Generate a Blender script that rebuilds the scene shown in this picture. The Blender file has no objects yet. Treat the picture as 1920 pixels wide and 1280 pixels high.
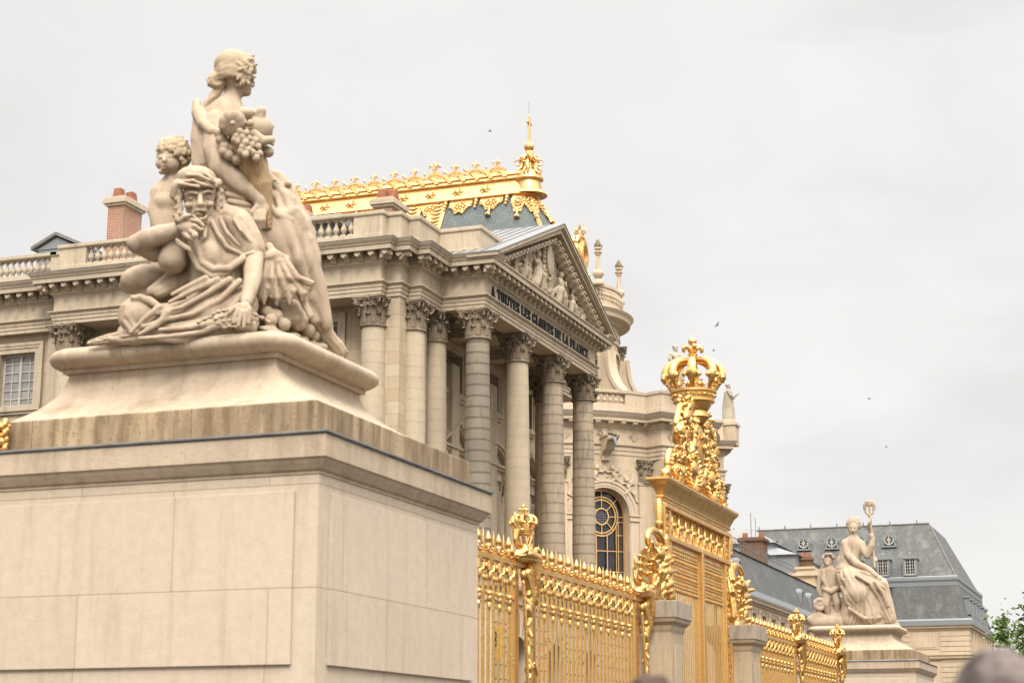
import bpy, bmesh, math, random
import numpy as np
from mathutils import Vector, Matrix
random.seed(7)
R = math.radians
scene = bpy.context.scene
col = scene.collection
# ---------------------------------------------------------------- camera
cam_d = bpy.data.cameras.new("camera"); cam = bpy.data.objects.new("camera", cam_d); col.objects.link(cam)
cam.location = (0, 0, 1.7); cam.rotation_euler = (R(90 + 12.95), 0, R(20.1))
cam_d.sensor_width = 36; cam_d.lens = 63.96; cam_d.clip_end = 5000
cam_d.dof.use_dof = True; cam_d.dof.focus_distance = 78; cam_d.dof.aperture_fstop = 2.4
scene.camera = cam
# ---------------------------------------------------------------- world: overcast daylight
SUN_EL, SUN_AZ = 42, 160      # azimuth measured clockwise from north (+Y)
world = bpy.data.worlds.new("World"); scene.world = world; world.use_nodes = True
nt = world.node_tree; nt.nodes.clear()
def wn(t, **k):
    n = nt.nodes.new(t)
    for a, b in k.items(): setattr(n, a, b)
    return n
wo = wn('ShaderNodeOutputWorld'); bg = wn('ShaderNodeBackground'); bg.inputs[1].default_value = 0.1
sky = wn('ShaderNodeTexSky', sky_type='NISHITA', sun_disc=False, sun_elevation=R(SUN_EL), sun_rotation=R(SUN_AZ), air_density=1.5, dust_density=3.0)
tc = wn('ShaderNodeTexCoord'); sep = wn('ShaderNodeSeparateXYZ'); nt.links.new(tc.outputs['Generated'], sep.inputs[0])
rmp = wn('ShaderNodeValToRGB'); nt.links.new(sep.outputs[2], rmp.inputs[0])     # brightness of the cloud deck over elevation
e = rmp.color_ramp.elements; e[0].position = 0.0; e[0].color = (.535, .522, .507, 1); e[1].position = 1.0; e[1].color = (1, .955, .89, 1)
for p_, v in ((.14, .535), (.40, .55), (.58, .64)):
    q = e.new(p_); q.color = (v, v * .985, v * .97, 1)
mul = wn('ShaderNodeMath', operation='POWER'); mr = wn('ShaderNodeMapRange'); mr.inputs[1].default_value = .42; mr.inputs[2].default_value = 1.0; mr.inputs[3].default_value = 1.0; mr.inputs[4].default_value = 3.2
nt.links.new(sep.outputs[2], mr.inputs[0])
mp = wn('ShaderNodeMapping'); mp.inputs['Scale'].default_value = (1, 1, 1.5); mp.inputs['Location'].default_value = (.37, .1, .05); nt.links.new(tc.outputs['Generated'], mp.inputs[0])
nz = wn('ShaderNodeTexNoise'); nz.inputs['Scale'].default_value = 2.1; nz.inputs['Detail'].default_value = 6; nz.inputs['Roughness'].default_value = .55; nz.inputs['Distortion'].default_value = .35
nt.links.new(mp.outputs[0], nz.inputs['Vector'])
cr = wn('ShaderNodeMapRange'); cr.inputs[1].default_value = .40; cr.inputs[2].default_value = .70; cr.inputs[3].default_value = 1.05; cr.inputs[4].default_value = .91
nt.links.new(nz.outputs[0], cr.inputs[0])
nz2 = wn('ShaderNodeTexNoise'); nz2.inputs['Scale'].default_value = 4.2; nz2.inputs['Detail'].default_value = 5; nz2.inputs['Roughness'].default_value = .5; mp2 = wn('ShaderNodeMapping'); mp2.inputs['Scale'].default_value = (1, 1, 3.2); mp2.inputs['Location'].default_value = (.9, .55, .2); nt.links.new(tc.outputs['Generated'], mp2.inputs[0]); nt.links.new(mp2.outputs[0], nz2.inputs['Vector'])
c2 = wn('ShaderNodeMapRange', interpolation_type='SMOOTHSTEP'); c2.inputs[1].default_value = .52; c2.inputs[2].default_value = .72; c2.inputs[3].default_value = 1.0; c2.inputs[4].default_value = .91; nt.links.new(nz2.outputs[0], c2.inputs[0])
mc = wn('ShaderNodeMath', operation='MULTIPLY'); nt.links.new(cr.outputs[0], mc.inputs[0]); nt.links.new(c2.outputs[0], mc.inputs[1])
m1 = wn('ShaderNodeMath', operation='MULTIPLY'); nt.links.new(mr.outputs[0], m1.inputs[0]); nt.links.new(mc.outputs[0], m1.inputs[1])
dt = wn('ShaderNodeVectorMath', operation='DOT_PRODUCT'); nt.links.new(tc.outputs['Generated'], dt.inputs[0]); dt.inputs[1].default_value = (math.sin(R(SUN_AZ - 20)), math.cos(R(SUN_AZ - 20)), .35)
dm = wn('ShaderNodeMapRange', interpolation_type='SMOOTHSTEP'); dm.inputs[1].default_value = .02; dm.inputs[2].default_value = 1.0; dm.inputs[3].default_value = 1.0; dm.inputs[4].default_value = 1.9; nt.links.new(dt.outputs['Value'], dm.inputs[0])   # the cloud is brighter towards the hidden sun
m0 = wn('ShaderNodeMath', operation='MULTIPLY'); nt.links.new(m1.outputs[0], m0.inputs[0]); nt.links.new(dm.outputs[0], m0.inputs[1])
m2 = wn('ShaderNodeMath', operation='MULTIPLY'); nt.links.new(m0.outputs[0], m2.inputs[0]); m2.inputs[1].default_value = 10.0
vm = wn('ShaderNodeVectorMath', operation='SCALE'); nt.links.new(rmp.outputs[0], vm.inputs[0]); nt.links.new(m2.outputs[0], vm.inputs[3])
mx = wn('ShaderNodeMix', data_type='RGBA'); mx.inputs[0].default_value = .985
nt.links.new(sky.outputs[0], mx.inputs[6]); nt.links.new(vm.outputs[0], mx.inputs[7])
nt.links.new(mx.outputs[2], bg.inputs[0]); nt.links.new(bg.outputs[0], wo.inputs[0])
# ---------------------------------------------------------------- sun (veiled)
sd = bpy.data.lights.new("sun", 'SUN'); sd.energy = 1.5; sd.angle = R(14); sd.color = (1, .94, .86)
so = bpy.data.objects.new("sun", sd); col.objects.link(so)
so.rotation_euler = (R(90 - SUN_EL), 0, R(180 - SUN_AZ))
vs = scene.view_settings; vs.view_transform = 'Standard'; vs.look = 'None'; vs.exposure = 0.73; vs.gamma = 1; vs.use_curve_mapping = False
scene.render.engine = 'CYCLES'; scene.cycles.diffuse_bounces = 2; scene.cycles.max_bounces = 6
GZ = 0.25
# ---------------------------------------------------------------- materials
def mat(name, rough=.8, metal=0.0, spec=.3):
    m = bpy.data.materials.new(name); m.use_nodes = True
    b = m.node_tree.nodes['Principled BSDF']; b.inputs['Roughness'].default_value = rough; b.inputs['Metallic'].default_value = metal
    b.inputs['Specular IOR Level'].default_value = spec
    return m, m.node_tree, b
class NT:
    def __init__(s, t): s.t = t
    def n(s, ty, ins=None, **k):
        n = s.t.nodes.new(ty)
        for a, b in k.items(): setattr(n, a, b)
        for i, v in (ins or {}).items():
            if hasattr(v, 'is_output'): s.t.links.new(v, n.inputs[i])
            else: n.inputs[i].default_value = v
        return n
    def pos(s, scale=(1, 1, 1)):
        g = s.n('ShaderNodeNewGeometry'); return s.n('ShaderNodeVectorMath', {0: g.outputs['Position'], 1: scale}, operation='MULTIPLY').outputs[0]
    def noise(s, v, scale, det=4, rough=.55, dist=0):
        return s.n('ShaderNodeTexNoise', {'Vector': v, 'Scale': scale, 'Detail': det, 'Roughness': rough, 'Distortion': dist}).outputs[0]
    def ramp(s, v, a, b, c=0., d=1.):
        return s.n('ShaderNodeMapRange', {0: v, 1: a, 2: b, 3: c, 4: d}).outputs[0]
    def mix(s, f, a, b, mode='MIX'):
        return s.n('ShaderNodeMix', {0: f, 6: a, 7: b}, data_type='RGBA', blend_type=mode).outputs[2]
    def bump(s, h, strength, dist, b):
        o = s.n('ShaderNodeBump', {'Strength': strength, 'Distance': dist, 'Height': h}).outputs[0]; s.t.links.new(o, b.inputs['Normal']); return o
    def math(s, op, a, b=0.): return s.n('ShaderNodeMath', {0: a, 1: b}, operation=op).outputs[0]
def c4(c): return (c[0], c[1], c[2], 1)
AL = .74
def stone(name, c1, c2, block=None, stain=.4, stainc=(.16, .11, .07), rough=.86, pit=.3, joint=.6, fine=1.0, band=None, vstain=.28, ochre=0, bandk=.75, bvar=.80, th=0.):
    m, t, b = mat(name, rough, 0, .25); N = NT(t); c1 = [x * AL for x in c1]; c2 = [x * AL for x in c2]; stainc = [x * AL for x in stainc]
    P = N.pos()
    n1 = N.noise(P, .55, 6, .6); base = N.mix(N.ramp(n1, .38, .64), c4(c1), c4(c2))
    n2 = N.noise(P, 7 * fine, 5, .6); base = N.mix(N.ramp(n2, .35, .7, 0, .32), base, c4([x * .72 for x in c1]))
    h = n2
    if block:
        sp = N.n('ShaderNodeSeparateXYZ', {0: P}); xy = N.math('ADD', sp.outputs[0], sp.outputs[1])
        cv = N.n('ShaderNodeCombineXYZ', {0: xy, 1: sp.outputs[2], 2: 0.})
        br = N.n('ShaderNodeTexBrick', {'Vector': cv.outputs[0], 'Scale': 1.0, 'Color1': (1, 1, 1, 1), 'Color2': (bvar, bvar * .985, bvar * .95, 1), 'Mortar': (joint, joint * .95, joint * .88, 1),
                                       'Mortar Size': .009, 'Mortar Smooth': .3, 'Bias': -.1, 'Brick Width': block[0], 'Row Height': block[1]}, offset=.5)
        base = N.mix(1.0, base, br.outputs[0], 'MULTIPLY')
        h = N.math('SUBTRACT', N.math('MULTIPLY', h, .4), br.outputs[1])
        if ochre:
            vo = N.n('ShaderNodeTexBrick', {'Vector': cv.outputs[0], 'Scale': 1.0, 'Color1': (0, 0, 0, 1), 'Color2': (1, 1, 1, 1), 'Mortar': (0, 0, 0, 1), 'Mortar Size': .009, 'Bias': -.2, 'Brick Width': block[0], 'Row Height': block[1]}, offset=.5)
            base = N.mix(N.math('MULTIPLY', vo.outputs[0], ochre), base, (.46, .30, .14, 1))
    if band:
        sp = N.n('ShaderNodeSeparateXYZ', {0: P}); zz = N.math('DIVIDE', sp.outputs[2], band)
        fl = N.math('FLOOR', zz); wn_ = N.n('ShaderNodeTexWhiteNoise', {'W': fl}, noise_dimensions='1D').outputs[0]
        base = N.mix(N.math('MULTIPLY', wn_, .5 * bandk), base, c4([x * .68 for x in c2]))
        fr = N.math('FRACT', zz); edge = N.math('MINIMUM', fr, N.math('SUBTRACT', 1., fr))
        wob = N.noise(N.pos((3, 3, 9)), 1.2, 4)
        dk = N.ramp(N.math('ADD', edge, N.math('MULTIPLY', N.math('SUBTRACT', wob, .5), .12)), .0, .16, bandk, 0.)
        base = N.mix(dk, base, c4(stainc))
    st = N.noise(N.pos((1.6, 1.6, .30)), 1.4, 7, .62, .3)
    base = N.mix(N.ramp(st, .55 - th, .78 - th, 0, stain), base, c4(stainc))
    v2 = N.noise(N.pos((5, 5, .45)), 1.1, 4, .6); base = N.mix(N.ramp(v2, .52 - th, .8 - th, 0, vstain), base, c4(stainc))
    pt = N.noise(P, 26 * fine, 3, .7); base = N.mix(N.ramp(pt, .62 - th * .5, .74 - th * .5, 0, pit), base, c4([x * .8 for x in stainc]))
    t.links.new(base, b.inputs['Base Color'])
    fb = N.noise(P, 38 * fine, 4, .7)
    N.bump(N.math('ADD', h, N.math('MULTIPLY', fb, .5)), .45, .02 / max(fine, .5), b)
    return m
def simple(name, c, rough=.7, metal=0., var=.25, scale=4, bump=.1, spec=.3, c2=None, stretch=(1, 1, 1)):
    m, t, b = mat(name, rough, metal, spec); N = NT(t); P = N.pos(stretch); c = [x * AL for x in c]; c2 = c2 and [x * AL for x in c2]
    n = N.noise(P, scale, 5, .6); c2 = c2 or [x * (1 - var) for x in c]
    t.links.new(N.mix(N.ramp(n, .35, .68), c4(c), c4(c2)), b.inputs['Base Color'])
    if bump: N.bump(N.noise(P, scale * 5, 4), bump, .02, b)
    return m
def gold_mat(name, c=(.72, .46, .17), rough=.36, bscale=14, bstr=.3, dirt=.3):
    m, t, b = mat(name, rough, 1.0, .5); N = NT(t); P = N.pos()
    n = N.noise(P, 3.5, 5, .6); cc = N.mix(N.ramp(n, .40, .72), c4(c), c4([c[0] * .82, c[1] * .70, c[2] * .6]))
    d = N.noise(P, 9, 6, .7); cc = N.mix(N.ramp(d, .60, .8, 0, dirt), cc, (.20, .10, .03, 1))
    t.links.new(cc, b.inputs['Base Color'])
    t.links.new(N.ramp(n, .3, .7, rough - .08, rough + .14), b.inputs['Roughness'])
    N.bump(N.noise(P, bscale, 4, .6), bstr, .03, b); return m
def slate_mat(name, c1, c2, w=.30, h=.16, streak=(.30, .29, .25)):
    m, t, b = mat(name, .62, 0, .35); N = NT(t); c1, c2, streak = [[x * AL for x in q] for q in (c1, c2, streak)]; P = N.pos(); sp = N.n('ShaderNodeSeparateXYZ', {0: P})
    cv = N.n('ShaderNodeCombineXYZ', {0: N.math('ADD', sp.outputs[0], sp.outputs[1]), 1: sp.outputs[2], 2: 0.})
    br = N.n('ShaderNodeTexBrick', {'Vector': cv.outputs[0], 'Scale': 1., 'Color1': c4(c1), 'Color2': c4(c2), 'Mortar': c4([x * .35 for x in c1]), 'Mortar Size': .014, 'Mortar Smooth': .5, 'Brick Width': w, 'Row Height': h})
    st = N.noise(N.pos((.8, .8, .12)), 1.3, 6, .6, .3)
    base = N.mix(N.ramp(st, .48, .75, 0, .6), br.outputs[0], c4(streak))
    n2 = N.noise(P, 2.2, 6, .7); base = N.mix(N.ramp(n2, .5, .75, 0, .45), base, c4([x * .55 for x in c1]))
    t.links.new(base, b.inputs['Base Color']); N.bump(N.math('SUBTRACT', 1., br.outputs[1]), .5, .02, b); return m
def brick_mat(name, c1, c2, mortar, w=.22, h=.075):
    m, t, b = mat(name, .9, 0, .2); N = NT(t); c1, c2, mortar = [[x * AL for x in q] for q in (c1, c2, mortar)]; P = N.pos(); sp = N.n('ShaderNodeSeparateXYZ', {0: P})
    cv = N.n('ShaderNodeCombineXYZ', {0: N.math('ADD', sp.outputs[0], sp.outputs[1]), 1: sp.outputs[2], 2: 0.})
    br = N.n('ShaderNodeTexBrick', {'Vector': cv.outputs[0], 'Scale': 1., 'Color1': c4(c1), 'Color2': c4(c2), 'Mortar': c4(mortar), 'Mortar Size': .011, 'Brick Width': w, 'Row Height': h})
    n2 = N.noise(P, 1.5, 5, .7); base = N.mix(N.ramp(n2, .5, .8, 0, .4), br.outputs[0], (.12, .07, .05, 1))
    t.links.new(base, b.inputs['Base Color']); N.bump(br.outputs[1], .3, .01, b); return m
M = {}
M['wall'] = stone('limestone_wall', (.63, .51, .36), (.56, .455, .33), (1.05, .48), .35, ochre=.22, joint=.62)
M['plain'] = stone('limestone_moulding', (.63, .515, .37), (.53, .435, .315), None, .55)
M['column'] = stone('limestone_column', (.58, .475, .335), (.50, .41, .30), None, .35, band=.43, stainc=(.34, .27, .19), bandk=.09)
M['column_dark'] = stone('blackened_column', (.50, .40, .28), (.40, .325, .235), None, .95, band=.43, stainc=(.13, .105, .08), bandk=.5, vstain=.6)
M['column_worn'] = stone('weathered_grey_column', (.34, .29, .22), (.25, .215, .165), None, .8, band=.43, stainc=(.10, .085, .06), pit=.5)
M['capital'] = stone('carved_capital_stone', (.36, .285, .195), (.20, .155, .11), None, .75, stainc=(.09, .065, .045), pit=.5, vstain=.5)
M['chapel'] = stone('chapel_limestone', (.70, .55, .38), (.64, .51, .36), (1.3, .62), .15, joint=.80, bvar=.93)
M['chapel_trim'] = stone('chapel_trim_stone', (.68, .54, .38), (.60, .48, .34), None, .25)
M['ped'] = stone('pedestal_ashlar', (.67, .55, .42), (.63, .525, .41), (2.6, 1.22), .16, joint=.74, bvar=.90, stainc=(.36, .26, .17), pit=.3, vstain=.4)
M['ped_trim'] = stone('pedestal_trim', (.60, .475, .34), (.53, .425, .315), None, .6, stainc=(.24, .165, .10), pit=.5, vstain=.35, th=.05)
M['ped_old'] = stone('weathered_plinth_stone', (.56, .41, .25), (.46, .345, .225), (2.3, 9.), .9, joint=.5, stainc=(.15, .10, .055), pit=.85, vstain=.95, fine=1.1, th=.09)
M['statue'] = stone('carved_statue_stone', (.59, .46, .325), (.52, .405, .295), None, .5, stainc=(.20, .125, .07), pit=.45, vstain=.4, th=.04)
M['statue_grey'] = stone('grey_statue_stone', (.50, .43, .33), (.40, .345, .27), None, .6, stainc=(.16, .13, .10), pit=.4)
M['hair'] = stone('lichened_hair_stone', (.55, .42, .27), (.42, .33, .22), None, .6, stainc=(.16, .12, .08), pit=.6)
M['rust'] = stone('rust_stained_stone', (.52, .37, .22), (.42, .27, .13), None, .8, stainc=(.28, .13, .04), pit=.3, vstain=.9)
M['pillar'] = stone('grimy_pillar_stone', (.56, .44, .29), (.46, .365, .25), None, .6, stainc=(.16, .12, .08), pit=.3, vstain=.45)
M['pillar_cap'] = stone('blackened_cap_stone', (.46, .38, .29), (.34, .285, .225), None, .95, stainc=(.05, .045, .04), pit=.5, vstain=.9)
M['gold'] = gold_mat('gilded_iron')
M['gold_roof'] = gold_mat('gilded_lead', (.68, .45, .20), .44, 5, .5, .35)
M['slate'] = slate_mat('chapel_slate', (.095, .112, .11), (.125, .145, .14), .32, .22, (.17, .185, .18))
M['slate_old'] = slate_mat('weathered_slate', (.092, .094, .088), (.122, .124, .115), .35, .30, (.24, .235, .205))
M['zinc'] = simple('weathered_zinc', (.25, .265, .27), .55, .1, .35, 1.2, .05, .5, (.24, .26, .27), (1, 1, .4))
M['zinc_pale'] = simple('pale_zinc', (.27, .27, .268), .8, 0, .2, .9, .05, .5)
M['lead'] = simple('lead_flashing', (.26, .25, .235), .8, 0, .4, 3, .1, .2)
M['brick'] = brick_mat('chimney_brick', (.42, .17, .095), (.32, .12, .07), (.58, .47, .37))
M['brick_old'] = brick_mat('sooty_brick', (.23, .125, .07), (.15, .085, .05), (.17, .12, .08), .3, .1)
M['clay'] = simple('terracotta', (.38, .15, .085), .85, 0, .4, 5)
M['paint'] = simple('cream_window_paint', (.55, .52, .45), .6, 0, .2, 5)
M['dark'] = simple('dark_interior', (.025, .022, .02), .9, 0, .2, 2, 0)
M['letters'] = simple('black_bronze_letters', (.012, .011, .010), .45, .3, .2, 8)
M['wood'] = simple('dark_timber', (.06, .04, .025), .7, 0, .4, 6)
M['blueglass'] = None
def glass_mat(name, c, rough=.08, curtain=None):
    m, t, b = mat(name, rough, 0, .45); N = NT(t); P = N.pos()
    n = N.noise(P, 1.3, 3); cc = N.mix(N.ramp(n, .4, .65), c4(c), c4(curtain or [x * .5 for x in c])); t.links.new(cc, b.inputs['Base Color'])
    N.bump(N.noise(P, 3.0, 2), .05, .05, b); return m
M['glass'] = glass_mat('window_glass', (.022, .018, .018))
M['glass_curtain'] = glass_mat('window_glass_curtained', (.17, .16, .16), .12, (.28, .26, .24))
# ---------------------------------------------------------------- mesh building
class MB:
    def __init__(s): s.v = []; s.f = []
    def add(s, vs, fs):
        o = len(s.v); s.v += [tuple(p) for p in vs]; s.f += [tuple(i + o for i in f) for f in fs]
    def box(s, a, b):
        x0, y0, z0 = a; x1, y1, z1 = b
        s.add([(x0, y0, z0), (x1, y0, z0), (x1, y1, z0), (x0, y1, z0), (x0, y0, z1), (x1, y0, z1), (x1, y1, z1), (x0, y1, z1)],
              [(0, 3, 2, 1), (4, 5, 6, 7), (0, 1, 5, 4), (1, 2, 6, 5), (2, 3, 7, 6), (3, 0, 4, 7)])
    def hexa(s, p): s.add(p, [(0, 3, 2, 1), (4, 5, 6, 7), (0, 1, 5, 4), (1, 2, 6, 5), (2, 3, 7, 6), (3, 0, 4, 7)])
    def lathe(s, prof, c=(0, 0, 0), n=24, a0=0, a1=360, sx=1, sy=1, rot=0):
        full = abs(a1 - a0) >= 359.9; k = n if full else n + 1
        vs = []
        for r, z in prof:
            for i in range(k):
                a = R(a0 + (a1 - a0) * i / n + rot); vs.append((c[0] + r * math.cos(a) * sx, c[1] + r * math.sin(a) * sy, c[2] + z))
        fs = []
        for j in range(len(prof) - 1):
            for i in range(n):
                i2 = (i + 1) % k; fs.append((j * k + i, j * k + i2, (j + 1) * k + i2, (j + 1) * k + i))
        if full:
            fs.append(tuple(range(k - 1, -1, -1))); fs.append(tuple((len(prof) - 1) * k + i for i in range(k)))
        s.add(vs, fs)
    def tube(s, pts, rad, n=8, flat=1.0, caps=True):
        pts = [Vector(p) for p in pts]; m = len(pts)
        if not hasattr(rad, '__len__'): rad = [rad] * m
        t0 = (pts[1] - pts[0]).normalized(); up = Vector((0, 0, 1)) if abs(t0.z) < .9 else Vector((1, 0, 0))
        e = t0.cross(up).normalized(); vs = []
        for i, p in enumerate(pts):
            t = (pts[min(i + 1, m - 1)] - pts[max(i - 1, 0)])
            t = t.normalized() if t.length > 1e-9 else t0
            e = (e - t * e.dot(t)); e = e.normalized() if e.length > 1e-6 else t.orthogonal().normalized(); g = t.cross(e)
            for k in range(n):
                a = 2 * math.pi * k / n; vs.append(p + e * (math.cos(a) * rad[i]) + g * (math.sin(a) * rad[i] * flat))
        fs = [(j * n + k, j * n + (k + 1) % n, (j + 1) * n + (k + 1) % n, (j + 1) * n + k) for j in range(m - 1) for k in range(n)]
        if caps: fs += [tuple(range(n - 1, -1, -1)), tuple((m - 1) * n + k for k in range(n))]
        s.add(vs, fs)
    def ball(s, c, r, n=10, m=7, rz=None):
        rz = rz or r; s.lathe([(max(r * math.sin(math.pi * j / m), .0005), -rz * math.cos(math.pi * j / m)) for j in range(m + 1)], c, n)
    def extrude(s, poly, f0, f1):
        """poly: 2d points; f0/f1 map a 2d point to the two faces"""
        k = len(poly); s.add([f0(*p) for p in poly] + [f1(*p) for p in poly],
                             [tuple(range(k)), tuple(range(2 * k - 1, k - 1, -1))] + [(i, i + k, (i + 1) % k + k, (i + 1) % k) for i in range(k)])
    def sweep(s, path, prof, closed=False):
        """profile (offset to the right of travel, z) carried along a plan path with mitred corners"""
        P = [Vector((p[0], p[1])) for p in path]; n = len(P); vs = []; k = len(prof)
        for i in range(n):
            def nrm(a, b): d = (b - a).normalized(); return Vector((d.y, -d.x))
            if closed: n1, n2 = nrm(P[i - 1], P[i]), nrm(P[i], P[(i + 1) % n])
            else:
                n1 = nrm(P[i - 1], P[i]) if i else nrm(P[0], P[1]); n2 = nrm(P[i], P[i + 1]) if i < n - 1 else n1
            m = (n1 + n2) / (1 + n1.dot(n2))
            for o, z in prof: q = P[i] + m * o; vs.append((q.x, q.y, z))
        fs = []
        for i in range(n if closed else n - 1):
            j = (i + 1) % n
            for a in range(k): b = (a + 1) % k; fs.append((i * k + a, i * k + b, j * k + b, j * k + a))
        if not closed: fs += [tuple(range(k)), tuple((n - 1) * k + a for a in range(k - 1, -1, -1))]
        s.add(vs, fs)
    # --- wall space: F(s, z, outward) -> world
    def sbox(s, F, s0, s1, z0, z1, o0, o1, seg=1):
        vs = []
        for i in range(seg + 1):
            q = s0 + (s1 - s0) * i / seg
            vs += [F(q, z0, o0), F(q, z0, o1), F(q, z1, o1), F(q, z1, o0)]
        fs = [(i * 4 + a, i * 4 + (a + 1) % 4, i * 4 + 4 + (a + 1) % 4, i * 4 + 4 + a) for i in range(seg) for a in range(4)] + [(0, 1, 2, 3), (seg * 4 + 3, seg * 4 + 2, seg * 4 + 1, seg * 4)]
        s.add(vs, fs)
    def sarc(s, F, sc, zc, r0, r1, o0, o1, a0=0, a1=180, n=24, sz=1.0):
        vs = []
        for i in range(n + 1):
            a = R(a0 + (a1 - a0) * i / n); c, d = math.cos(a), math.sin(a) * sz
            vs += [F(sc + r0 * c, zc + r0 * d, o0), F(sc + r0 * c, zc + r0 * d, o1), F(sc + r1 * c, zc + r1 * d, o1), F(sc + r1 * c, zc + r1 * d, o0)]
        s.add(vs, [(i * 4 + a, i * 4 + (a + 1) % 4, i * 4 + 4 + (a + 1) % 4, i * 4 + 4 + a) for i in range(n) for a in range(4)] + [(0, 1, 2, 3), (n * 4 + 3, n * 4 + 2, n * 4 + 1, n * 4)])
    def sline(s, F, p, q, w, o0, o1):
        d = Vector((q[0] - p[0], q[1] - p[1])).normalized(); nx, nz = -d.y * w / 2, d.x * w / 2
        P = [(p[0] + nx, p[1] + nz), (p[0] - nx, p[1] - nz), (q[0] - nx, q[1] - nz), (q[0] + nx, q[1] + nz)]
        s.hexa([F(a, b, o0) for a, b in P] + [F(a, b, o1) for a, b in P])
    def wall(s, F, s0, s1, z0, z1, holes=(), depth=.5, step=1e9):
        """skin with openings: hole = (centre, half width, bottom, springing, arch rise); reveals go `depth` inwards"""
        cuts = {s0, s1}
        for c, h, zb, zs, ar in holes:
            n = 20 if ar else 1
            for i in range(n + 1): cuts.add(c - h * math.cos(math.pi * i / n) if ar else c - h + 2 * h * i / n)
        x = s0
        while x < s1: cuts.add(x); x += step
        C = sorted(c for c in cuts if s0 <= c <= s1)
        def zt(hh, x):
            c, h, zb, zs, ar = hh; return zs + ar * math.sqrt(max(0, 1 - ((x - c) / h) ** 2))
        for a, b in zip(C, C[1:]):
            if b - a < 1e-5: continue
            mid = (a + b) / 2; hs = sorted([h for h in holes if abs(mid - h[0]) < h[1]], key=lambda h: h[2])
            la, lb = z0, z0
            for h in hs:
                s.add([F(a, la, 0), F(b, lb, 0), F(b, h[2], 0), F(a, h[2], 0)], [(0, 1, 2, 3)])
                s.add([F(a, h[2], 0), F(b, h[2], 0), F(b, h[2], -depth), F(a, h[2], -depth)], [(0, 1, 2, 3)])
                la, lb = zt(h, a), zt(h, b)
                s.add([F(a, la, 0), F(b, lb, 0), F(b, lb, -depth), F(a, la, -depth)], [(3, 2, 1, 0)])
            s.add([F(a, la, 0), F(b, lb, 0), F(b, z1, 0), F(a, z1, 0)], [(0, 1, 2, 3)])
        for c, h, zb, zs, ar in holes:
            for x in (c - h, c + h): s.add([F(x, zb, 0), F(x, zs, 0), F(x, zs, -depth), F(x, zb, -depth)], [(0, 1, 2, 3)])
    def build(s, name, m, parent=None, smooth=False, recalc=True, bevel=0, loc=None, angle=40):
        me = bpy.data.meshes.new(name); me.from_pydata(s.v, [], s.f)
        if recalc or bevel:
            b = bmesh.new(); b.from_mesh(me)
            if recalc: bmesh.ops.recalc_face_normals(b, faces=b.faces)
            b.to_mesh(me); b.free()
        o = bpy.data.objects.new(name, me); col.objects.link(o)
        me.materials.append(m if not isinstance(m, str) else M[m])
        if smooth:
            me.polygons.foreach_set('use_smooth', [True] * len(me.polygons)); me.set_sharp_from_angle(angle=R(angle)) if hasattr(me, 'set_sharp_from_angle') else None
        if bevel:
            md = o.modifiers.new('bevel', 'BEVEL'); md.width = bevel; md.segments = 2; md.limit_method = 'ANGLE'; md.angle_limit = R(50)
        if loc: o.location = loc
        if parent:
            o.parent = parent
        return o
def link_mesh(name, me, parent=None, loc=(0, 0, 0), rz=0, sc=None):
    o = bpy.data.objects.new(name, me); col.objects.link(o); o.location = loc; o.rotation_euler = (0, 0, rz); o.parent = parent
    if sc: o.scale = sc
    return o
def thing(name, label, cat, loc=(0, 0, 0), group=None, rz=0):
    o = bpy.data.objects.new(name, None); col.objects.link(o); o.location = loc; o.rotation_euler = (0, 0, rz); o.empty_display_size = .3
    return tag(o, label, cat, group)
def tag(o, label, cat, group=None):
    o['label'] = label; o['category'] = cat
    if group: o['group'] = group
    return o
def fS(Y): return lambda s, z, o: (s, Y - o, z)
def fE(X): return lambda s, z, o: (X + o, s, z)
def fW(X): return lambda s, z, o: (X - o, s, z)
def fN(Y): return lambda s, z, o: (s, Y + o, z)
def fC(C, Rr): return lambda s, z, o: (C[0] + (Rr + o) * math.cos(s / Rr), C[1] + (Rr + o) * math.sin(s / Rr), z)
def fP(C, Rr, a):   # flat facet at angle a, distance Rr
    ca, sa = math.cos(a), math.sin(a); return lambda s, z, o: (C[0] + (Rr + o) * ca - s * sa, C[1] + (Rr + o) * sa + s * ca, z)
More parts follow.
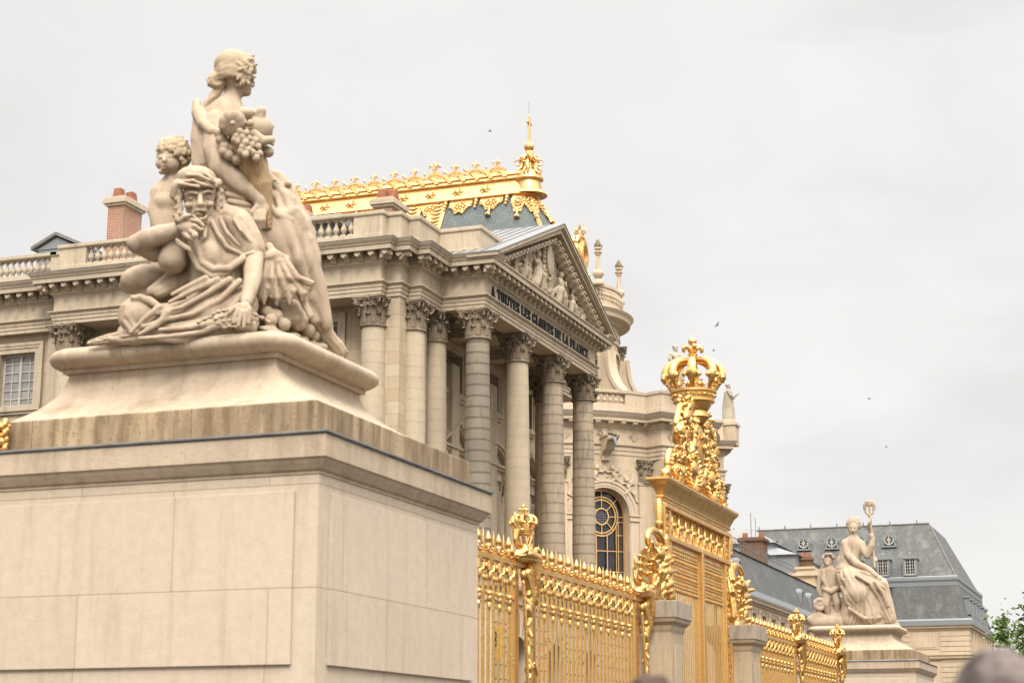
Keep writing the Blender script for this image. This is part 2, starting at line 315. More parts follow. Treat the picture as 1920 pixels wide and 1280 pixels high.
# ---------------------------------------------------------------- implicit-surface sculpting (for carved figures)
def surface_nets(F, lo, h):
    nx, ny, nz = F.shape; S = F < 0
    c = np.zeros((nx - 1, ny - 1, nz - 1), np.int8)
    for i in (0, 1):
        for j in (0, 1):
            for k in (0, 1): c += S[i:nx - 1 + i, j:ny - 1 + j, k:nz - 1 + k]
    act = (c > 0) & (c < 8); idx = np.full(act.shape, -1, np.int64); I = np.argwhere(act); idx[act] = np.arange(len(I))
    acc = np.zeros((len(I), 3)); cnt = np.zeros(len(I))
    cor = [(i, j, k) for i in (0, 1) for j in (0, 1) for k in (0, 1)]
    for a in cor:
        for d in range(3):
            if a[d]: continue
            b = list(a); b[d] = 1
            fa = F[I[:, 0] + a[0], I[:, 1] + a[1], I[:, 2] + a[2]]; fb = F[I[:, 0] + b[0], I[:, 1] + b[1], I[:, 2] + b[2]]
            m = (fa < 0) != (fb < 0); t = np.where(m, fa / np.where(np.abs(fa - fb) < 1e-12, 1, fa - fb), 0)
            p = np.tile(np.array(a, float), (len(I), 1)); p[:, d] += t; acc += p * m[:, None]; cnt += m
    V = (I + acc / np.maximum(cnt, 1)[:, None]) * h + np.array(lo)
    Q = []
    for d in range(3):
        u, v = (d + 1) % 3, (d + 2) % 3
        sl0 = [slice(None)] * 3; sl1 = [slice(None)] * 3; sl0[d] = slice(0, -1); sl1[d] = slice(1, None)
        A, B = S[tuple(sl0)], S[tuple(sl1)]
        E = np.argwhere(A != B); E = E[(E[:, u] > 0) & (E[:, v] > 0) & (E[:, u] < F.shape[u] - 1) & (E[:, v] < F.shape[v] - 1)]
        q = []
        for du, dv in ((1, 1), (0, 1), (0, 0), (1, 0)):
            e2 = E.copy(); e2[:, u] -= du; e2[:, v] -= dv; q.append(idx[e2[:, 0], e2[:, 1], e2[:, 2]])
        q = np.stack(q, 1); fl = A[E[:, 0], E[:, 1], E[:, 2]]; q[~fl] = q[~fl][:, ::-1]; Q.append(q)
    return V, np.concatenate(Q)
def sculpt(name, prims, h, m, parent, rough=0.0, loc=(0, 0, 0)):
    """prims: ('c', [(x,y,z,r)...], k, n, amp, ph, tw) chains; ('e',(x,y,z),(rx,ry,rz),rotz,tilt,k) ellipsoids; '-' prefix carves"""
    B = []
    for p in prims:
        if p[0][-1] == 'c':
            a = np.array(p[1]); r = a[:, 3:4] + p[2] + p[4] + 2 * h; B.append(((a[:, :3] - r).min(0), (a[:, :3] + r).max(0)))
        else:
            c = np.array(p[1]); r = max(p[2]) + p[5] + 2 * h; B.append((c - r, c + r))
    pos_ = [b for b, p in zip(B, prims) if p[0][0] != '-']
    lo = np.min([b[0] for b in pos_], 0) - h * 2; hi = np.max([b[1] for b in pos_], 0) + h * 2
    n = np.ceil((hi - lo) / h).astype(int) + 1
    F = np.full(n, .5, np.float32); ax = [lo[i] + np.arange(n[i]) * h for i in range(3)]
    for p, (bl, bh) in zip(prims, B):
        i0 = np.clip(np.floor((bl - lo) / h).astype(int), 0, n - 1); i1 = np.clip(np.ceil((bh - lo) / h).astype(int) + 1, 1, n)
        if np.any(i1 <= i0): continue
        X = ax[0][i0[0]:i1[0], None, None]; Y = ax[1][None, i0[1]:i1[1], None]; Z = ax[2][None, None, i0[2]:i1[2]]
        sub = F[i0[0]:i1[0], i0[1]:i1[1], i0[2]:i1[2]]
        if p[0][-1] == 'c':
            pts = p[1]; k = p[2]; nf, amp, ph, tw = p[3:7]; d = None; L = len(pts) - 1
            for si, (a, b) in enumerate(zip(pts, pts[1:])):
                ab = np.array(b[:3]) - np.array(a[:3]); l2 = max(float(ab @ ab), 1e-9)
                dx, dy, dz = X - a[0], Y - a[1], Z - a[2]
                t = np.clip((dx * ab[0] + dy * ab[1] + dz * ab[2]) / l2, 0, 1)
                ex, ey, ez = dx - t * ab[0], dy - t * ab[1], dz - t * ab[2]
                dd = np.sqrt(ex * ex + ey * ey + ez * ez) - (a[3] + t * (b[3] - a[3]))
                if nf:
                    u = ab / math.sqrt(l2); w = np.array([0, 0, 1.]) if abs(u[2]) < .8 else np.array([0, 1., 0]); e1 = np.cross(u, w); e1 /= np.linalg.norm(e1); e2 = np.cross(u, e1)
                    phi = np.arctan2(ex * e2[0] + ey * e2[1] + ez * e2[2], ex * e1[0] + ey * e1[1] + ez * e1[2]); T = (si + t) / L
                    q = nf * phi / 2 + ph + tw * T + .7 * np.sin(3 * phi + 5 * T + ph)
                    dd = dd - amp * (np.abs(np.sin(q)) ** .8 - .45)
                d = dd if d is None else np.minimum(d, dd)
        else:
            c, r, rz_, tl, k = p[1], p[2], p[3], p[4], p[5]
            dx, dy, dz = X - c[0], Y - c[1], Z - c[2]; ca, sa = math.cos(rz_), math.sin(rz_)
            x1 = dx * ca + dy * sa; y1 = -dx * sa + dy * ca; ct, st = math.cos(tl), math.sin(tl)
            x2 = x1 * ct + dz * st; z2 = -x1 * st + dz * ct
            q = np.sqrt((x2 / r[0]) ** 2 + (y1 / r[1]) ** 2 + (z2 / r[2]) ** 2); g = np.sqrt((x2 / r[0] ** 2) ** 2 + (y1 / r[1] ** 2) ** 2 + (z2 / r[2] ** 2) ** 2)
            d = q * (q - 1) / np.maximum(g, 1e-6)
        k = max(k, 1e-4)
        if p[0][0] == '-':
            hh = np.clip(.5 - .5 * (sub + d) / k, 0, 1); sub[...] = sub * (1 - hh) + (-d) * hh + k * hh * (1 - hh)
        else:
            hh = np.clip(.5 + .5 * (sub - d) / k, 0, 1); sub[...] = sub * (1 - hh) + d * hh - k * hh * (1 - hh)
    F[0] = F[-1] = .5; F[:, 0] = F[:, -1] = .5; F[:, :, 0] = F[:, :, -1] = .5
    V, Q = surface_nets(F, lo, h)
    if rough:
        s1 = np.sin(V[:, 0] * 17 + 3 * np.sin(V[:, 1] * 11)) * np.sin(V[:, 2] * 19 + 2 * np.sin(V[:, 0] * 13)); V = V + rough * s1[:, None] * .5
    me = bpy.data.meshes.new(name); me.vertices.add(len(V)); me.vertices.foreach_set('co', V.astype(np.float32).ravel())
    me.loops.add(len(Q) * 4); me.loops.foreach_set('vertex_index', Q.astype(np.int32).ravel())
    me.polygons.add(len(Q)); me.polygons.foreach_set('loop_start', np.arange(0, len(Q) * 4, 4, dtype=np.int32))
    me.update(calc_edges=True); me.validate(); me.polygons.foreach_set('use_smooth', [True] * len(me.polygons))
    me.materials.append(M[m] if isinstance(m, str) else m)
    o = bpy.data.objects.new(name, me); col.objects.link(o); o.location = loc; o.parent = parent
    return o
# ================================================================ ground and courtyard
g = MB(); g.box((-900, -300, GZ - .5), (900, 2600, GZ))
o = g.build('ground', simple('dark_courtyard_cobbles', (.075, .062, .05), .9, 0, .35, 1.1)); o['kind'] = 'structure'  # cobble colour darkened to cut light bounced up under the cornices
# ================================================================ shared classical kit
def leaf(mb, c, ang, w, h, out, base_r, curl=.5, n=6, tilt=0.):
    """acanthus leaf standing on a bell at angle ang: rises, leans out, tip curls down; scalloped edge and a mid rib"""
    ca, sa = math.cos(ang), math.sin(ang); rows = 11; vs = []
    for j in range(rows):
        t = j / (rows - 1)
        if t < .72: rr = base_r + out * .25 * (t / .72) ** 1.5; zz = h * t / .72 * .95
        else:
            a = (t - .72) / .28 * 2.6; q = out * .42; rr = base_r + out * .25 + q * (1 - math.cos(a)); zz = h * .95 + q * math.sin(a) * .8
        ww = w * (.62 + .38 * math.sin(math.pi * min(t * 1.05, 1))) * (1 - .55 * max(0, t - .7) / .3) * (1 + .16 * (j % 2))
        for i in range(n + 1):
            u = i / n * 2 - 1; lobe = .12 * out * (abs(math.sin(u * 5))) ; rib = .16 * out * (1 - abs(u)) ** 3
            tx = u * ww / 2; rx = rr + rib + lobe - .16 * abs(u) * out
            vs.append((c[0] + ca * rx - sa * tx, c[1] + sa * rx + ca * tx, c[2] + zz - .10 * h * abs(u) ** 2))
    fs = [(j * (n + 1) + i, j * (n + 1) + i + 1, (j + 1) * (n + 1) + i + 1, (j + 1) * (n + 1) + i) for j in range(rows - 1) for i in range(n)]
    k = len(vs); off = [(x - ca * .022, y - sa * .022, z - .012) for x, y, z in vs]
    mb.add(vs + off, fs + [tuple(k + q for q in f[::-1]) for f in fs])
def volute(mb, c, ang, r0, z0, s, thick, flip=1):
    """spiral scroll in the vertical plane through angle ang"""
    ca, sa = math.cos(ang), math.sin(ang); pts = []; rad = []
    for i in range(10):
        t = i / 9; pts.append((r0 + (s * 1.15) * t ** 1.3, z0 - s * 1.3 + s * 2.0 * t)); rad.append(thick * (.5 + .5 * t))
    cx, cz = r0 + s * 1.15 + s * .1, z0 + s * .7 - s * .62
    for i in range(22):
        a = math.pi / 2 - i / 21 * 4.2 * math.pi * .9; q = s * .62 * (1 - i / 24); pts.append((cx + q * math.cos(a), cz + q * math.sin(a))); rad.append(thick * (1 - .5 * i / 22))
    mb.tube([(c[0] + ca * x, c[1] + sa * x, c[2] + z) for x, z in pts], rad, 6)
    for sgn in (-1, 1): mb.ball((c[0] + ca * cx - sa * .05 * sgn, c[1] + sa * cx + ca * .05 * sgn, c[2] + cz), s * .2, 8, 5)
def make_capital(rb=.46, H=1.18):
    mb = MB(); s = H / 1.18
    mb.lathe([(rb, 0), (rb + .07, .01), (rb + .09, .05), (rb + .06, .09), (rb, .1), (rb * .97, .3 * s), (rb * 1.0, .7 * s), (rb * 1.22, 1.0 * s), (rb * 1.3, 1.04 * s)], n=32)
    for i in range(8): leaf(mb, (0, 0, .10), i * math.pi / 4, .37, .36 * s, .20, rb + .0)
    for i in range(8): leaf(mb, (0, 0, .14), (i + .5) * math.pi / 4, .37, .64 * s, .25, rb + .01)
    for i in range(16):
        a = (i + .5) * math.pi / 8; mb.tube([((rb + .03) * math.cos(a), (rb + .03) * math.sin(a), .12), ((rb + .06) * math.cos(a), (rb + .06) * math.sin(a), .62 * s), ((rb + .16) * math.cos(a), (rb + .16) * math.sin(a), .82 * s)], [.022, .028, .05], 5)
    for i in range(4):
        a = math.pi / 4 + i * math.pi / 2
        for d in (-.09, .09): volute(mb, (0, 0, 0), a + d, rb * .98, .93 * s, .20, .042)
        leaf(mb, (0, 0, .55 * s), a, .20, .22 * s, .16, rb + .12)
        b = i * math.pi / 2
        for sg in (-1, 1):      # inner helices
            pts = []
            for k in range(16):
                q = .115 * (1 - k / 19); an = math.pi / 2 + sg * (k / 15 * 3.2 * math.pi * .8)
                pts.append((rb * 1.18 + .03, sg * .12 + q * math.cos(an) , .86 * s + q * math.sin(an)))
            mb.tube([(math.cos(b) * x - math.sin(b) * y, math.sin(b) * x + math.cos(b) * y, z) for x, y, z in pts], .028, 5)
        cx, cy = math.cos(b) * rb * 1.36, math.sin(b) * rb * 1.36      # fleuron on the abacus
        mb.ball((cx, cy, 1.10 * s), .085, 8, 6); 
        for k in range(6):
            q = k * math.pi / 3; mb.ball((cx - math.sin(b) * .09 * math.cos(q), cy + math.cos(b) * .09 * math.cos(q), 1.10 * s + .09 * math.sin(q)), .045, 6, 4)
    W = rb * 1.52; ab = []      # abacus with concave sides and cut corners
    for i in range(4):
        a = i * math.pi / 2; ca, sa = math.cos(a), math.sin(a)
        for k in range(9):
            u = -1 + 2 * k / 8; x = W * (1 - .17 * (1 - u * u)); y = u * W * .90; ab.append((ca * x - sa * y, sa * x + ca * y))
    for z0, z1, q in ((1.03, 1.10, .96), (1.10, 1.18, 1.03)):
        mb.extrude(ab, lambda x, y: (x * q, y * q, z0 * s), lambda x, y: (x * q, y * q, z1 * s))
    return mb
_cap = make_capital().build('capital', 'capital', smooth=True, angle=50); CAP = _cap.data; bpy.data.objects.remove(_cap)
def shaft_mb(rt=.46, rb=.555, z0=5.0, z1=17.75, band=.43):
    mb = MB(); pr = [(rb + .12, z0 - .5), (rb + .12, z0 - .3), (rb + .03, z0 - .15), (rb + .05, z0)]; z = z0
    def rr(z): t = (z - z0) / (z1 - z0); return rb + (rt - rb) * max(0, (t - .2) / .8) ** 1.4
    k = math.ceil(z0 / band)
    while k * band < z1 - .12:
        z = k * band; pr += [(rr(z), z - .008), (rr(z) - .005, z - .003), (rr(z) - .005, z + .003), (rr(z), z + .008)]; k += 1
    pr += [(rt, z1)]
    mb.lathe(pr, n=36); mb.box((-rb - .2, -rb - .2, GZ), (rb + .2, rb + .2, z0 - .5)); return mb
_s = shaft_mb().build('shaft', 'column', smooth=True, angle=30); SH = _s.data; bpy.data.objects.remove(_s)
_s = shaft_mb().build('shaft', 'column_worn', smooth=True, angle=30); SHW = _s.data; bpy.data.objects.remove(_s)
_s = shaft_mb().build('shaft', 'column_dark', smooth=True, angle=30); SHD = _s.data; bpy.data.objects.remove(_s)
def column(parent, x, y, label=None, worn=False, a=0):
    c = link_mesh('column', (SH, SHW, SHD)[worn], parent, (x, y, 0)); 
    if label: c['label'] = label
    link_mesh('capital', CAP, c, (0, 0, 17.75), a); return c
ENT = [(-.9, 18.95), (0, 18.95), (0, 19.10), (.035, 19.105), (.035, 19.25), (.07, 19.255), (.07, 19.38), (.11, 19.39), (.14, 19.43), (.18, 19.435), (.18, 19.48), (.02, 19.49), (0, 19.51), (0, 20.10),
       (.03, 20.11), (.05, 20.16), (.12, 20.18), (.14, 20.25), (.14, 20.70), (-.9, 20.70)]
CRN = [(-.9, 20.70), (.56, 20.70), (.56, 20.56), (.60, 20.56), (.62, 20.54), (.64, 20.56), (.64, 20.74), (.68, 20.75), (.70, 20.80), (.76, 20.87), (.80, 20.93), (.80, 20.96), (-.9, 20.96)]
CRN_FLAT = [(-.9, 20.70), (.56, 20.70), (.56, 20.56), (.60, 20.56), (.62, 20.54), (.64, 20.56), (.64, 20.74), (.70, 20.76), (.70, 20.80), (-.9, 20.80)]
LEADP = [(-.9, 20.964), (.82, 20.964), (.82, 21.0), (0.0, 21.10), (-.9, 21.12)]
def modillion(mb, F, s):
    w = .115
    mb.sbox(F, s - w - .02, s + w + .02, 20.50, 20.699, .12, .559)
    pr = [(.14, 20.26), (.20, 20.25), (.26, 20.30), (.30, 20.36), (.42, 20.40), (.50, 20.38), (.56, 20.41), (.57, 20.46), (.54, 20.498), (.14, 20.498)]
    mb.extrude(pr, lambda o, z: F(s - w, z, o), lambda o, z: F(s + w, z, o))
    mb.sbox(F, s - w * .4, s + w * .4, 20.355, 20.41, .40, .60)
def segF(p, q):
    d = Vector((q[0] - p[0], q[1] - p[1])); L = d.length; d.normalize(); n = Vector((d.y, -d.x))
    return (lambda s, z, o: (p[0] + d.x * s + n.x * o, p[1] + d.y * s + n.y * o, z)), L
def modillions(mb, path, step=.57, skip=()):
    for i, (p, q) in enumerate(zip(path, path[1:])):
        if i in skip: continue
        F, L = segF(p, q)
        def turn(k):
            if k <= 0 or k >= len(path) - 1: return 0
            a = Vector(path[k]) - Vector(path[k - 1]); b = Vector(path[k + 1]) - Vector(path[k]); return 1 if a.x * b.y - a.y * b.x > 0 else -1
        s0 = -.36 if turn(i) > 0 else .75 if turn(i) < 0 else .2; s1 = L + .36 if turn(i + 1) > 0 else L - .75 if turn(i + 1) < 0 else L - .2
        if s1 < s0: continue
        n = max(1, round((s1 - s0) / step))
        for k in range(n + 1):
            if n == 1 and k and s1 - s0 < .4: break
            modillion(mb, F, s0 + (s1 - s0) * k / n)
# ================================================================ windows
def surround(mb, F, c, h, z0, z1, w=.30, o=.14, sill=True):
    for (a, b, oo) in ((0, w * .45, o * .55), (w * .45, w * .72, o * .8), (w * .72, w, o)):
        mb.sbox(F, c - h - b, c - h - a, z0 - b * (0 if sill else 1), z1 + a, -.02, oo); mb.sbox(F, c + h + a, c + h + b, z0 - b * (0 if sill else 1), z1 + a, -.02, oo)
        mb.sbox(F, c - h - b, c + h + b, z1 + a, z1 + b, -.02, oo)
    if sill:
        mb.sbox(F, c - h - w * 1.0, c + h + w * 1.0, z0 - .22, z0, -.02, o * 1.2); mb.sbox(F, c - h - w * .9, c + h + w * .9, z0 - .34, z0 - .22, -.02, o * .7)
def window(parent, F, c, h, z0, z1, nx=4, nz=6, inset=.42, name='window', glass='glass', paint='paint', bar=.035, label=None):
    mb = MB(); o0, o1 = -inset, -inset + .07
    mb.sbox(F, c - h, c - h + .09, z0, z1, o0, o1); mb.sbox(F, c + h - .09, c + h, z0, z1, o0, o1); mb.sbox(F, c - h, c + h, z1 - .09, z1, o0, o1 + .002); mb.sbox(F, c - h, c + h, z0, z0 + .12, o0, o1 + .002)
    mb.sbox(F, c - .05, c + .05, z0, z1, o0, o1 + .02)
    for i in range(1, nx):
        x = c - h + 2 * h * i / nx
        if abs(x - c) > .06: mb.sbox(F, x - bar / 2, x + bar / 2, z0, z1, o0 + .01, o1 - .012)
    for j in range(1, nz):
        z = z0 + (z1 - z0) * j / nz; mb.sbox(F, c - h, c + h, z - bar / 2, z + bar / 2, o0 + .01, o1 - .016)
    w = mb.build(name, paint, parent)
    g = MB(); g.sbox(F, c - h, c + h, z0, z1, o0 - .01, o0 + .015); g.build('pane', glass, w)
    if label: w['label'] = label
    return w
def baluster_mb():
    mb = MB(); mb.lathe([(.055, .07), (.075, .10), (.05, .12), (.085, .17), (.125, .24), (.13, .30), (.10, .38), (.06, .47), (.045, .56), (.05, .59), (.075, .61), (.05, .63), (.06, .65)], n=14)
    mb.box((-.11, -.11, 0), (.11, .11, .07)); mb.box((-.09, -.09, .65), (.09, .09, .72)); return mb
_b = baluster_mb().build('baluster', 'plain', smooth=True, angle=40); BAL = _b.data; bpy.data.objects.remove(_b)
_b = baluster_mb().build('baluster', 'chapel_trim', smooth=True, angle=40); BALC = _b.data; bpy.data.objects.remove(_b)
def balusters(parent, p, q, n, z, me=None, sc=1.0):
    for i in range(n):
        t = (i + .5) / n; link_mesh('baluster', me or BAL, parent, (p[0] + (q[0] - p[0]) * t, p[1] + (q[1] - p[1]) * t, z), 0, (sc, sc, sc))
# ================================================================ corner pavilion with the pedimented portico
pv = thing('palace_pavilion', 'pale limestone palace pavilion with a pedimented four-column portico and a black inscription', 'palace building', (-35, 70, GZ))
PV = lambda mb, name, m, par=pv, **k: reparent(mb.build(name, m, None, **k), par)
def reparent(o, par):
    o.parent = par; o.matrix_parent_inverse = world_of(par).inverted(); return o
def world_of(q):
    m = Matrix.LocRotScale(q.location, q.rotation_euler, q.scale)
    return m if not q.parent else world_of(q.parent) @ q.matrix_parent_inverse @ m
def rp(o, par=pv): return reparent(o, par)
PATH = [(-42.3, 62.9), (-42.3, 61.2), (-27.7, 61.2), (-27.7, 61.65), (-27.1, 61.65), (-27.1, 62.4), (-26.6, 62.4), (-26.6, 64.5), (-24.75, 64.5), (-24.75, 78.9), (-27.3, 78.9), (-27.3, 84)]
e = MB(); e.sweep(PATH, ENT); ent = PV(e, 'entablature', 'plain')
# cornice: full sima on the flanks, flat under the pediment
e = MB(); e.sweep(PATH[:9] + [(-24.75, 64.66)], CRN); e.sweep([(-24.75, 64.662), (-24.75, 78.738)], CRN_FLAT); e.sweep([(-24.75, 78.74), (-24.75, 78.9), (-27.3, 78.9), (-27.3, 84)], CRN); modillions(e, PATH, .57, skip=(10,))
PV(e, 'cornice', 'plain')
e = MB(); e.sweep(PATH[:9] + [(-24.75, 64.7)], LEADP); PV(e, 'lead_flashing', 'lead')
# walls
w = MB()
sw = [(-30.95, .75, 17.08, 18.42, 0), (-30.95, .75, 12.6, 15.2, 0), (-34.6, .75, 17.08, 18.42, 0), (-38.4, .75, 17.08, 18.42, 0)]
w.wall(fS(62.75), -42.0, -28.0, GZ, 18.95, sw, .5)
w.box((-42.0, 63.6, GZ), (-41.0, 66, 18.95))
w.box((-28.6, 61.72, GZ), (-27.14, 64.4, 18.94)); w.box((-28.0, 62.75, GZ), (-27.66, 66.2, 18.93))
EW = [(70.0, .95, 16.85, 18.55, 0), (74.45, .95, 16.85, 18.55, 0), (78.9, .95, 16.85, 18.55, 0)]
dr = [(70.0, .85, 8.2, 13.1, 0), (74.45, .85, 8.2, 13.1, 0), (78.9, .85, 8.2, 13.1, 0), (70.0, .9, .6, 5.3, .9), (74.45, .9, .6, 5.3, .9), (78.9, .9, .6, 5.3, .9)]
w.wall(fE(-28.3), 64.4, 84.0, GZ, 19.3, EW + dr, .75)
w.box((-60, 84, GZ), (-28.3, 84.3, 21)); w.box((-59.8, 62.9, 20.4), (-28.5, 84.0, 20.95))
PV(w, 'wall', 'wall')
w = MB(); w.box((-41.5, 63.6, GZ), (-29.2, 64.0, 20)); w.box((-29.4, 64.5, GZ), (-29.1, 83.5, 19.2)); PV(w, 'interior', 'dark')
w = MB(); w.box((-42.2, 62.0, 18.953), (-27.3, 62.9, 19.5)); w.box((-60, 62.3, 18.953), (-42.4, 62.9, 19.5)); PV(w, 'soffit', 'plain')
for c, h, z0, z1, _ in sw[:1] + sw[2:]: s = MB(); surround(s, fS(62.75), c, h, z0, z1, .34, .14); PV(s, 'window_surround', 'plain')
for c, h, z0, z1, _ in EW: s = MB(); surround(s, fE(-28.3), c, h, z0, z1, .36, .16); PV(s, 'window_surround', 'plain')
for c, h, z0, z1, _ in dr[:3]: s = MB(); surround(s, fE(-28.3), c, h, z0, z1, .26, .12, False); PV(s, 'window_surround', 'plain')
s = MB(); s.sbox(fE(-28.3), 64.45, 83.9, 7.3, 7.7, 0, .18); PV(s, 'string_course', 'plain')
for c, h, z0, z1, _ in sw[:1] + sw[2:]: rp(window(None, fS(62.75), c, h, z0, z1, 4, 4, .38))
for c, h, z0, z1, _ in EW: rp(window(None, fE(-28.3), c, h, z0, z1, 4, 6, .62, bar=.05))
for c, h, z0, z1, _ in dr[:3]: rp(window(None, fE(-28.3), c, h, z0, z1, 4, 9, .5))
# pediments over the first-floor openings, alternately triangular and segmental, on scroll brackets
def door_pediment(F, c, z, kind):
    mb = MB(); W = 1.62
    mb.sbox(F, c - W, c + W, z, z + .10, -.02, .42); mb.sbox(F, c - W + .06, c + W - .06, z - .12, z - .002, -.02, .30); mb.sbox(F, c - W + .2, c + W - .2, z - .55, z - .122, -.02, .14)
    if kind == 'tri':
        for sg in (-1, 1):
            for lo, hi, oo in ((.0, .10, .32), (.10, .20, .42)):
                P = [(c + sg * (W - .02), z + .10 + lo), (c + sg * (W - .02), z + .10 + hi), (c, z + 1.02 + hi), (c, z + 1.02 + lo)]
                mb.hexa([F(a, b, -.02) for a, b in P] + [F(a, b, oo) for a, b in P])
        mb.extrude([(c - W + .25, z + .102), (c + W - .25, z + .102), (c, z + .98)], lambda a, b: F(a, b, -.02), lambda a, b: F(a, b, .06))
    else:
        a0 = 33; rr = W / math.cos(R(a0)); zc = z + .10 - rr * math.sin(R(a0))
        mb.sarc(F, c, zc, rr - .12, rr - .02, -.02, .32, a0, 180 - a0, 20); mb.sarc(F, c, zc, rr - .02, rr + .08, -.02, .42, a0, 180 - a0, 20)
        mb.sarc(F, c, zc, rr * .5, rr - .12, -.02, .06, a0 + 12, 168 - a0, 16)
    o = PV(mb, 'window_pediment', 'plain')
    for sg in (-1, 1):
        b = MB(); x = c + sg * 1.28; pr = [(0, z - 1.35), (.06, z - 1.42), (.13, z - 1.38), (.15, z - 1.28), (.10, z - 1.1), (.10, z - .95), (.16, z - .75), (.24, z - .5), (.30, z - .3), (.28, z - .18), (.16, z - .13), (0, z - .13)]
        b.extrude(pr, lambda o_, zz: F(x - .13, zz, o_), lambda o_, zz: F(x + .13, zz, o_)); b.extrude([(p[0] + .02, p[1]) for p in pr[1:-2]] , lambda o_, zz: F(x - .05, zz, o_ + .0), lambda o_, zz: F(x + .05, zz, o_ + .02))
        rp(b.build('bracket', 'plain', None), o)
for c, k in ((70.0, 'tri'), (74.45, 'seg'), (78.9, 'tri')): door_pediment(fE(-28.3), c, 14.35, k)
# columns
for x, y, l, wn_ in ((-28.2, 61.68, None, 0), (-27.07, 62.88, None, 0), (-27.05, 65.0, None, 0), (-25.22, 65.0, 'grey stained corner column with pale chalky joints', 1), (-25.22, 69.55, None, 0), (-25.22, 74.05, 'column blackened in patches', 2),
                 (-25.22, 78.42, 'blackened northern end column', 2), (-27.05, 78.42, None, 0), (-41.8, 61.68, None, 0)):
    c = column(None, x, y, l, wn_); rp(c)
p = MB()
for y in (69.55, 74.05): p.box((-28.28, y - .42, 4.5), (-27.95, y + .42, 17.9))
PV(p, 'pilaster', 'plain')
# portico ceiling and beams
p = MB(); p.box((-28.3, 64.6, 19.45), (-25.55, 78.8, 19.9))
for y in (65.0, 69.55, 74.05, 78.42): p.box((-28.29, y - .44, 18.955), (-25.56, y + .44, 19.448))
p.box((-25.64, 65.44, 18.957), (-25.652, 78.2, 19.448))
for a, b in ((65.44, 69.11), (69.99, 73.61), (74.49, 78.18)):
    p.box((-28.0, a + .3, 19.36), (-25.9, a + .42, 19.448)); p.box((-28.0, b - .42, 19.36), (-25.9, b - .3, 19.448))
PV(p, 'portico_ceiling', 'plain')
# podium storey under the portico columns
p = MB(); pods = [(71.2, 1.0, .3, 5.35, 1.0), (75.9, 1.0, .3, 5.35, 1.0), (66.8, 1.0, .3, 5.35, 1.0)]
p.wall(fE(-24.15), 64.0, 84.5, GZ, 7.55, pods, .8); p.wall(fS(64.0), -28.3, -24.15, GZ, 7.55, [], .5); p.box((-28.3, 64.3, 7.3), (-24.2, 84.5, 8.2)); p.sweep([(-28.3, 64.0), (-24.15, 64.0), (-24.15, 84.5)], [(-.5, 7.55), (.1, 7.55), (.1, 7.75), (.04, 7.77), (.04, 7.95), (.3, 8.05), (.34, 8.2), (-.5, 8.21)]); PV(p, 'podium', 'chapel')
p = MB()
for k in range(13):
    z = 1.0 + k * .52
    a_ = [64.0] + [v for c, h, *_ in sorted(pods) for v in (c - h - .05, c + h + .05)] + [84.5]
    for a, b in zip(a_[::2], a_[1::2]): p.sbox(fE(-24.15), a, b, z, z + .035, -.02, .008)
for c, h, *_ in pods:
    for q in range(9): t_ = R(20 + q * 17.5); p.sline(fE(-24.15), (c + 1.05 * math.cos(t_), 5.35 + 1.05 * math.sin(t_)), (c + 1.9 * math.cos(t_), 5.35 + 1.9 * math.sin(t_)), .035, -.02, .008)
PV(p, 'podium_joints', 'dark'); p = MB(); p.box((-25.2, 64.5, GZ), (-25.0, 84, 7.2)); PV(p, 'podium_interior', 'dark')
# parapet
PRF = [(-.30, 21.10), (.03, 21.10), (.03, 21.42), (0, 21.44), (0, 22.14), (.05, 22.16), (.07, 22.20), (.07, 22.32), (-.36, 22.34), (-.36, 22.2), (-.30, 22.18)]
PRL = [(-.30, 21.10), (.03, 21.10), (.03, 21.42), (0, 21.44), (-.30, 21.44)]; PRT = [(-.30, 22.16), (0, 22.16), (.05, 22.17), (.07, 22.20), (.07, 22.32), (-.36, 22.34), (-.36, 22.2)]
p = MB(); p.sweep([(-28.95, 61.3), (-27.72, 61.3), (-27.72, 61.72), (-27.15, 61.72), (-27.15, 62.5), (-26.7, 62.5), (-26.7, 64.55), (-24.95, 64.55), (-24.95, 68.2)], PRF)
p.sweep([(-42.25, 62.6), (-42.25, 61.3), (-40.97, 61.3)], PRF)
for a, b in ((-36.9, -35.9), (-33.2, -32.2)): p.sweep([(a, 61.3), (b, 61.3)], PRF)
RN = [(-40.97, -36.9), (-35.9, -33.2), (-32.2, -28.95)]
for a, b in RN: p.sweep([(a, 61.3), (b, 61.3)], PRL); p.sweep([(a, 61.3), (b, 61.3)], PRT)
bl = PV(p, 'parapet', 'plain')
for (a, b), n in zip(RN, (13, 9, 10)):
    for i in range(n):
        t = (i + .5) / n; rp(link_mesh('baluster', BAL, None, (a + (b - a) * t, 61.46, 21.44)), bl)
# pediment
YM, ZA = 72.0, 24.06; YS, YN, ZE = 63.72, 79.68, 20.80
def rake(mb, o0, o1, n0, n1, x0, x1):
    """bands parallel to the rake: n = height measured from the outer edge line (0 = sima top)"""
    for sg in (1, -1):
        ye = YS if sg > 0 else YN
        def pt(y_end, n): 
            return (ye, ZE + .16 + n), (YM, ZA + .30 + n)
        (ya, za), (yb, zb) = pt(ye, n0); (_, zc), (_, zd) = pt(ye, n1)
        ya2 = ya + sg * o0; sl = (zb - za) / abs(YM - ya); za += sl * o0; zc += sl * o0
        za = max(za, ZE + .004); zc = max(zc, ZE + .005)
        mb.hexa([(x0, ya2, za), (x1, ya2, za), (x1, YM, zb), (x0, YM, zb), (x0, ya2, zc), (x1, ya2, zc), (x1, YM, zd), (x0, YM, zd)])
q = MB(); rake(q, .0, 0, -.14, .0, -25.2, -23.93); rake(q, .12, 0, -.20, -.142, -25.2, -23.99); rake(q, .2, 0, -.40, -.202, -25.2, -24.07)
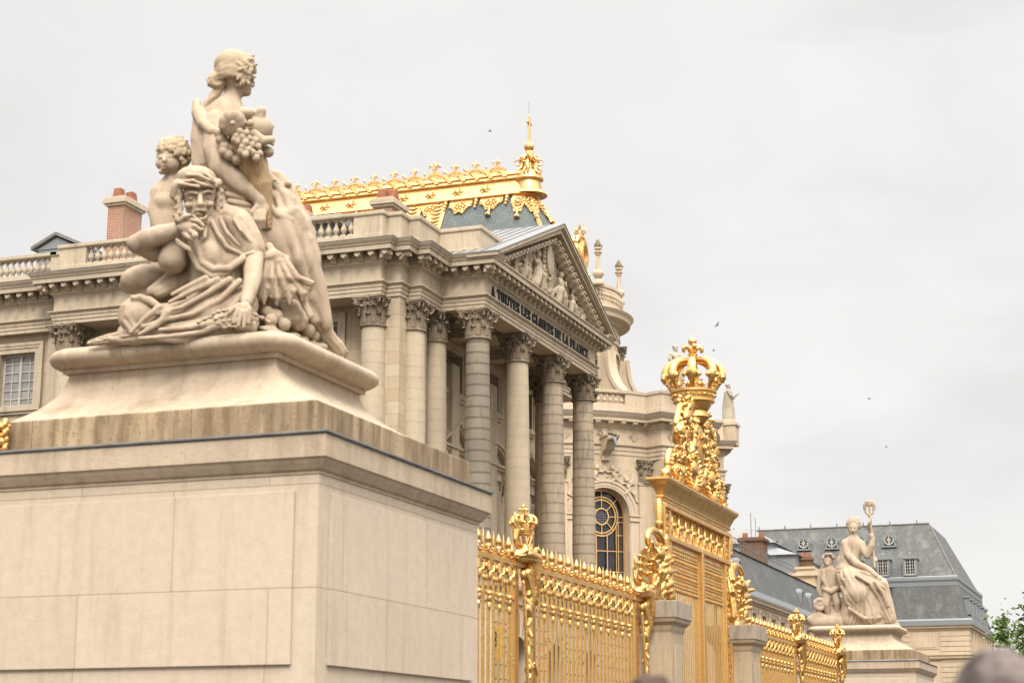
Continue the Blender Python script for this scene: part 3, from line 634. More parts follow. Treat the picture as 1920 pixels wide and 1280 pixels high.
rake(q, .95, 0, -.84, -.66, -25.2, -24.58); rake(q, .75, 0, -.66, -.402, -25.2, -24.62)
sl = math.atan2(ZA - ZE, YM - YS)
for sg in (1, -1):
    n = 15
    for i in range(n):
        y = (YS if sg > 0 else YN) + sg * (1.5 + (8.08 - 1.9) * i / (n - 1)); z = ZE + .16 - .42 + abs(y - (YS if sg > 0 else YN)) * math.tan(sl)
        dy = .115; dz = math.tan(sl) * dy * sg
        for za, zb, xo in ((-.07, 0, -24.1), (-.19, -.072, -24.16), (-.27, -.19, -24.38)):
            q.hexa([(-24.62, y - dy, z + za - dz), (xo, y - dy, z + za - dz), (xo, y + dy, z + za + dz), (-24.62, y + dy, z + za + dz), (-24.62, y - dy, z + zb - dz), (xo, y - dy, z + zb - dz), (xo, y + dy, z + zb + dz), (-24.62, y + dy, z + zb + dz)])
PV(q, 'raking_cornice', 'plain')
q = MB(); q.extrude([(YS + .8, ZE + .01), (YN - .8, ZE + .01), (YM, ZA - .35)], lambda y, z: (-25.2, y, z), lambda y, z: (-24.72, y, z)); tym = PV(q, 'tympanum', 'plain')
q = MB(); rake(q, -.03, 0, .002, .045, -28.6, -23.90); PV(q, 'roof', 'zinc_pale')
q = MB()
for i in range(9):
    x = -24.6 - i * .5
    for sg in (1, -1):
        ye = YS if sg > 0 else YN
        q.hexa([(x - .02, ye, ZE + .20), (x + .02, ye, ZE + .20), (x + .02, YM, ZA + .345), (x - .02, YM, ZA + .345), (x - .02, ye, ZE + .25), (x + .02, ye, ZE + .25), (x + .02, YM, ZA + .39), (x - .02, YM, ZA + .39)])
PV(q, 'roof_seam', 'zinc_pale')
q = MB(); q.extrude([(YS + .9, ZE), (YN - .9, ZE), (YM, ZA + .2)], lambda y, z: (-28.5, y, z), lambda y, z: (-25.3, y, z)); PV(q, 'gable_back', 'zinc')
# ---- tympanum relief: oval medallion, wreath, two seated figures, arms and children
X0 = -24.72
prim = []
prim += [('e', (X0 + .10, 71.75, 22.72), (.14, .42, .66), 0, 0, .03)]
for i in range(26):
    a = i / 26 * 2 * math.pi; prim.append(('e', (X0 + .13, 71.75 + .58 * math.cos(a), 22.72 + .84 * math.sin(a)), (.10, .10, .10), 0, 0, .03))
def fig(y, z, sg, s=1.0):
    c = lambda pts, k=.06, n=0, amp=0, ph=0, tw=0: prim.append(('c', [(X0 + x, y + sg * dy * s, z + dz * s, r * s) for x, dy, dz, r in pts], k, n, amp, ph, tw))
    c([(.18, 0, .95, .13), (.18, 0, .90, .12)]); c([(.14, 0, .75, .07), (.12, .02, .6, .18), (.12, .05, .3, .19)], .06)
    c([(.2, .18, .62, .08), (.26, .4, .4, .07), (.24, .55, .62, .05)]); c([(.2, -.16, .62, .08), (.24, -.42, .5, .065), (.2, -.6, .75, .05)])
    c([(.14, .05, .2, .2), (.22, .35, .12, .18), (.18, .42, -.35, .14)], .08, 12, .03); c([(.12, -.05, .2, .2), (.18, -.15, .0, .2), (.14, -.35, -.35, .2)], .08, 14, .035, 1)
fig(70.3, 21.62, 1, 1.05); fig(73.35, 21.55, -1, 1.0); fig(68.7, 21.45, 1, .72); fig(75.0, 21.42, -1, .75); fig(67.5, 21.2, -1, .45); fig(76.3, 21.2, 1, .45)
random.seed(3)
for i in range(60):
    y = random.uniform(66.6, 77.0); zm = ZE + .1 + (8.0 - abs(y - YM)) * .40; z = random.uniform(ZE + .12, min(zm, ZE + .8)); r = random.uniform(.06, .15)
    prim.append(('c', [(X0 + .03, y, z, r), (X0 + random.uniform(.05, .2), y + random.uniform(-.3, .3), z + random.uniform(-.1, .3), r * .6)], .05, 0, 0, 0, 0))
rel = sculpt('relief', prim, .025, 'plain', None); rp(rel, tym)
q = MB(); q.lathe([(.0005, .0), (.40, .0), (.43, -.03), (.43, -.08)], n=32)
me = q; 
for i, v in enumerate(me.v): me.v[i] = (X0 + .27 + v[2], 71.75 + v[0], 22.72 + v[1] * 1.55)
rp(q.build('medallion', 'plain', None, smooth=True), tym)
# ---- inscription in raised condensed serif capitals
def glyph(ch):
    """(width, [polygons]) on a 0..1 cap height; vertical strokes fat, horizontals thin, bracketed serifs"""
    T, H, SV = .26, .12, .08
    def bx(a, b, c, d): return [(a, b), (c, b), (c, d), (a, d)]
    def stem(x, w=T): return [bx(x, 0, x + w, 1), bx(x - .07, 0, x + w + .07, SV), bx(x - .07, 1 - SV, x + w + .07, 1)]
    def arc(cx, cy, rx, ry, a0, a1, t0=H, t1=T, n=14):
        out = []; 
        def p(a):
            w = t0 + (t1 - t0) * abs(math.cos(a)) ** 1.5; return (cx + rx * math.cos(a), cy + ry * math.sin(a)), (cx + (rx - w) * math.cos(a), cy + (ry - w * .85) * math.sin(a))
        for i in range(n):
            a, b = R(a0 + (a1 - a0) * i / n), R(a0 + (a1 - a0) * (i + 1) / n); (p1, q1), (p2, q2) = p(a), p(b); out.append([p1, p2, q2, q1])
        return out
    if ch == 'A': return .84, [[(0.0, 0), (.10, 0), (.42, .94), (.36, 1)], [(.50, 0), (.76, 0), (.46, 1), (.36, 1)], bx(.14, .28, .58, .36), bx(-.06, 0, .22, SV), bx(.44, 0, .84, SV)]
    if ch == 'T': return .80, stem(.28) [:2] + [bx(0, .90, .80, 1), [(0, .68), (.05, .68), (.12, .92), (0, .92)], [(.80, .68), (.75, .68), (.68, .92), (.80, .92)]]
    if ch == 'O': return .78, arc(.39, .5, .39, .52, 0, 360, n=26)
    if ch == 'U': return .90, [bx(.07, .30, .07 + T, 1), bx(0, 1 - SV, .37, 1), bx(.72, .30, .80, 1), bx(.63, 1 - SV, .90, 1)] + arc(.435, .32, .365, .34, 180, 360, H, .2)
    if ch == 'E': return .68, stem(.07) + [bx(.2, .92, .62, 1), bx(.2, 0, .64, .08), bx(.2, .46, .50, .54), bx(.57, .72, .62, 1), bx(.59, 0, .65, .28), bx(.46, .36, .50, .64)]
    if ch == 'F': return .66, stem(.07) + [bx(.2, .92, .62, 1), bx(.2, .46, .50, .54), bx(.57, .72, .62, 1), bx(.46, .36, .50, .64)]
    if ch == 'L': return .66, stem(.07) + [bx(.2, 0, .62, .08), bx(.57, 0, .63, .32)]
    if ch == 'I': return .38, stem(.07)
    if ch == 'D': return .80, stem(.07) + arc(.30, .5, .48, .5, -90, 90) + [bx(.2, .92, .32, 1), bx(.2, 0, .32, .08)]
    if ch == 'R': return .82, stem(.07) + arc(.30, .74, .36, .26, -90, 90, .07) + [bx(.2, .93, .32, 1), bx(.2, .47, .34, .54), [(.34, .50), (.52, .50), (.80, 0), (.56, 0)], bx(.56, 0, .86, SV)]
    if ch == 'N': return .86, [bx(.10, 0, .18, 1), bx(0, 0, .28, SV), bx(.68, 0, .76, 1), bx(.58, 1 - SV, .86, 1), [(0, 1), (.26, 1), (.76, 0), (.60, 0)]]
    if ch == 'C': return .76, arc(.39, .5, .39, .52, 40, 320, n=24) + [bx(.64, .72, .70, .98), bx(.66, .10, .70, .2)]
    if ch == 'G': return .82, arc(.39, .5, .39, .52, 40, 330, n=24) + [bx(.64, .72, .70, .98), bx(.52, .02, .74, .40), bx(.44, .36, .82, .43)]
    if ch == 'S': return .64, arc(.32, .74, .30, .28, 30, 250, .09, .17) + arc(.32, .27, .32, .29, -150, 75, .09, .19) + [[(.10, .66), (.16, .78), (.56, .36), (.50, .22)], bx(.54, .70, .60, .98), bx(.02, .02, .07, .3)]
    if ch == '.': return .26, [bx(.02, 0, .2, .16)]
    return .0, []
TXT = 'A TOUTES LES GLOIRES DE LA FRANCE.'
adv = []; x = 0
for ch in TXT:
    wdt, g_ = glyph(ch); adv.append((x, g_)); x += (wdt + .13) if ch != ' ' else .42
LZ, LH, Y0, Y1 = 19.57, .46, 65.2, 77.95; sx = (Y1 - Y0) / x
t_ = MB()
for (x_, gl), ch in zip(adv, TXT):
    if ch == ' ': PV(t_, 'inscription_word', 'letters', par=ent); t_ = MB(); continue
    for k, poly in enumerate(gl):
        d = .0012 * (k % 3); t_.extrude(poly, lambda a, b: (-24.76, Y0 + (x_ + a) * sx, LZ + b * LH), lambda a, b: (-24.70 + d, Y0 + (x_ + a) * sx, LZ + b * LH))
PV(t_, 'inscription_word', 'letters', par=ent)
# ---- roof behind the parapets, chimneys, dormers
def chimney(x0, x1, y0, y1, z0, z1, mt, pots, label, cap='plain'):
    t = thing('chimney_stack', label, 'chimney', ((x0 + x1) / 2, (y0 + y1) / 2, z0)); b = MB(); b.box((x0, y0, z0), (x1, y1, z1)); reparent(b.build('brick_shaft', mt), t)
    b = MB(); b.box((x0 - .10, y0 - .10, z1), (x1 + .10, y1 + .10, z1 + .10)); b.box((x0 - .18, y0 - .18, z1 + .10), (x1 + .18, y1 + .18, z1 + .34)); b.box((x0 - .08, y0 - .08, z1 + .34), (x1 + .08, y1 + .08, z1 + .42)); reparent(b.build('stone_cap', cap, bevel=.02), t)
    for a, c, h in pots:
        p = MB(); x = x0 + (x1 - x0) * a; y = y0 + (y1 - y0) * c; z = z1 + .42; w_ = min((x1 - x0) * .26, .24)
        p.hexa([(x - w_, y - .24, z), (x + w_, y - .24, z), (x + w_, y + .24, z), (x - w_, y + .24, z), (x - w_ * .8, y - .17, z + h), (x + w_ * .8, y - .17, z + h), (x + w_ * .8, y + .17, z + h), (x - w_ * .8, y + .17, z + h)])
        reparent(p.build('chimney_pot', 'clay', bevel=.02), t)
    return t
rf = MB()
rf.hexa([(-42, 63.0, 20.96), (-30.5, 63.0, 20.96), (-30.5, 83.5, 20.96), (-42, 83.5, 20.96), (-42, 68, 23.0), (-32, 68, 23.0), (-32, 78, 23.0), (-42, 78, 23.0)]); PV(rf, 'roof', 'zinc')
chimney(-43.1, -42.3, 66.0, 67.5, 21.0, 25.45, 'brick', ((.30, .3, .50), (.72, .6, .42)), 'tall red brick chimney with terracotta pots standing behind the left balustrade')
chimney(-31.15, -30.35, 68.0, 69.3, 21.0, 24.7, 'brick', ((.28, .3, .48), (.72, .5, .48)), 'low brick chimney with two terracotta pots just behind the solid corner parapet')
chimney(-34.6, -33.5, 66.2, 67.4, 21.0, 23.9, 'brick', ((.28, .3, .42), (.74, .5, .42)), 'brick chimney half hidden beside the statue, next to the slate attic roof')
t = thing('attic_dormer', 'dark slate attic dormer with a curved zinc roof behind the balustrade right of the statue', 'dormer', (-32.6, 65.6, 21.0))
b = MB(); b.hexa([(-33.4, 65.0, 21), (-31.75, 65.0, 21), (-31.5, 67.4, 21), (-33.4, 67.4, 21), (-33.4, 65.3, 23.35), (-31.8, 65.3, 23.35), (-31.7, 67.4, 23.35), (-33.4, 67.4, 23.35)]); reparent(b.build('front', 'slate'), t)
b = MB(); b.extrude([(65.0, 23.35), (67.6, 23.35), (67.4, 23.7), (66.4, 24.0), (65.4, 23.75), (65.05, 23.5)], lambda y, z: (-33.6, y, z), lambda y, z: (-31.45, y, z)); reparent(b.build('roof', 'zinc'), t)
b = MB()
for i in range(3): b.sbox(fS(65.0), -33.2 + i * .5, -32.85 + i * .5, 21.5, 22.6, .0, .05)
reparent(b.build('window', 'glass'), t); b = MB()
for i in range(4): b.sbox(fS(65.0), -33.28 + i * .5, -33.2 + i * .5, 21.4, 22.7, .0, .09)
reparent(b.build('window_frame', 'blueframe' if 'blueframe' in M else 'zinc'), t)
t = thing('attic_dormer', 'grey dormer window with a low gabled roof, left of the tall brick chimney', 'dormer', (-47, 68, 21.5))
b = MB(); b.sbox(fS(68.0), -48.0, -46.0, 22.0, 24.5, -2.5, 0); reparent(b.build('front', 'zinc'), t)
b = MB(); b.extrude([(-48.3, 24.45), (-47.0, 25.05), (-45.7, 24.45), (-45.7, 24.6), (-47.0, 25.2), (-48.3, 24.6)], lambda x, z: (x, 67.8, z), lambda x, z: (x, 71, z)); reparent(b.build('roof', 'lead'), t)
b = MB(); b.extrude([(-48.1, 24.45), (-47.0, 24.98), (-45.9, 24.45)], lambda x, z: (x, 67.95, z), lambda x, z: (x, 70.9, z)); reparent(b.build('gable', 'zinc'), t)
reparent(window(None, fS(67.98), -46.9, .55, 22.6, 24.2, 2, 2, -.02, glass='glass_curtain', paint='zinc'), t)
# ================================================================ recessed wing on the left
wg = thing('palace_wing', 'recessed pale limestone palace wing with balustrade at the left edge', 'palace building', (-52, 66, GZ))
WP = [(-62, 62.05), (-42.35, 62.05)]
e = MB(); e.sweep(WP, ENT); reparent(e.build('entablature', 'plain'), wg)
e = MB(); e.sweep(WP, CRN); modillions(e, WP, .57); reparent(e.build('cornice', 'plain'), wg); e = MB(); e.sweep(WP, LEADP); reparent(e.build('lead_flashing', 'lead'), wg)
WH = [(-44.75, .86, 15.95, 18.2, 0), (-49.3, .86, 15.95, 18.2, 0)]
w = MB(); w.wall(fS(62.45), -62, -42.35, GZ, 18.95, WH, .5); reparent(w.build('wall', 'wall'), wg)
for c, h, z0, z1, _ in WH: s = MB(); surround(s, fS(62.45), c, h, z0, z1, .42, .16); reparent(s.build('window_surround', 'plain'), wg)
s = MB(); s.sbox(fS(62.45), -43.25, -42.4, 8, 18.94, 0, .12); reparent(s.build('pilaster', 'plain'), wg)
for c, h, z0, z1, _ in WH: reparent(window(None, fS(62.45), c, h, z0, z1, 4, 6, .3, glass='glass_curtain', bar=.045), wg)
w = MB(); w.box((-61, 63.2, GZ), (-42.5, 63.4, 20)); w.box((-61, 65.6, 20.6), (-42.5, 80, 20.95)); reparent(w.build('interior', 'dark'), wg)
p = MB(); pr = [(o_, z + .0) for o_, z in PRL]; p.sweep([(-62, 62.1), (-42.3, 62.1)], PRL); p.sweep([(-62, 62.1), (-42.9, 62.1)], PRT); p.sweep([(-43.2, 62.1), (-42.3, 62.1)], PRF); bl = reparent(p.build('balustrade', 'plain'), wg)
for i in range(26): reparent(link_mesh('baluster', BAL, None, (-43.35 - i * .30, 62.26, 21.44)), bl)
b = MB(); b.hexa([(-61, 66, 20.96), (-43, 66, 20.96), (-43, 80, 20.96), (-61, 80, 20.96), (-61, 70, 23.2), (-43.5, 70, 23.2), (-43.5, 77, 23.2), (-61, 77, 23.2)]); reparent(b.build('roof', 'zinc'), wg)
# ================================================================ the chapel behind: round-ended lower storey, drum, flying buttresses, gilded roof
CC = (-43.6, 127.4)
ch = thing('royal_chapel', 'tall limestone chapel with rounded east end, steep slate roof and gilded ridge', 'chapel', (-43.6, 127.4, GZ))
CH = lambda mb, name, m, par=ch, **k: reparent(mb.build(name, m, None, **k), par)
def pol(Rr, a): return (CC[0] + Rr * math.cos(R(a)), CC[1] + Rr * math.sin(R(a)))
bays = [(-72, -88.0, -36.3), (4, -12.5, 21.5)]
path = []
def arcpath(Rr, a, b, st=3): n = max(2, int(abs(b - a) / st)); return [pol(Rr, a + (b - a) * i / n) for i in range(n + 1)]
RI, RO = 11.75, 13.1
path = [(-62, CC[1] - RI)] + arcpath(RI, -88, -36) + arcpath(RO, -35, -13) + arcpath(RI, -12, 22) + arcpath(RO, 23, 45) + arcpath(RI, 46, 88) + [(-62, CC[1] + RI)]
CE = [(-1.2, 21.9), (0, 21.9), (0, 22.15), (.05, 22.16), (.05, 22.45), (.10, 22.46), (.10, 22.72), (.22, 22.80), (.24, 22.88), (.02, 22.9), (0, 22.95), (0, 24.0), (.08, 24.02), (.12, 24.14), (.2, 24.18), (.2, 24.42), (-1.2, 24.42)]
CCR = [(-1.2, 24.42), (.62, 24.42), (.66, 24.44), (.66, 24.64), (.72, 24.68), (.86, 24.86), (.90, 24.95), (-1.2, 24.95)]
e = MB(); e.sweep(path, CE); CH(e, 'entablature', 'chapel_trim')
e = MB(); e.sweep(path, CCR)
def cmod(F, s):
    w = .17; pr = [(.18, 24.10), (.30, 24.12), (.40, 24.20), (.52, 24.24), (.60, 24.30), (.60, 24.418), (.18, 24.418)]
    e.extrude(pr, lambda o, z: F(s - w, z, o), lambda o, z: F(s + w, z, o))
FI, FO = fC(CC, RI), fC(CC, RO)
for a0, a1, F, Rr in ((-86, -38, FI, RI), (-33, -15, FO, RO), (-10, 20, FI, RI), (25, 43, FO, RO)):
    n = round(R(a1 - a0) * Rr / .86)
    for i in range(n + 1): cmod(F, (R(a0) + R(a1 - a0) * i / n) * Rr)
CH(e, 'cornice', 'chapel_trim')
e = MB(); e.sweep(path, [(-1.2, 24.954), (.93, 24.954), (.93, 25.02), (0, 25.1), (-1.2, 25.12)]); CH(e, 'lead_flashing', 'lead')
# walls with the great round-arched windows
w = MB(); aw = R(-52.6)
def whole(a): return (R(a) * RI, 1.84, 8.0, 18.0, 1.84)
WC = [(-52.6,), (4,)]
low = lambda a: (R(a) * RI, 1.3, .6, 5.0, 1.3)
w.wall(FI, R(-89) * RI, R(-35) * RI, GZ, 21.9, [whole(-52.6), low(-52.6), low(-72)], 1.2, .5)
w.wall(FI, R(-13) * RI, R(23) * RI, GZ, 21.9, [whole(4), low(4)], 1.2, .5)
w.sbox(FO, R(-35) * RO, R(-13) * RO, GZ, 21.9, -2, 0, 8); w.sbox(FO, R(23) * RO, R(45) * RO, GZ, 21.9, -2, 0, 8)
w.sbox(FI, R(45.5) * RI, R(89) * RI, GZ, 21.9, -1, 0, 12)
w.box((-75, CC[1] - RI, GZ), (CC[0], CC[1] - RI + .8, 22)); w.box((-75, CC[1] + RI - .8, GZ), (CC[0], CC[1] + RI, 22))
CH(w, 'wall', 'chapel')
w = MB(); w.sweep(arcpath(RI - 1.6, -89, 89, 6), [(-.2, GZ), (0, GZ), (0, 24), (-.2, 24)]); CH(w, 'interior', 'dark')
s = MB()
for a in (-52.6, 4):
    c = R(a) * RI
    for r0, r1, oo in ((1.84, 1.98, .07), (1.98, 2.22, .10), (2.22, 2.40, .16)): s.sarc(FI, c, 18.0, r0, r1, -.05, oo, 0, 180, 28)
    for sg in (-1, 1):
        x0, x1 = sorted((c + sg * 1.84, c + sg * 2.72))
        s.sbox(FI, x0, x1, 17.62, 17.72, -.05, .16, 2); s.sbox(FI, x0, x1, 17.72, 17.95, -.05, .12, 2); s.sbox(FI, x0 - .03, x1 + .03, 17.95, 18.05, -.05, .20, 2)
        s.sbox(FI, x0 + .05, x1 - .05, 6, 17.62, -.05, .06, 2)
    CH(s, 'window_arch', 'chapel_trim'); s = MB()
s.sbox(FI, R(-88) * RI, R(-36) * RI, 6.9, 7.5, -.05, .28, 16); s.sbox(FI, R(-12) * RI, R(22) * RI, 6.9, 7.5, -.05, .28, 12); s.sbox(FI, R(-88) * RI, R(-36) * RI, 6.2, 6.7, -.05, .12, 16)
CH(s, 'string_course', 'chapel_trim')
rst = MB()
for a0, a1 in ((-88, -36), (-12, 22)):
    for k in range(9): rst.sbox(FI, R(a0) * RI, R(a1) * RI, .75 + k * .6, .78 + k * .6, -.02, .015, 14)
CH(rst, 'rusticated_joints', 'dark')
# great windows with gilded iron tracery
for a in (-52.6, 4):
    c = R(a) * RI; F = FI; f = MB(); o0, o1 = -.75, -.66; zc = 18.0; zr = 17.95; b = .06
    f.sarc(F, c, zc, 1.70, 1.84, o0, o1, 0, 180, 30); 
    for x in (c - 1.77, c + 1.77): f.sbox(F, x - .07, x + .07, 8, zc, o0, o1)
    for rr in (.52, 1.08, 1.26): f.sarc(F, c, zr, rr - b / 1.4, rr + b / 1.4, o0, o1 + .004, 0, 360, 36, 1.06)
    for i in range(8):
        q = R(90 + i * 45); f.sline(F, (c + .54 * math.cos(q), zr + .56 * math.sin(q)), (c + (1.72 if 0 <= i <= 1 or i == 7 or i in (2, 6) else 1.27) * math.cos(q), zr + (1.74 if i in (0, 1, 7) else 1.3) * math.sin(q)), b, o0 + .01, o1 - .01)
    for x in (-1.30, 1.30): f.sbox(F, c + x - b / 2, c + x + b / 2, 8, 17.6, o0 + .012, o1 - .012)
    for x in (-.42, .42): f.sbox(F, c + x - b / 2, c + x + b / 2, 8, 16.75, o0 + .012, o1 - .012)
    for x in (-1.14, 1.14): f.sbox(F, c + x - b / 2, c + x + b / 2, 8, 17.3, o0 + .012, o1 - .012)
    for z in (8.3, 9.8, 11.3, 12.8, 14.2, 15.6): f.sbox(F, c - 1.8, c + 1.8, z - b / 2, z + b / 2, o0 + .014, o1 - .002, 4)
    for z in (17.6, 16.7): 
        for sg in (-1, 1): x0, x1 = sorted((c + sg * 1.14, c + sg * 1.8)); f.sbox(F, x0, x1, z - b / 2, z + b / 2, o0 + .014, o1 - .002)
    wd = CH(f, 'window', 'gold_roof'); gl = MB(); pts = [(c - 1.8, 8), (c + 1.8, 8)] + [(c + 1.8 * math.cos(R(t)), zc + 1.8 * math.sin(R(t))) for t in range(0, 181, 10)]
    gl.extrude(pts, lambda s_, z: F(s_, z, o0 - .06), lambda s_, z: F(s_, z, o0 - .02)); reparent(gl.build('pane', 'glass'), wd)
    gb = MB()
    for i in range(7): gb.sline(F, (c - .5 + i * .166, zr - .45), (c - .5 + i * .166, zr + .45), .02, o0 - .018, o0 - .005); gb.sline(F, (c - .5, zr - .5 + i * .166), (c + .5, zr - .5 + i * .166), .02, o0 - .018, o0 - .006)
    reparent(gb.build('lattice', 'zinc'), wd)
# flat pilasters with carved capitals
for a, F, Rr in ((-37.0, FI, RI), (-68.5, FI, RI), (-11, FI, RI), (20.5, FI, RI), (-31, FO, RO), (-17, FO, RO), (27, FO, RO), (41, FO, RO)):
    p = MB(); s0 = R(a) * Rr; p.sbox(F, s0 - .62, s0 + .62, 6.8, 20.15, -.05, .16, 2); p.sbox(F, s0 - .68, s0 + .68, 20.15, 20.3, -.05, .22, 2); pl = CH(p, 'pilaster', 'chapel_trim')
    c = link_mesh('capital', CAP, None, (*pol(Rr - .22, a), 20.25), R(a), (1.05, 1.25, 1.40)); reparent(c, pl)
# carved spandrel reliefs: pairs of winged infants over the arches, sprigs in the frieze, gargoyle spouts
for a in (-52.6, 4):
    c = R(a) * RI; prim = []
    def W(s_, z, o): return FI(c + s_, z, o)
    def chn(pts, k=.05, n=0, amp=0): prim.append(('c', [(*W(s_, z, o), r) for s_, z, o, r in pts], k, n, amp, 0, 1.))
    for sg in (-1, 1):
        for dx, dz, sc in ((0.0, 0, 1), (1.05, -.75, .9)):
            x = sg * (.55 + dx); z = 21.1 + dz
            chn([(x, z + .12, .12, .17), (x, z + .05, .16, .15)]); chn([(x, z - .1, .08, .08), (x + sg * .12, z - .35, .08, .17 * sc), (x + sg * .25, z - .65, .06, .15)])
            chn([(x + sg * .05, z - .15, .1, .07), (x - sg * .4, z - .2, .12, .06), (x - sg * .62, z + .05, .12, .05)]); chn([(x + sg * .25, z - .65, .08, .11), (x + sg * .55, z - .85, .1, .09), (x + sg * .7, z - 1.2, .06, .05)])
            chn([(x + sg * .2, z - .6, .08, .11), (x - sg * .1, z - .85, .1, .09), (x + .0, z - 1.1, .06, .05)])
            for q in range(4): chn([(x + sg * .2, z - .1, .03, .05), (x + sg * (.55 + .06 * q), z + .25 - q * .13, .05, .035)])
    random.seed(5)
    for i in range(26):
        t = random.uniform(20, 160); rr = random.uniform(2.5, 3.1); s_, z = rr * math.cos(R(t)), 18 + rr * math.sin(R(t)); z = min(z, 21.4)
        chn([(s_, z, .02, .11), (s_ + random.uniform(-.3, .3), z + random.uniform(-.2, .2), .07, .05)])
    ob = sculpt('relief', prim, .045, 'chapel_trim', None); reparent(ob, ch)
for a, F, Rr in ((-66, FI, RI), (-41.5, FI, RI), (-31, FO, RO), (-18, FO, RO), (-2, FI, RI)):
    s0 = R(a) * Rr; r_ = MB()
    for k in range(7):
        q = R(-60 + k * 20); r_.tube([F(s0, 23.15, .02), F(s0 + .25 * math.sin(q), 23.2 + .35 * math.cos(q), .04), F(s0 + .5 * math.sin(q), 23.3 + .45 * math.cos(q), .03)], [.03, .035, .02], 5)
    CH(r_, 'frieze_ornament', 'chapel_trim')
for a, F, Rr in ((-52.4, FI, RI),):
    s0 = R(a) * Rr; G = lambda s_, z, o: F(s0 + s_, z, o); g_ = MB()
    pr = [(0, 22.0), (.2, 21.95), (.35, 22.15), (.6, 22.3), (.95, 22.35), (1.35, 22.75), (1.7, 22.95), (1.7, 23.2), (.2, 23.2), (0, 23.15)]
    g_.extrude(pr, lambda o, z: G(-.32, z, o), lambda o, z: G(.32, z, o)); g_.sbox(G, -.4, .4, 23.2, 23.3, 0, 1.55); g_.sbox(G, -.28, .28, 21.7, 21.97, -.02, .3)
    go = CH(g_, 'gargoyle', 'chapel_trim'); l = MB()
    for i in range(12): l.ball(G(.28 * math.cos(i * 1.7), 23.12 + .22 * math.sin(i * 2.3), 1.7 + .12 * math.sin(i * 3.1)), .12, 7, 5)
    reparent(l.build('lion_head', 'capital', smooth=True), go); l = MB(); l.tube([G(0, 23.0, 1.75), G(0, 22.8, 2.05), G(0, 22.35, 2.3)], [.13, .12, .08], 7); reparent(l.build('lead_spout', 'lead', smooth=True), go)
    l = MB()
    for sg in (-1, 1):
        for q in (0, 1): l.tube([G(sg * .1, 23.3, .1), G(sg * (.3 + q * .2), 23.6 + .3 * (1 - q), .1), G(sg * (.5 + q * .1), 23.5 + .2 * (1 - q), .12)], .035, 5)
    reparent(l.build('frond', 'capital', smooth=True), go)
# parapet and balustrade over the lower storey
PP = [(-.4, 25.1), (.05, 25.1), (.05, 25.5), (0, 25.52), (0, 26.5), (.08, 26.52), (.1, 26.72), (-.45, 26.74), (-.4, 26.5)]; PL_ = [(-.4, 25.1), (.05, 25.1), (.05, 25.72), (-.4, 25.72)]; PT_ = [(-.4, 26.45), (.0, 26.45), (.08, 26.5), (.1, 26.72), (-.45, 26.74)]
p = MB(); p.sweep(arcpath(RI, -44.5, -36) + arcpath(RO, -35, -13) + arcpath(RI, -12, -6), PP); p.sweep(arcpath(RI, 14, 22) + arcpath(RO, 23, 45) + arcpath(RI, 46, 88), PP); p.sweep(arcpath(RI, -90, -66), PP)
for a, b in ((-66, -44.5), (-6, 14)): p.sweep(arcpath(RI, a, b), PL_); p.sweep(arcpath(RI, a, b), PT_)
bl = CH(p, 'balustrade', 'chapel_trim')
for a, b in ((-66, -44.5), (-6, 14)):
    for i in range(10): x, y = pol(RI - .2, a + (b - a) * (i + .5) / 10); reparent(link_mesh('baluster', BALC, None, (x, y, 25.72), 0, (1.25, 1.25, 1.0)), bl)
w = MB(); w.lathe([(RI - .3, 25.0), (6.3, 26.6)], (CC[0], CC[1], 0), 48); CH(w, 'terrace', 'lead')
# drum
DR = 5.2
d = MB(); d.lathe([(DR, 25), (DR, 32.0)], (CC[0], CC[1], 0), 72); d.box((-80, CC[1] - DR, 24), (CC[0], CC[1] + DR, 36)); CH(d, 'drum', 'chapel_trim', smooth=True, angle=30)
d = MB(); d.lathe([(DR, 32.0), (DR + .1, 32.02), (DR + .1, 32.4), (DR + .18, 32.45), (DR + .18, 32.8), (DR + .02, 32.85), (DR + .02, 33.3), (DR + .3, 33.4), (DR + .35, 33.6), (DR + .95, 33.65), (DR + 1.0, 33.95), (DR + 1.2, 34.15), (DR + 1.22, 34.2), (DR + .5, 34.5), (DR + .2, 34.55)], (CC[0], CC[1], 0), 96)
CH(d, 'drum_cornice', 'chapel_trim', smooth=True, angle=25)
d = MB(); d.lathe([(DR + .4, 34.5), (DR + .4, 34.8), (DR + .3, 34.85), (DR + .25, 35.9), (DR + .35, 35.95), (DR + .35, 36.15), (DR, 36.2)], (CC[0], CC[1], 0), 96)
for i in range(60):
    a = R(-100 + i * 3.4); 
    for zz, q in ((35.1, .16), (35.4, .2), (35.65, .14)): d.ball((CC[0] + (DR + .27) * math.cos(a + .01 * math.sin(i)), CC[1] + (DR + .27) * math.sin(a), zz), q, 6, 4)
CH(d, 'drum_parapet', 'chapel_trim', smooth=True, angle=30)
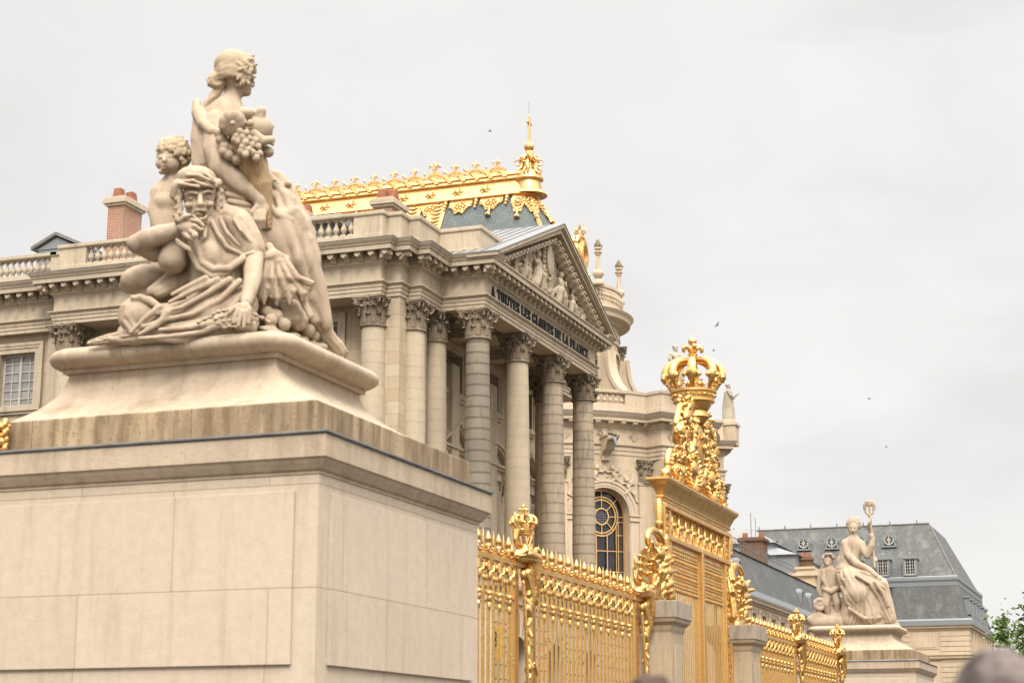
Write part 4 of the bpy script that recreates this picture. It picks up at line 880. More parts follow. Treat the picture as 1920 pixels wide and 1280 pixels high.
for a in (-62, -22, 18, 50):      # pilasters, flying buttress walls with concave sweep, flame-topped urns
    p = MB(); F = fC(CC, DR); p.sbox(F, R(a) * DR - .5, R(a) * DR + .5, 25, 31.0, 0, .35, 2); pl = CH(p, 'drum_pilaster', 'chapel_trim'); reparent(link_mesh('capital', CAP, None, (*pol(DR - .1, a), 31.0), R(a), (1.1, 1.1, .9)), pl)
    ca, sa = math.cos(R(a)), math.sin(R(a)); r0, r1 = DR + .2, DR + 4.6; prof = [(r0, 25.3)] + [(r1, 25.3), (r1, 26.65)]
    for i in range(15):
        t = i / 14; prof.append((r1 - (r1 - r0 - .4) * (1 - (1 - t) ** 2.3), 26.75 + 4.3 * t ** 1.55))
    prof.append((r0, 31.05)); b_ = MB(); wd = .34
    f0 = lambda x, z: (CC[0] + ca * x + sa * wd, CC[1] + sa * x - ca * wd, z); f1 = lambda x, z: (CC[0] + ca * x - sa * wd, CC[1] + sa * x + ca * wd, z)
    b_.extrude(prof, f0, f1); bt = CH(b_, 'buttress', 'chapel_trim'); b_ = MB(); cop = prof[3:-1]
    for (x0, z0), (x1, z1) in zip(cop, cop[1:]):
        wd2 = .5; g0 = lambda x, z, w_=wd2: (CC[0] + ca * x + sa * w_, CC[1] + sa * x - ca * w_, z); g1 = lambda x, z, w_=wd2: (CC[0] + ca * x - sa * w_, CC[1] + sa * x + ca * w_, z)
        n = Vector((z1 - z0, x0 - x1)).normalized() * .26
        b_.hexa([g0(x0 - .0, z0), g0(x1, z1), g1(x1, z1), g1(x0, z0), g0(x0 + n.x, z0 + n.y), g0(x1 + n.x, z1 + n.y), g1(x1 + n.x, z1 + n.y), g1(x0 + n.x, z0 + n.y)])
    reparent(b_.build('coping', 'chapel_trim'), bt)
for a in (-60, -20, 20):          # tall round-arched drum windows between the buttresses
    for b in (20,):
        s0 = R(a + b) * DR; F = fC(CC, DR); f = MB(); f.sarc(F, s0, 30.2, 1.0, 1.25, 0, .18, 0, 180, 20); f.sbox(F, s0 - 1.25, s0 - 1.0, 26.5, 30.2, 0, .18, 2); f.sbox(F, s0 + 1.0, s0 + 1.25, 26.5, 30.2, 0, .18, 2)
        wd = CH(f, 'window', 'chapel_trim'); f = MB(); f.sbox(F, s0 - 1.0, s0 + 1.0, 26.5, 30.2, .0, .02, 4); f.sarc(F, s0, 30.2, .02, 1.0, .0, .02, 0, 180, 20); reparent(f.build('pane', 'glass'), wd)
        f = MB(); [f.sbox(F, s0 + x - .03, s0 + x + .03, 26.5, 31.0, .02, .07) for x in (-.5, 0, .5)]; [f.sbox(F, s0 - 1, s0 + 1, z - .03, z + .03, .02, .075, 3) for z in (27.3, 28.1, 28.9, 29.7, 30.4)]; reparent(f.build('tracery', 'gold_roof'), wd)
def urn(x, y, z, label):
    t = thing('pinnacle', label, 'pinnacle', (x, y, z), 'flame-topped stone pinnacles round the chapel drum'); t.scale = (.68, .68, .60); u = MB()
    u.lathe([(.62, 0), (.62, .25), (.45, .4), (.4, .55), (.25, .75), (.3, .8)], (0, 0, 0), 16); link = u.build('foot', 'chapel_trim', t, smooth=True)
    u = MB(); nn = 48; pr = [(.25, .75), (.42, .95), (.60, 1.25), (.62, 1.5), (.5, 1.72), (.3, 1.82), (.24, 1.9)]
    vs = []
    for r, zz in pr:
        for i in range(nn): q = 2 * math.pi * i / nn; k = 1 + .09 * abs(math.cos(q * 6)) - .05; vs.append((r * k * math.cos(q), r * k * math.sin(q), zz))
    u.add(vs, [(j * nn + i, j * nn + (i + 1) % nn, (j + 1) * nn + (i + 1) % nn, (j + 1) * nn + i) for j in range(len(pr) - 1) for i in range(nn)])
    u.build('gadrooned_bulb', 'chapel_trim', t, smooth=True); u = MB(); vs = []; pr = [(.27, 1.85), (.25, 2.4), (.23, 3.0), (.2, 3.6), (.19, 3.75)]
    for j, (r, zz) in enumerate([(pr[0][0] + (pr[-1][0] - pr[0][0]) * q / 24, 1.85 + 1.9 * q / 24) for q in range(25)]):
        for i in range(nn): q = 2 * math.pi * i / nn; k = 1 + .12 * math.cos(q * 5 + j * .28); vs.append((r * k * math.cos(q), r * k * math.sin(q), zz))
    u.add(vs, [(j * nn + i, j * nn + (i + 1) % nn, (j + 1) * nn + (i + 1) % nn, (j + 1) * nn + i) for j in range(24) for i in range(nn)]); u.build('twisted_shaft', 'chapel_trim', t, smooth=True)
    u = MB(); u.lathe([(.2, 3.7), (.3, 3.75), (.28, 3.9), (.46, 4.05), (.46, 4.15), (.2, 4.2), (.2, 4.35), (.42, 4.55), (.36, 4.7)], (0, 0, 0), 18); u.build('collar', 'chapel_trim', t, smooth=True, angle=30)
    u = MB()
    for i in range(11):
        q = i * 2.4; rr = .26 * (1 - i / 16); u.tube([(rr * math.cos(q), rr * math.sin(q), 4.6), (rr * 1.5 * math.cos(q + .4), rr * 1.5 * math.sin(q + .4), 4.95 + .03 * i), (rr * .9 * math.cos(q + .9), rr * .9 * math.sin(q + .9), 5.3 + .06 * i)], [.13, .15, .01], 6)
    u.build('flame', 'capital', t, smooth=True)
urn(-38.7, 124.3, 35.9, 'twisted stone pinnacle with a flame top nearest the pediment apex'); urn(-38.6, 129.3, 35.6, 'farther flame-topped stone pinnacle at the right of the chapel drum')
# roof
YR, ZR, EX = CC[1], 46.3, -45.9; ye, zey = 5.7, 36.4
def sl(y_off): return ZR - (ZR - zey) * (abs(y_off) / ye) ** .93
r_ = MB(); prof = [(-ye + 2 * ye * i / 16) for i in range(17)]
for a, b in zip(prof, prof[1:]): r_.add([(-66, YR + a, sl(a)), (EX, YR + a, sl(a)), (EX, YR + b, sl(b)), (-66, YR + b, sl(b))], [(0, 1, 2, 3)])
n = 28; L = 9; vs = []
for j in range(L + 1):
    q = j / L
    for i in range(n + 1): a = R(-90 + 180 * i / n); rr = ye * q; vs.append((EX + rr * math.cos(a) * 1.05, YR + rr * math.sin(a), ZR - (ZR - zey) * q ** .93))
r_.add(vs, [(j * (n + 1) + i, j * (n + 1) + i + 1, (j + 1) * (n + 1) + i + 1, (j + 1) * (n + 1) + i) for j in range(L) for i in range(n)])
CH(r_, 'roof', 'slate', smooth=True, angle=25)
# gilded ridge: roll, band, fringe of lambrequins, straps and cresting
def RS(x, t, o):     # point on the south slope, t = metres down from the ridge, lifted o
    k = t / math.hypot(ye, ZR - zey); y = -ye * k; return (x, YR + y - o * .8, sl(y) + o * .6)
def RC(ang, t, o):
    k = max(t, 0) / math.hypot(ye, ZR - zey); rr = ye * k + o * .8; return (EX + rr * math.cos(ang) * 1.05, YR + rr * math.sin(ang), ZR - (ZR - zey) * k ** .93 + o * .6)
gd = MB()
for t0, t1, oo in ((-.1, .25, .45), (.25, .5, .55), (.5, .75, .42), (.75, 2.1, .18), (2.1, 2.3, .34)):
    N_ = 1
    gd.hexa([RS(-66, t0, 0), RS(EX, t0, 0), RS(EX, t1, 0), RS(-66, t1, 0), RS(-66, t0, oo), RS(EX, t0, oo), RS(EX, t1, oo), RS(-66, t1, oo)])
    vs = []; m = 20
    for i in range(m + 1): a = R(-90 + 180 * i / m); vs += [RC(a, t0, 0), RC(a, t0, oo), RC(a, t1, oo), RC(a, t1, 0)]
    gd.add(vs, [(i * 4 + k, i * 4 + (k + 1) % 4, i * 4 + 4 + (k + 1) % 4, i * 4 + 4 + k) for i in range(m) for k in range(4)])
for i in range(16):   # wrapped leaf bands on the roll
    x = EX - 1.5 - i * 1.15
    for q in range(5): gd.tube([RS(x - .35 + q * .05, -.1, .4), RS(x + .05 * q, .25, .68), RS(x + .35 + q * .05, .6, .45)], .09, 5)
    if i % 2: gd.ball(RS(x, 1.4, .2), .28, 8, 5); [gd.ball(RS(x + .35 * math.cos(k), 1.4 + .3 * math.sin(k), .2), .12, 6, 4) for k in range(6)]
for x in (-53.6, -56.6):
    pass
CH(gd, 'gilded_ridge', 'gold_roof', smooth=True, angle=35)
def lamb(P, t0, w, dp, tass):
    """scalloped pendant: P(u, t, o)"""
    fr = MB(); pts = [(-w, t0)]
    for k in range(13): q = k / 12; pts.append((-w + 2 * w * q, t0 + dp * (.45 + .55 * math.sin(math.pi * q)) * (1 + .10 * math.cos(6 * math.pi * q))))
    pts.append((w, t0)); fr.extrude(pts, lambda u, t: P(u, t, .03), lambda u, t: P(u, t, .15))
    for k in range(12): q = k / 11; fr.ball(P(-w * .9 + 1.8 * w * q, t0 + dp * (.42 + .5 * math.sin(math.pi * q)), .15), .10, 6, 4)
    for k in range(9): a = k / 9 * 2 * math.pi; fr.ball(P(w * .42 * math.cos(a), t0 + dp * .5 + dp * .2 * math.sin(a), .2), .11, 6, 4)
    fr.ball(P(0, t0 + dp * .5, .18), .2, 8, 5)
    if tass: fr.tube([P(0, t0 + dp * .95, .12), P(0, t0 + dp + .2, .16), P(0, t0 + dp + .28, .16), P(0, t0 + dp + .75, .14)], [.1, .13, .08, .26], 7)
    CH(fr, 'lambrequin', 'gold_roof', smooth=True, angle=35)
fr = MB()
for i in range(8):
    x = EX - 1.9 - i * 2.55
    if abs(x + 55.1) < 2.2: continue
    lamb(lambda u, t, o: RS(x + u, t, o), 2.1, .95, 1.45 + .1 * (i % 2), i % 2 == 0)
    for dx in (1.27,): 
        for k in range(3): fr.ball(RS(x + dx, 2.5 + k * .32, .15), .2 - .04 * k, 7, 5)
for a, w in ((-78, .9), (-42, 1.2), (-6, .9), (30, 1.1), (66, .9)):
    lamb(lambda u, t, o: RC(R(a) + u / (2.6), t, o), 2.1, w, 2.0, True)
CH(fr, 'fringe_drop', 'gold_roof', smooth=True, angle=35)
for x in (-52.9, -55.0):     # pairs of gilded straps down the slope
    st = MB()
    for k in range(9): st.hexa([RS(x + a, t + k * 1.2, o) for o in (0, .14) for a, t in ((0, 2), (1.35, 2), (1.35, 3.2), (0, 3.2))])
    for k in range(24): st.tube([RS(x + .3, 2.2 + k * .42, .15), RS(x + .7, 2.35 + k * .42, .24), RS(x + 1.05, 2.15 + k * .42, .15)], .08, 5)
    CH(st, 'gilded_strap', 'gold_roof', smooth=True, angle=35)
for a in (-42, 0, 42):
    st = MB()
    for k in range(14): st.tube([RC(R(a), 3.2 + k * .5, .1), RC(R(a), 3.7 + k * .5, .14)], .17, 6); st.ball(RC(R(a), 3.4 + k * .5, .2), .16, 6, 4)
    CH(st, 'gilded_rib', 'gold_roof', smooth=True, angle=35)
def fleur(mb, c, s, ang=0.0):
    """fleur-de-lis standing at c, plane containing direction ang"""
    ca, sa = math.cos(ang), math.sin(ang); P = lambda u, z: (c[0] + ca * u * s, c[1] + sa * u * s, c[2] + z * s)
    mb.tube([P(0, 0), P(0, .25), P(0, .55), P(0, .8), P(0, 1.02)], [.07 * s, .07 * s, .17 * s, .12 * s, .015 * s], 7)
    for g in (-1, 1): mb.tube([P(g * .05, .22), P(g * .18, .52), P(g * .36, .66), P(g * .48, .5), P(g * .40, .36)], [.05 * s, .08 * s, .09 * s, .08 * s, .04 * s], 6)
    mb.tube([P(-.2, .26), P(.2, .26)], .06 * s, 6)
cr_ = MB()
for i in range(11):
    x = EX - 2.0 - i * 1.75; z0 = ZR + .42; w = .78; big = i == 3
    pts = [(x - w, z0 - .2)] + [(x - w + 2 * w * k / 10, z0 + .06 + (.42 if big else .30) * math.sin(math.pi * k / 10) ** .8 + .035 * math.cos(k * math.pi)) for k in range(11)] + [(x + w, z0 - .2)]
    cr_.extrude(pts, lambda a, z: (a, YR - .07, z), lambda a, z: (a, YR + .07, z)); fleur(cr_, (x, YR, z0 + (.42 if big else .30)), (.95 if big else .70) + .04 * math.sin(i * 3.), .03 * math.sin(i * 5))
    for k in range(7): q = k / 6 * math.pi; cr_.ball((x + .5 * math.cos(q), YR - .09, z0 + .02 + .2 * math.sin(q)), .07, 6, 4)
    for dx, hh in ((-.80, .45), (-.98, .62)) if i % 3 else ((-.875, .6),):
        cr_.tube([(x + dx, YR, z0 - .1), (x + dx, YR, z0 + hh * .4), (x + dx, YR, z0 + hh * .6), (x + dx, YR, z0 + hh * .8), (x + dx, YR, z0 + hh)], [.04, .04, .10, .09, .01], 6)
    cr_.tube([(x - 1.2, YR, z0), (x - .6, YR, z0)], .09, 6)
CH(cr_, 'ridge_cresting', 'gold_roof', smooth=True, angle=35)
# gilded finial group: pedestal, child angels, ball and cross, lightning rod
t = thing('gilded_finial', 'gilded angels, ball and tall cross crowning the chapel ridge', 'finial', (-45.2, YR, 45.55)); t.scale = (.75, .75, .75); f = MB()
f.lathe([(1.9, -1.6), (1.75, -1.3), (1.35, -1.1), (1.2, -.2), (1.3, 0), (1.5, .1), (1.45, .35), (1.2, .45), (1.0, 1.0)], n=28); f.build('pedestal', 'gold_roof', t, smooth=True, angle=30)
prim = [('c', [(0, 0, 0, 1.0), (0, 0, 1.2, .55), (0, 0, 3.1, .35)], .1, 9, .1, 0, 2.)]
for i in range(5):
    a = i * 2 * math.pi / 5 + .4 + math.pi; ca, sa = math.cos(a), math.sin(a); P = lambda r, d, z, q: (ca * r - sa * d, sa * r + ca * d, z, q)
    prim += [('c', [P(.75, 0, 2.55, .24), P(.72, 0, 2.6, .24)], .05, 0, 0, 0, 0), ('c', [P(.65, 0, 2.25, .12), P(.7, 0, 1.95, .25), P(.8, 0, 1.45, .28)], .08, 0, 0, 0, 0),
             ('c', [P(.7, .2, 2.1, .12), P(1.1, .35, 2.25, .10), P(1.55, .2, 2.5 if i % 2 else 2.0, .08)], .06, 0, 0, 0, 0), ('c', [P(.7, -.2, 2.1, .12), P(1.0, -.45, 1.8, .1), P(1.35, -.55, 2.0, .08)], .06, 0, 0, 0, 0),
             ('c', [P(.8, .12, 1.4, .2), P(1.25, .2, 1.1, .16), P(1.2, .2, .55, .10)], .06, 0, 0, 0, 0), ('c', [P(.8, -.12, 1.4, .2), P(1.0, -.3, .9, .16), P(1.45, -.25, .6, .1)], .06, 0, 0, 0, 0),
             ('c', [P(.45, .25, 2.1, .12), P(.5, .7, 2.5, .16), P(.6, .9, 2.1, .06)], .05, 8, .05, 0, 0)]
sculpt('angels', prim, .055, 'gold_roof', t)
f = MB(); f.ball((0, 0, 3.75), .52, 20, 14); f.build('ball', 'gold_roof', t, smooth=True)
f = MB(); f.box((-.13, -.13, 4.2), (.13, .13, 7.1)); f.box((-.10, -.62, 6.25), (.10, .62, 6.50)); f.box((-.2, -.2, 4.15), (.2, .2, 4.4)); f.tube([(0, 0, 7.1), (0, 0, 7.3)], [.16, .05], 8); f.build('cross', 'gold_roof', t, bevel=.03)
f = MB(); f.tube([(0, 0, 7.2), (0, 0, 8.7)], .03, 5); f.build('lightning_rod', 'zinc', t)
# gilded lucarne (round window under a crown) on the apse roof
t = thing('gilded_lucarne', 'gilded scrolled lucarne with dark round eye and a small crown, right of the pediment', 'dormer', (-41.1, 127.4, 37.75), rz=R(2)); t.scale = (.85, .85, .85); prim = []
f = MB(); Fq = lambda s_, z, o: (o, s_, z)
f.sarc(Fq, 0, 1.75, .62, .95, -.2, .55, 0, 360, 36, 1.35); f.sarc(Fq, 0, 1.75, .52, .66, -.2, .35, 0, 360, 36, 1.4); f.sarc(Fq, 0, 1.75, .92, 1.12, -.6, .30, 0, 360, 36, 1.35); f.build('eye_frame', 'gold_roof', t, smooth=True, angle=40)
f = MB(); f.sarc(Fq, 0, 1.75, .01, .6, -.1, .05, 0, 360, 30, 1.35); f.build('pane', 'glass', t)
for sg in (-1, 1):
    prim += [('c', [(-.1, sg * 1.0, 2.7, .22), (0, sg * 1.25, 2.0, .2), (0, sg * 1.05, 1.0, .24), (0, sg * 1.2, .4, .3), (.1, sg * 1.75, -.2, .34)], .12, 7, .06, 0, 3.), ('c', [(.1, sg * .5, 3.35, .2), (.1, sg * .95, 3.1, .25), (.05, sg * 1.2, 2.7, .16)], .1, 6, .05, 1, 2.)]
prim += [('c', [(0, -.6, .1, .4), (0, .6, .1, .4)], .15, 8, .06, 0, 3.), ('e', (0, 0, 3.3), (.4, .6, .35), 0, 0, .1), ('c', [(-.6, 0, 2.8, .7), (-.8, 0, .6, .9)], .1, 0, 0, 0, 0)]
sculpt('scrollwork', prim, .05, 'gold_roof', t, .05)
def crown(parent, z, s, mtl='gold', name='crown', n=8, seg=9):
    """closed crown: jewelled circlet, fleurs, arches meeting under a fleur-de-lis"""
    b = MB(); b.lathe([(s * .70, 0), (s * .80, .02 * s), (s * .80, .10 * s), (s * .76, .12 * s), (s * .80, .36 * s), (s * .88, .38 * s), (s * .88, .46 * s), (s * .78, .48 * s), (s * .74, .2 * s), (s * .66, .02 * s)], n=40)
    for i in range(3 * n):
        a = 2 * math.pi * i / (3 * n); q = .10 if i % 3 == 0 else .05; b.ball((s * .80 * math.cos(a), s * .80 * math.sin(a), .24 * s), q * s, 8, 6, (.075 if i % 3 == 0 else .05) * s)
    for i in range(4 * n): a = 2 * math.pi * i / (4 * n); b.ball((s * .85 * math.cos(a), s * .85 * math.sin(a), .49 * s), .035 * s, 6, 4)
    o = [(x, y, zz + z) for x, y, zz in b.v]; b.v = o; c = b.build('circlet', mtl, parent, smooth=True, angle=40)
    b = MB()
    for i in range(n):
        a = 2 * math.pi * i / n + .2; ca, sa = math.cos(a), math.sin(a); P = lambda u, v, r: (ca * r - sa * u, sa * r + ca * u, z + v)
        w = .17 * s if i % 2 == 0 else .13 * s
        b.tube([P(0, .48 * s, .84 * s), P(0, .72 * s, .98 * s), P(0, .95 * s, 1.08 * s), P(0, 1.12 * s, 1.10 * s), P(0, 1.24 * s, 1.06 * s)], [.07 * s, .10 * s, w * 1.5, w * 1.2, .02 * s], 8, .7)
        for g in (-1, 1): b.tube([P(g * .03 * s, .74 * s, .99 * s), P(g * .13 * s, .92 * s, 1.05 * s), P(g * .24 * s, 1.0 * s, 1.1 * s), P(g * .30 * s, .92 * s, 1.13 * s), P(g * .25 * s, .84 * s, 1.12 * s)], [.06 * s, .075 * s, .095 * s, .09 * s, .06 * s], 7)
        b.tube([P(-.15 * s, .75 * s, 1.02 * s), P(.15 * s, .75 * s, 1.02 * s)], .045 * s, 6)
        b2 = a + math.pi / n; cb, sb = math.cos(b2), math.sin(b2)
        for g in (-1, 1): b.tube([(cb * s * .87 - sb * g * .02 * s, sb * s * .87 + cb * g * .02 * s, z + .66 * s), (cb * s * .9 - sb * g * .12 * s, sb * s * .9 + cb * g * .12 * s, z + .56 * s), (cb * s * .92 - sb * g * .22 * s, sb * s * .92 + cb * g * .22 * s, z + .62 * s)], .035 * s, 6)
        b.ball((cb * s * .9, sb * s * .9, z + .76 * s), .06 * s, 8, 6)
    b.build('fleurons', mtl, parent, smooth=True, angle=50)
    b = MB()
    for i in range(n):
        a = 2 * math.pi * i / n + .2; pts = []; 
        for k in range(11): t_ = k / 10; an = t_ * math.pi / 2; rr = s * (1.06 * math.cos(an) ** .55 + .04 * math.sin(2 * an)); pts.append((rr * math.cos(a), rr * math.sin(a), z + s * (1.05 + .62 * math.sin(an) ** 1.1)))
        b.tube(pts, [.125 * s * (1 - .4 * k / 10) for k in range(11)], 8, 1.5)
        for k in range(1, 10): b.ball((pts[k][0] * 1.05, pts[k][1] * 1.05, pts[k][2] + .04 * s), .035 * s, 6, 4)
    b.build('arches', mtl, parent, smooth=True, angle=50)
    b = MB(); zt = z + 1.66 * s; b.lathe([(.10 * s, 0), (.18 * s, .02 * s), (.2 * s, .06 * s), (.12 * s, .10 * s), (.16 * s, .2 * s), (.2 * s, .24 * s), (.12 * s, .28 * s)], (0, 0, zt), 16)
    for g in range(4):
        a = g * math.pi / 2 + .5; ca, sa = math.cos(a), math.sin(a); P = lambda r, v: (ca * r * s, sa * r * s, zt + v * s)
        b.tube([P(.05, .26), P(.14, .46), P(.26, .56), P(.36, .48), P(.36, .38), P(.30, .34)], [.06 * s, .08 * s, .09 * s, .09 * s, .07 * s, .05 * s], 7)
    b.tube([(0, 0, zt + .2 * s), (0, 0, zt + .6 * s)], [.1 * s, .05 * s], 8); b.ball((0, 0, zt + .76 * s), .17 * s, 12, 8); b.tube([(0, 0, zt + .9 * s), (0, 0, zt + 1.06 * s)], [.05 * s, .006 * s], 6)
    b.build('fleur_de_lis', mtl, parent, smooth=True, angle=50)
e_ = bpy.data.objects.new('crown', None)
cw = MB(); 
crown(t, 3.45, .46, 'gold_roof', n=6)
# ================================================================ long mansard wing beyond the gate
nw = thing('north_wing', 'long low wing with steep slate mansard roof beyond the tall gate', 'palace building', (-33, 160, GZ))
NW = lambda mb, name, m, par=nw, **k: reparent(mb.build(name, m, None, **k), par)
XW = -32.0
w = MB(); holes = [(143.3 + i * 3.62, .78, 11.85, 13.1, 0) for i in range(10)] + [(143.3 + i * 3.62, .75, 5.5, 9.0, .75) for i in range(10)]
w.wall(fE(XW), 131, 181, GZ, 14.0, holes, .35); NW(w, 'wall', 'chapel')
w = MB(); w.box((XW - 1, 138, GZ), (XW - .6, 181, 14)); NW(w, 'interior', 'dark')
for c, h, z0, z1, a in holes[:10]: s = MB(); surround(s, fE(XW), c, h, z0, z1, .24, .12); NW(s, 'window_surround', 'chapel_trim'); s = MB(); s.sbox(fE(XW), c + 1.45, c + 2.05, 10.9, 13.4, 0, .14); s.sbox(fE(XW), c + 1.40, c + 2.1, 13.2, 13.39, 0, .18); NW(s, 'pilaster', 'chapel_trim')
for c, h, z0, z1, a in holes[:10]: reparent(window(None, fE(XW), c, h, z0, z1, 2, 2, .3, glass='glass_curtain', bar=.06), nw)
e = MB(); e.sweep([(XW, 131), (XW, 181)], [(-.5, 13.4), (0, 13.4), (.06, 13.42), (.06, 13.6), (.2, 13.7), (.22, 13.82), (.42, 13.86), (.45, 14.0), (.55, 14.1), (.55, 14.15), (-.5, 14.15)]); NW(e, 'cornice', 'chapel_trim')
e = MB(); e.sweep([(XW, 131), (XW, 181)], [(-.6, 14.155), (.58, 14.155), (.58, 14.27), (.3, 14.32), (.15, 14.85), (-.1, 14.9), (-.6, 14.9)]); NW(e, 'lead_gutter', 'zinc')
r_ = MB(); r_.hexa([(XW, 131, 14.85), (XW, 181, 14.85), (XW - 8, 181, 14.85), (XW - 8, 131, 14.85), (XW - 1.2, 131, 18.0), (XW - 1.2, 181, 18.0), (XW - 8, 181, 18.0), (XW - 8, 131, 18.0)]); NW(r_, 'roof', 'slate_old')
r_ = MB(); r_.hexa([(XW - 1.05, 131, 18.003), (XW - 1.05, 181, 18.003), (XW - 9, 181, 18.003), (XW - 9, 131, 18.003), (XW - 1.5, 131, 18.2), (XW - 1.5, 181, 18.2), (XW - 9, 181, 18.5), (XW - 9, 131, 18.5)]); NW(r_, 'roof_edge', 'zinc')
r_ = MB()
for z in (18.65, 19.05): r_.tube([(XW - 1.3, 138, z), (XW - 1.3, 166, z)], .035, 5)
for i in range(29): r_.tube([(XW - 1.3, 138 + i, 18.1), (XW - 1.3, 138 + i, 19.05)], .03, 5)
NW(r_, 'roof_railing', 'lead')
for y, z in ((139.6, 15.3), (164.3, 15.0), (168.6, 15.0)):
    d = MB(); d.box((XW - 1.3, y - .5, z - .1), (XW - .25, y + .5, z + 1.3)); d.sarc(fE(XW - .27), y, z + 1.3, .02, .5, -1.1, .02, 0, 180, 14); dm = NW(d, 'dormer', 'zinc')
    f = MB(); f.sbox(fE(XW - .25), y - .3, y + .3, z, z + 1.25, .0, .06); f.sarc(fE(XW - .25), y, z + 1.25, .02, .3, 0, .06, 0, 180, 12); reparent(f.build('pane', 'glass'), dm)
    f = MB(); f.sarc(fE(XW - .25), y, z + 1.25, .3, .46, 0, .12, 0, 180, 14); f.sbox(fE(XW - .25), y - .46, y - .3, z - .1, z + 1.25, 0, .12); f.sbox(fE(XW - .25), y + .3, y + .46, z - .1, z + 1.25, 0, .12); reparent(f.build('frame', 'zinc_pale'), dm)
chimney(-36.2, -34.1, 157, 159, 17.5, 20.35, 'brick_old', ((.16, .5, .5), (.86, .5, .5)), 'broad sooty brick chimney at the near end of the mansard roof', 'brick_old')
t = thing('antenna', 'pair of thin aerial masts rising behind the sooty chimney', 'antenna', (-34.9, 157.2, 17)); f = MB(); f.tube([(-35.2, 157.5, 20), (-35.2, 157.5, 23.0)], .035, 5); reparent(f.build('tall_mast', 'lead'), t); f = MB(); f.tube([(-34.8, 157.5, 20), (-34.8, 157.5, 22.5)], .03, 5); reparent(f.build('short_mast', 'lead'), t)
# low zinc-roofed block between wing and big pavilion
mb_ = thing('service_building', 'zinc hipped roofs and lead-clad attic stepping up between the slate wing and the big pavilion', 'building', (-38, 196, GZ)); MBL = lambda mb, name, m, **k: reparent(mb.build(name, m, None, **k), mb_)
b = MB(); b.box((-52, 188, GZ), (-35.5, 206, 20.6)); b.box((-37.4, 188.02, 20.6), (-35.5, 205, 21.2)); b.sbox(fS(188.02), -37.5, -35.4, 21.0, 21.25, 0, .15); MBL(b, 'wall', 'chapel')
b = MB(); b.sbox(fS(188), -52, -35.4, 19.0, 19.3, 0, .3); b.sbox(fS(188), -52, -35.4, 20.3, 20.62, 0, .35); b.sbox(fE(-35.5), 188, 206, 20.3, 20.62, 0, .35); b.sbox(fE(-35.5), 188, 206, 19.0, 19.3, 0, .3); MBL(b, 'string_course', 'chapel_trim')
b = MB(); b.box((-51.8, 188.4, 20.62), (-37.5, 205, 22.6)); MBL(b, 'attic', 'zinc')
b = MB(); b.hexa([(-52, 188, 22.6), (-37.2, 188, 22.6), (-37.2, 205.3, 22.6), (-52, 205.3, 22.6), (-48, 191, 23.7), (-40, 191, 23.7), (-40, 200, 23.7), (-48, 200, 23.7)]); MBL(b, 'lower_hip_roof', 'zinc')
b = MB(); b.box((-50, 190.8, 23.2), (-40.4, 200, 24.2)); MBL(b, 'lantern_wall', 'zinc'); b = MB(); b.hexa([(-51, 190.4, 24.2), (-40.0, 190.4, 24.2), (-40.0, 201, 24.2), (-51, 201, 24.2), (-49.8, 195, 26.3), (-43.5, 195, 26.3), (-43.5, 196, 26.3), (-49.8, 196, 26.3)]); MBL(b, 'upper_hip_roof', 'zinc_pale')
b = MB(); b.box((-36.5, 176, GZ), (-34.6, 188, 18.0)); b.sbox(fS(188.0), -41, -35.5, 16.0, 17.9, 0, 3.2); MBL(b, 'stone_corner', 'chapel')
chimney(-37.5, -36.3, 190.5, 191.3, 21.2, 22.1, 'brick_old', ((.2, .5, .5), (.75, .5, .5)), 'small brick chimney with two red pots on the lead-clad attic', 'brick_old')
# ================================================================ big slate-roofed pavilion far right
bp = thing('corner_pavilion', 'large far pavilion with tall slate roof, oculus dormers and rusticated corner walls', 'palace building', (-38, 240, GZ)); BP = lambda mb, name, m, par=bp, **k: reparent(mb.build(name, m, None, **k), par)
YP, XP, XL = 228.4, -24.6, -33.6
w = MB(); w.box((XL, YP, GZ), (XP, YP + 30, 17.5)); w.box((-60, YP + 1.2, GZ), (XL, YP + 30, 17.5)); BP(w, 'wall', 'chapel')
w = MB()
for k in range(13):
    z = 17.0 - k * .62 
    for a, b_ in ((XP - 3.4, XP + .1),): w.sbox(fS(YP), a, b_, z - .55, z, 0, .10)
    w.sbox(fE(XP), YP - .09, YP + 2.2, z - .55, z - .002, 0, .10)
BP(w, 'rusticated_corner', 'chapel_trim'); w = MB()
for k in range(13):
    z = 17.0 - k * .62
    if not 13.2 < z < 14.6: w.sbox(fS(YP), XL, XL + 1.9, z - .55, z, 0, .10)
BP(w, 'rusticated_edge', 'chapel_trim'); w = MB(); w.sbox(fS(YP), XL + 2.2, XP - 3.7, 14.9, 16.9, 0, .07); w.sbox(fS(YP), XL + 2.5, XP - 4.0, 15.1, 16.7, .07, .12)
BP(w, 'wall_panel', 'chapel_trim')
for i in range(9): w = MB(); w.sbox(fE(XP), YP + 3 + i * 3, YP + 3.7 + i * 3, 9, 17, 0, .3); BP(w, 'pilaster', 'chapel_trim')
w = MB(); cp = [(XL, YP), (XP, YP), (XP, YP + 30)]; w.sweep(cp, [(-.4, 13.4), (0, 13.4), (.1, 13.5), (.35, 13.75), (.35, 14.0), (.45, 14.1), (.45, 14.2), (-.4, 14.2)]); BP(w, 'lower_cornice', 'pillar')
w = MB(); w.sweep(cp, [(-.4, 17.0), (0, 17.0), (.1, 17.1), (.15, 17.3), (.4, 17.4), (.45, 17.6), (.55, 17.7), (-.4, 17.7)]); BP(w, 'cornice', 'chapel_trim')
w = MB(); w.sweep(cp, [(-.6, 17.705), (.62, 17.705), (.65, 18.3), (.4, 18.5), (-.6, 18.6)]); BP(w, 'lead_gutter', 'zinc')
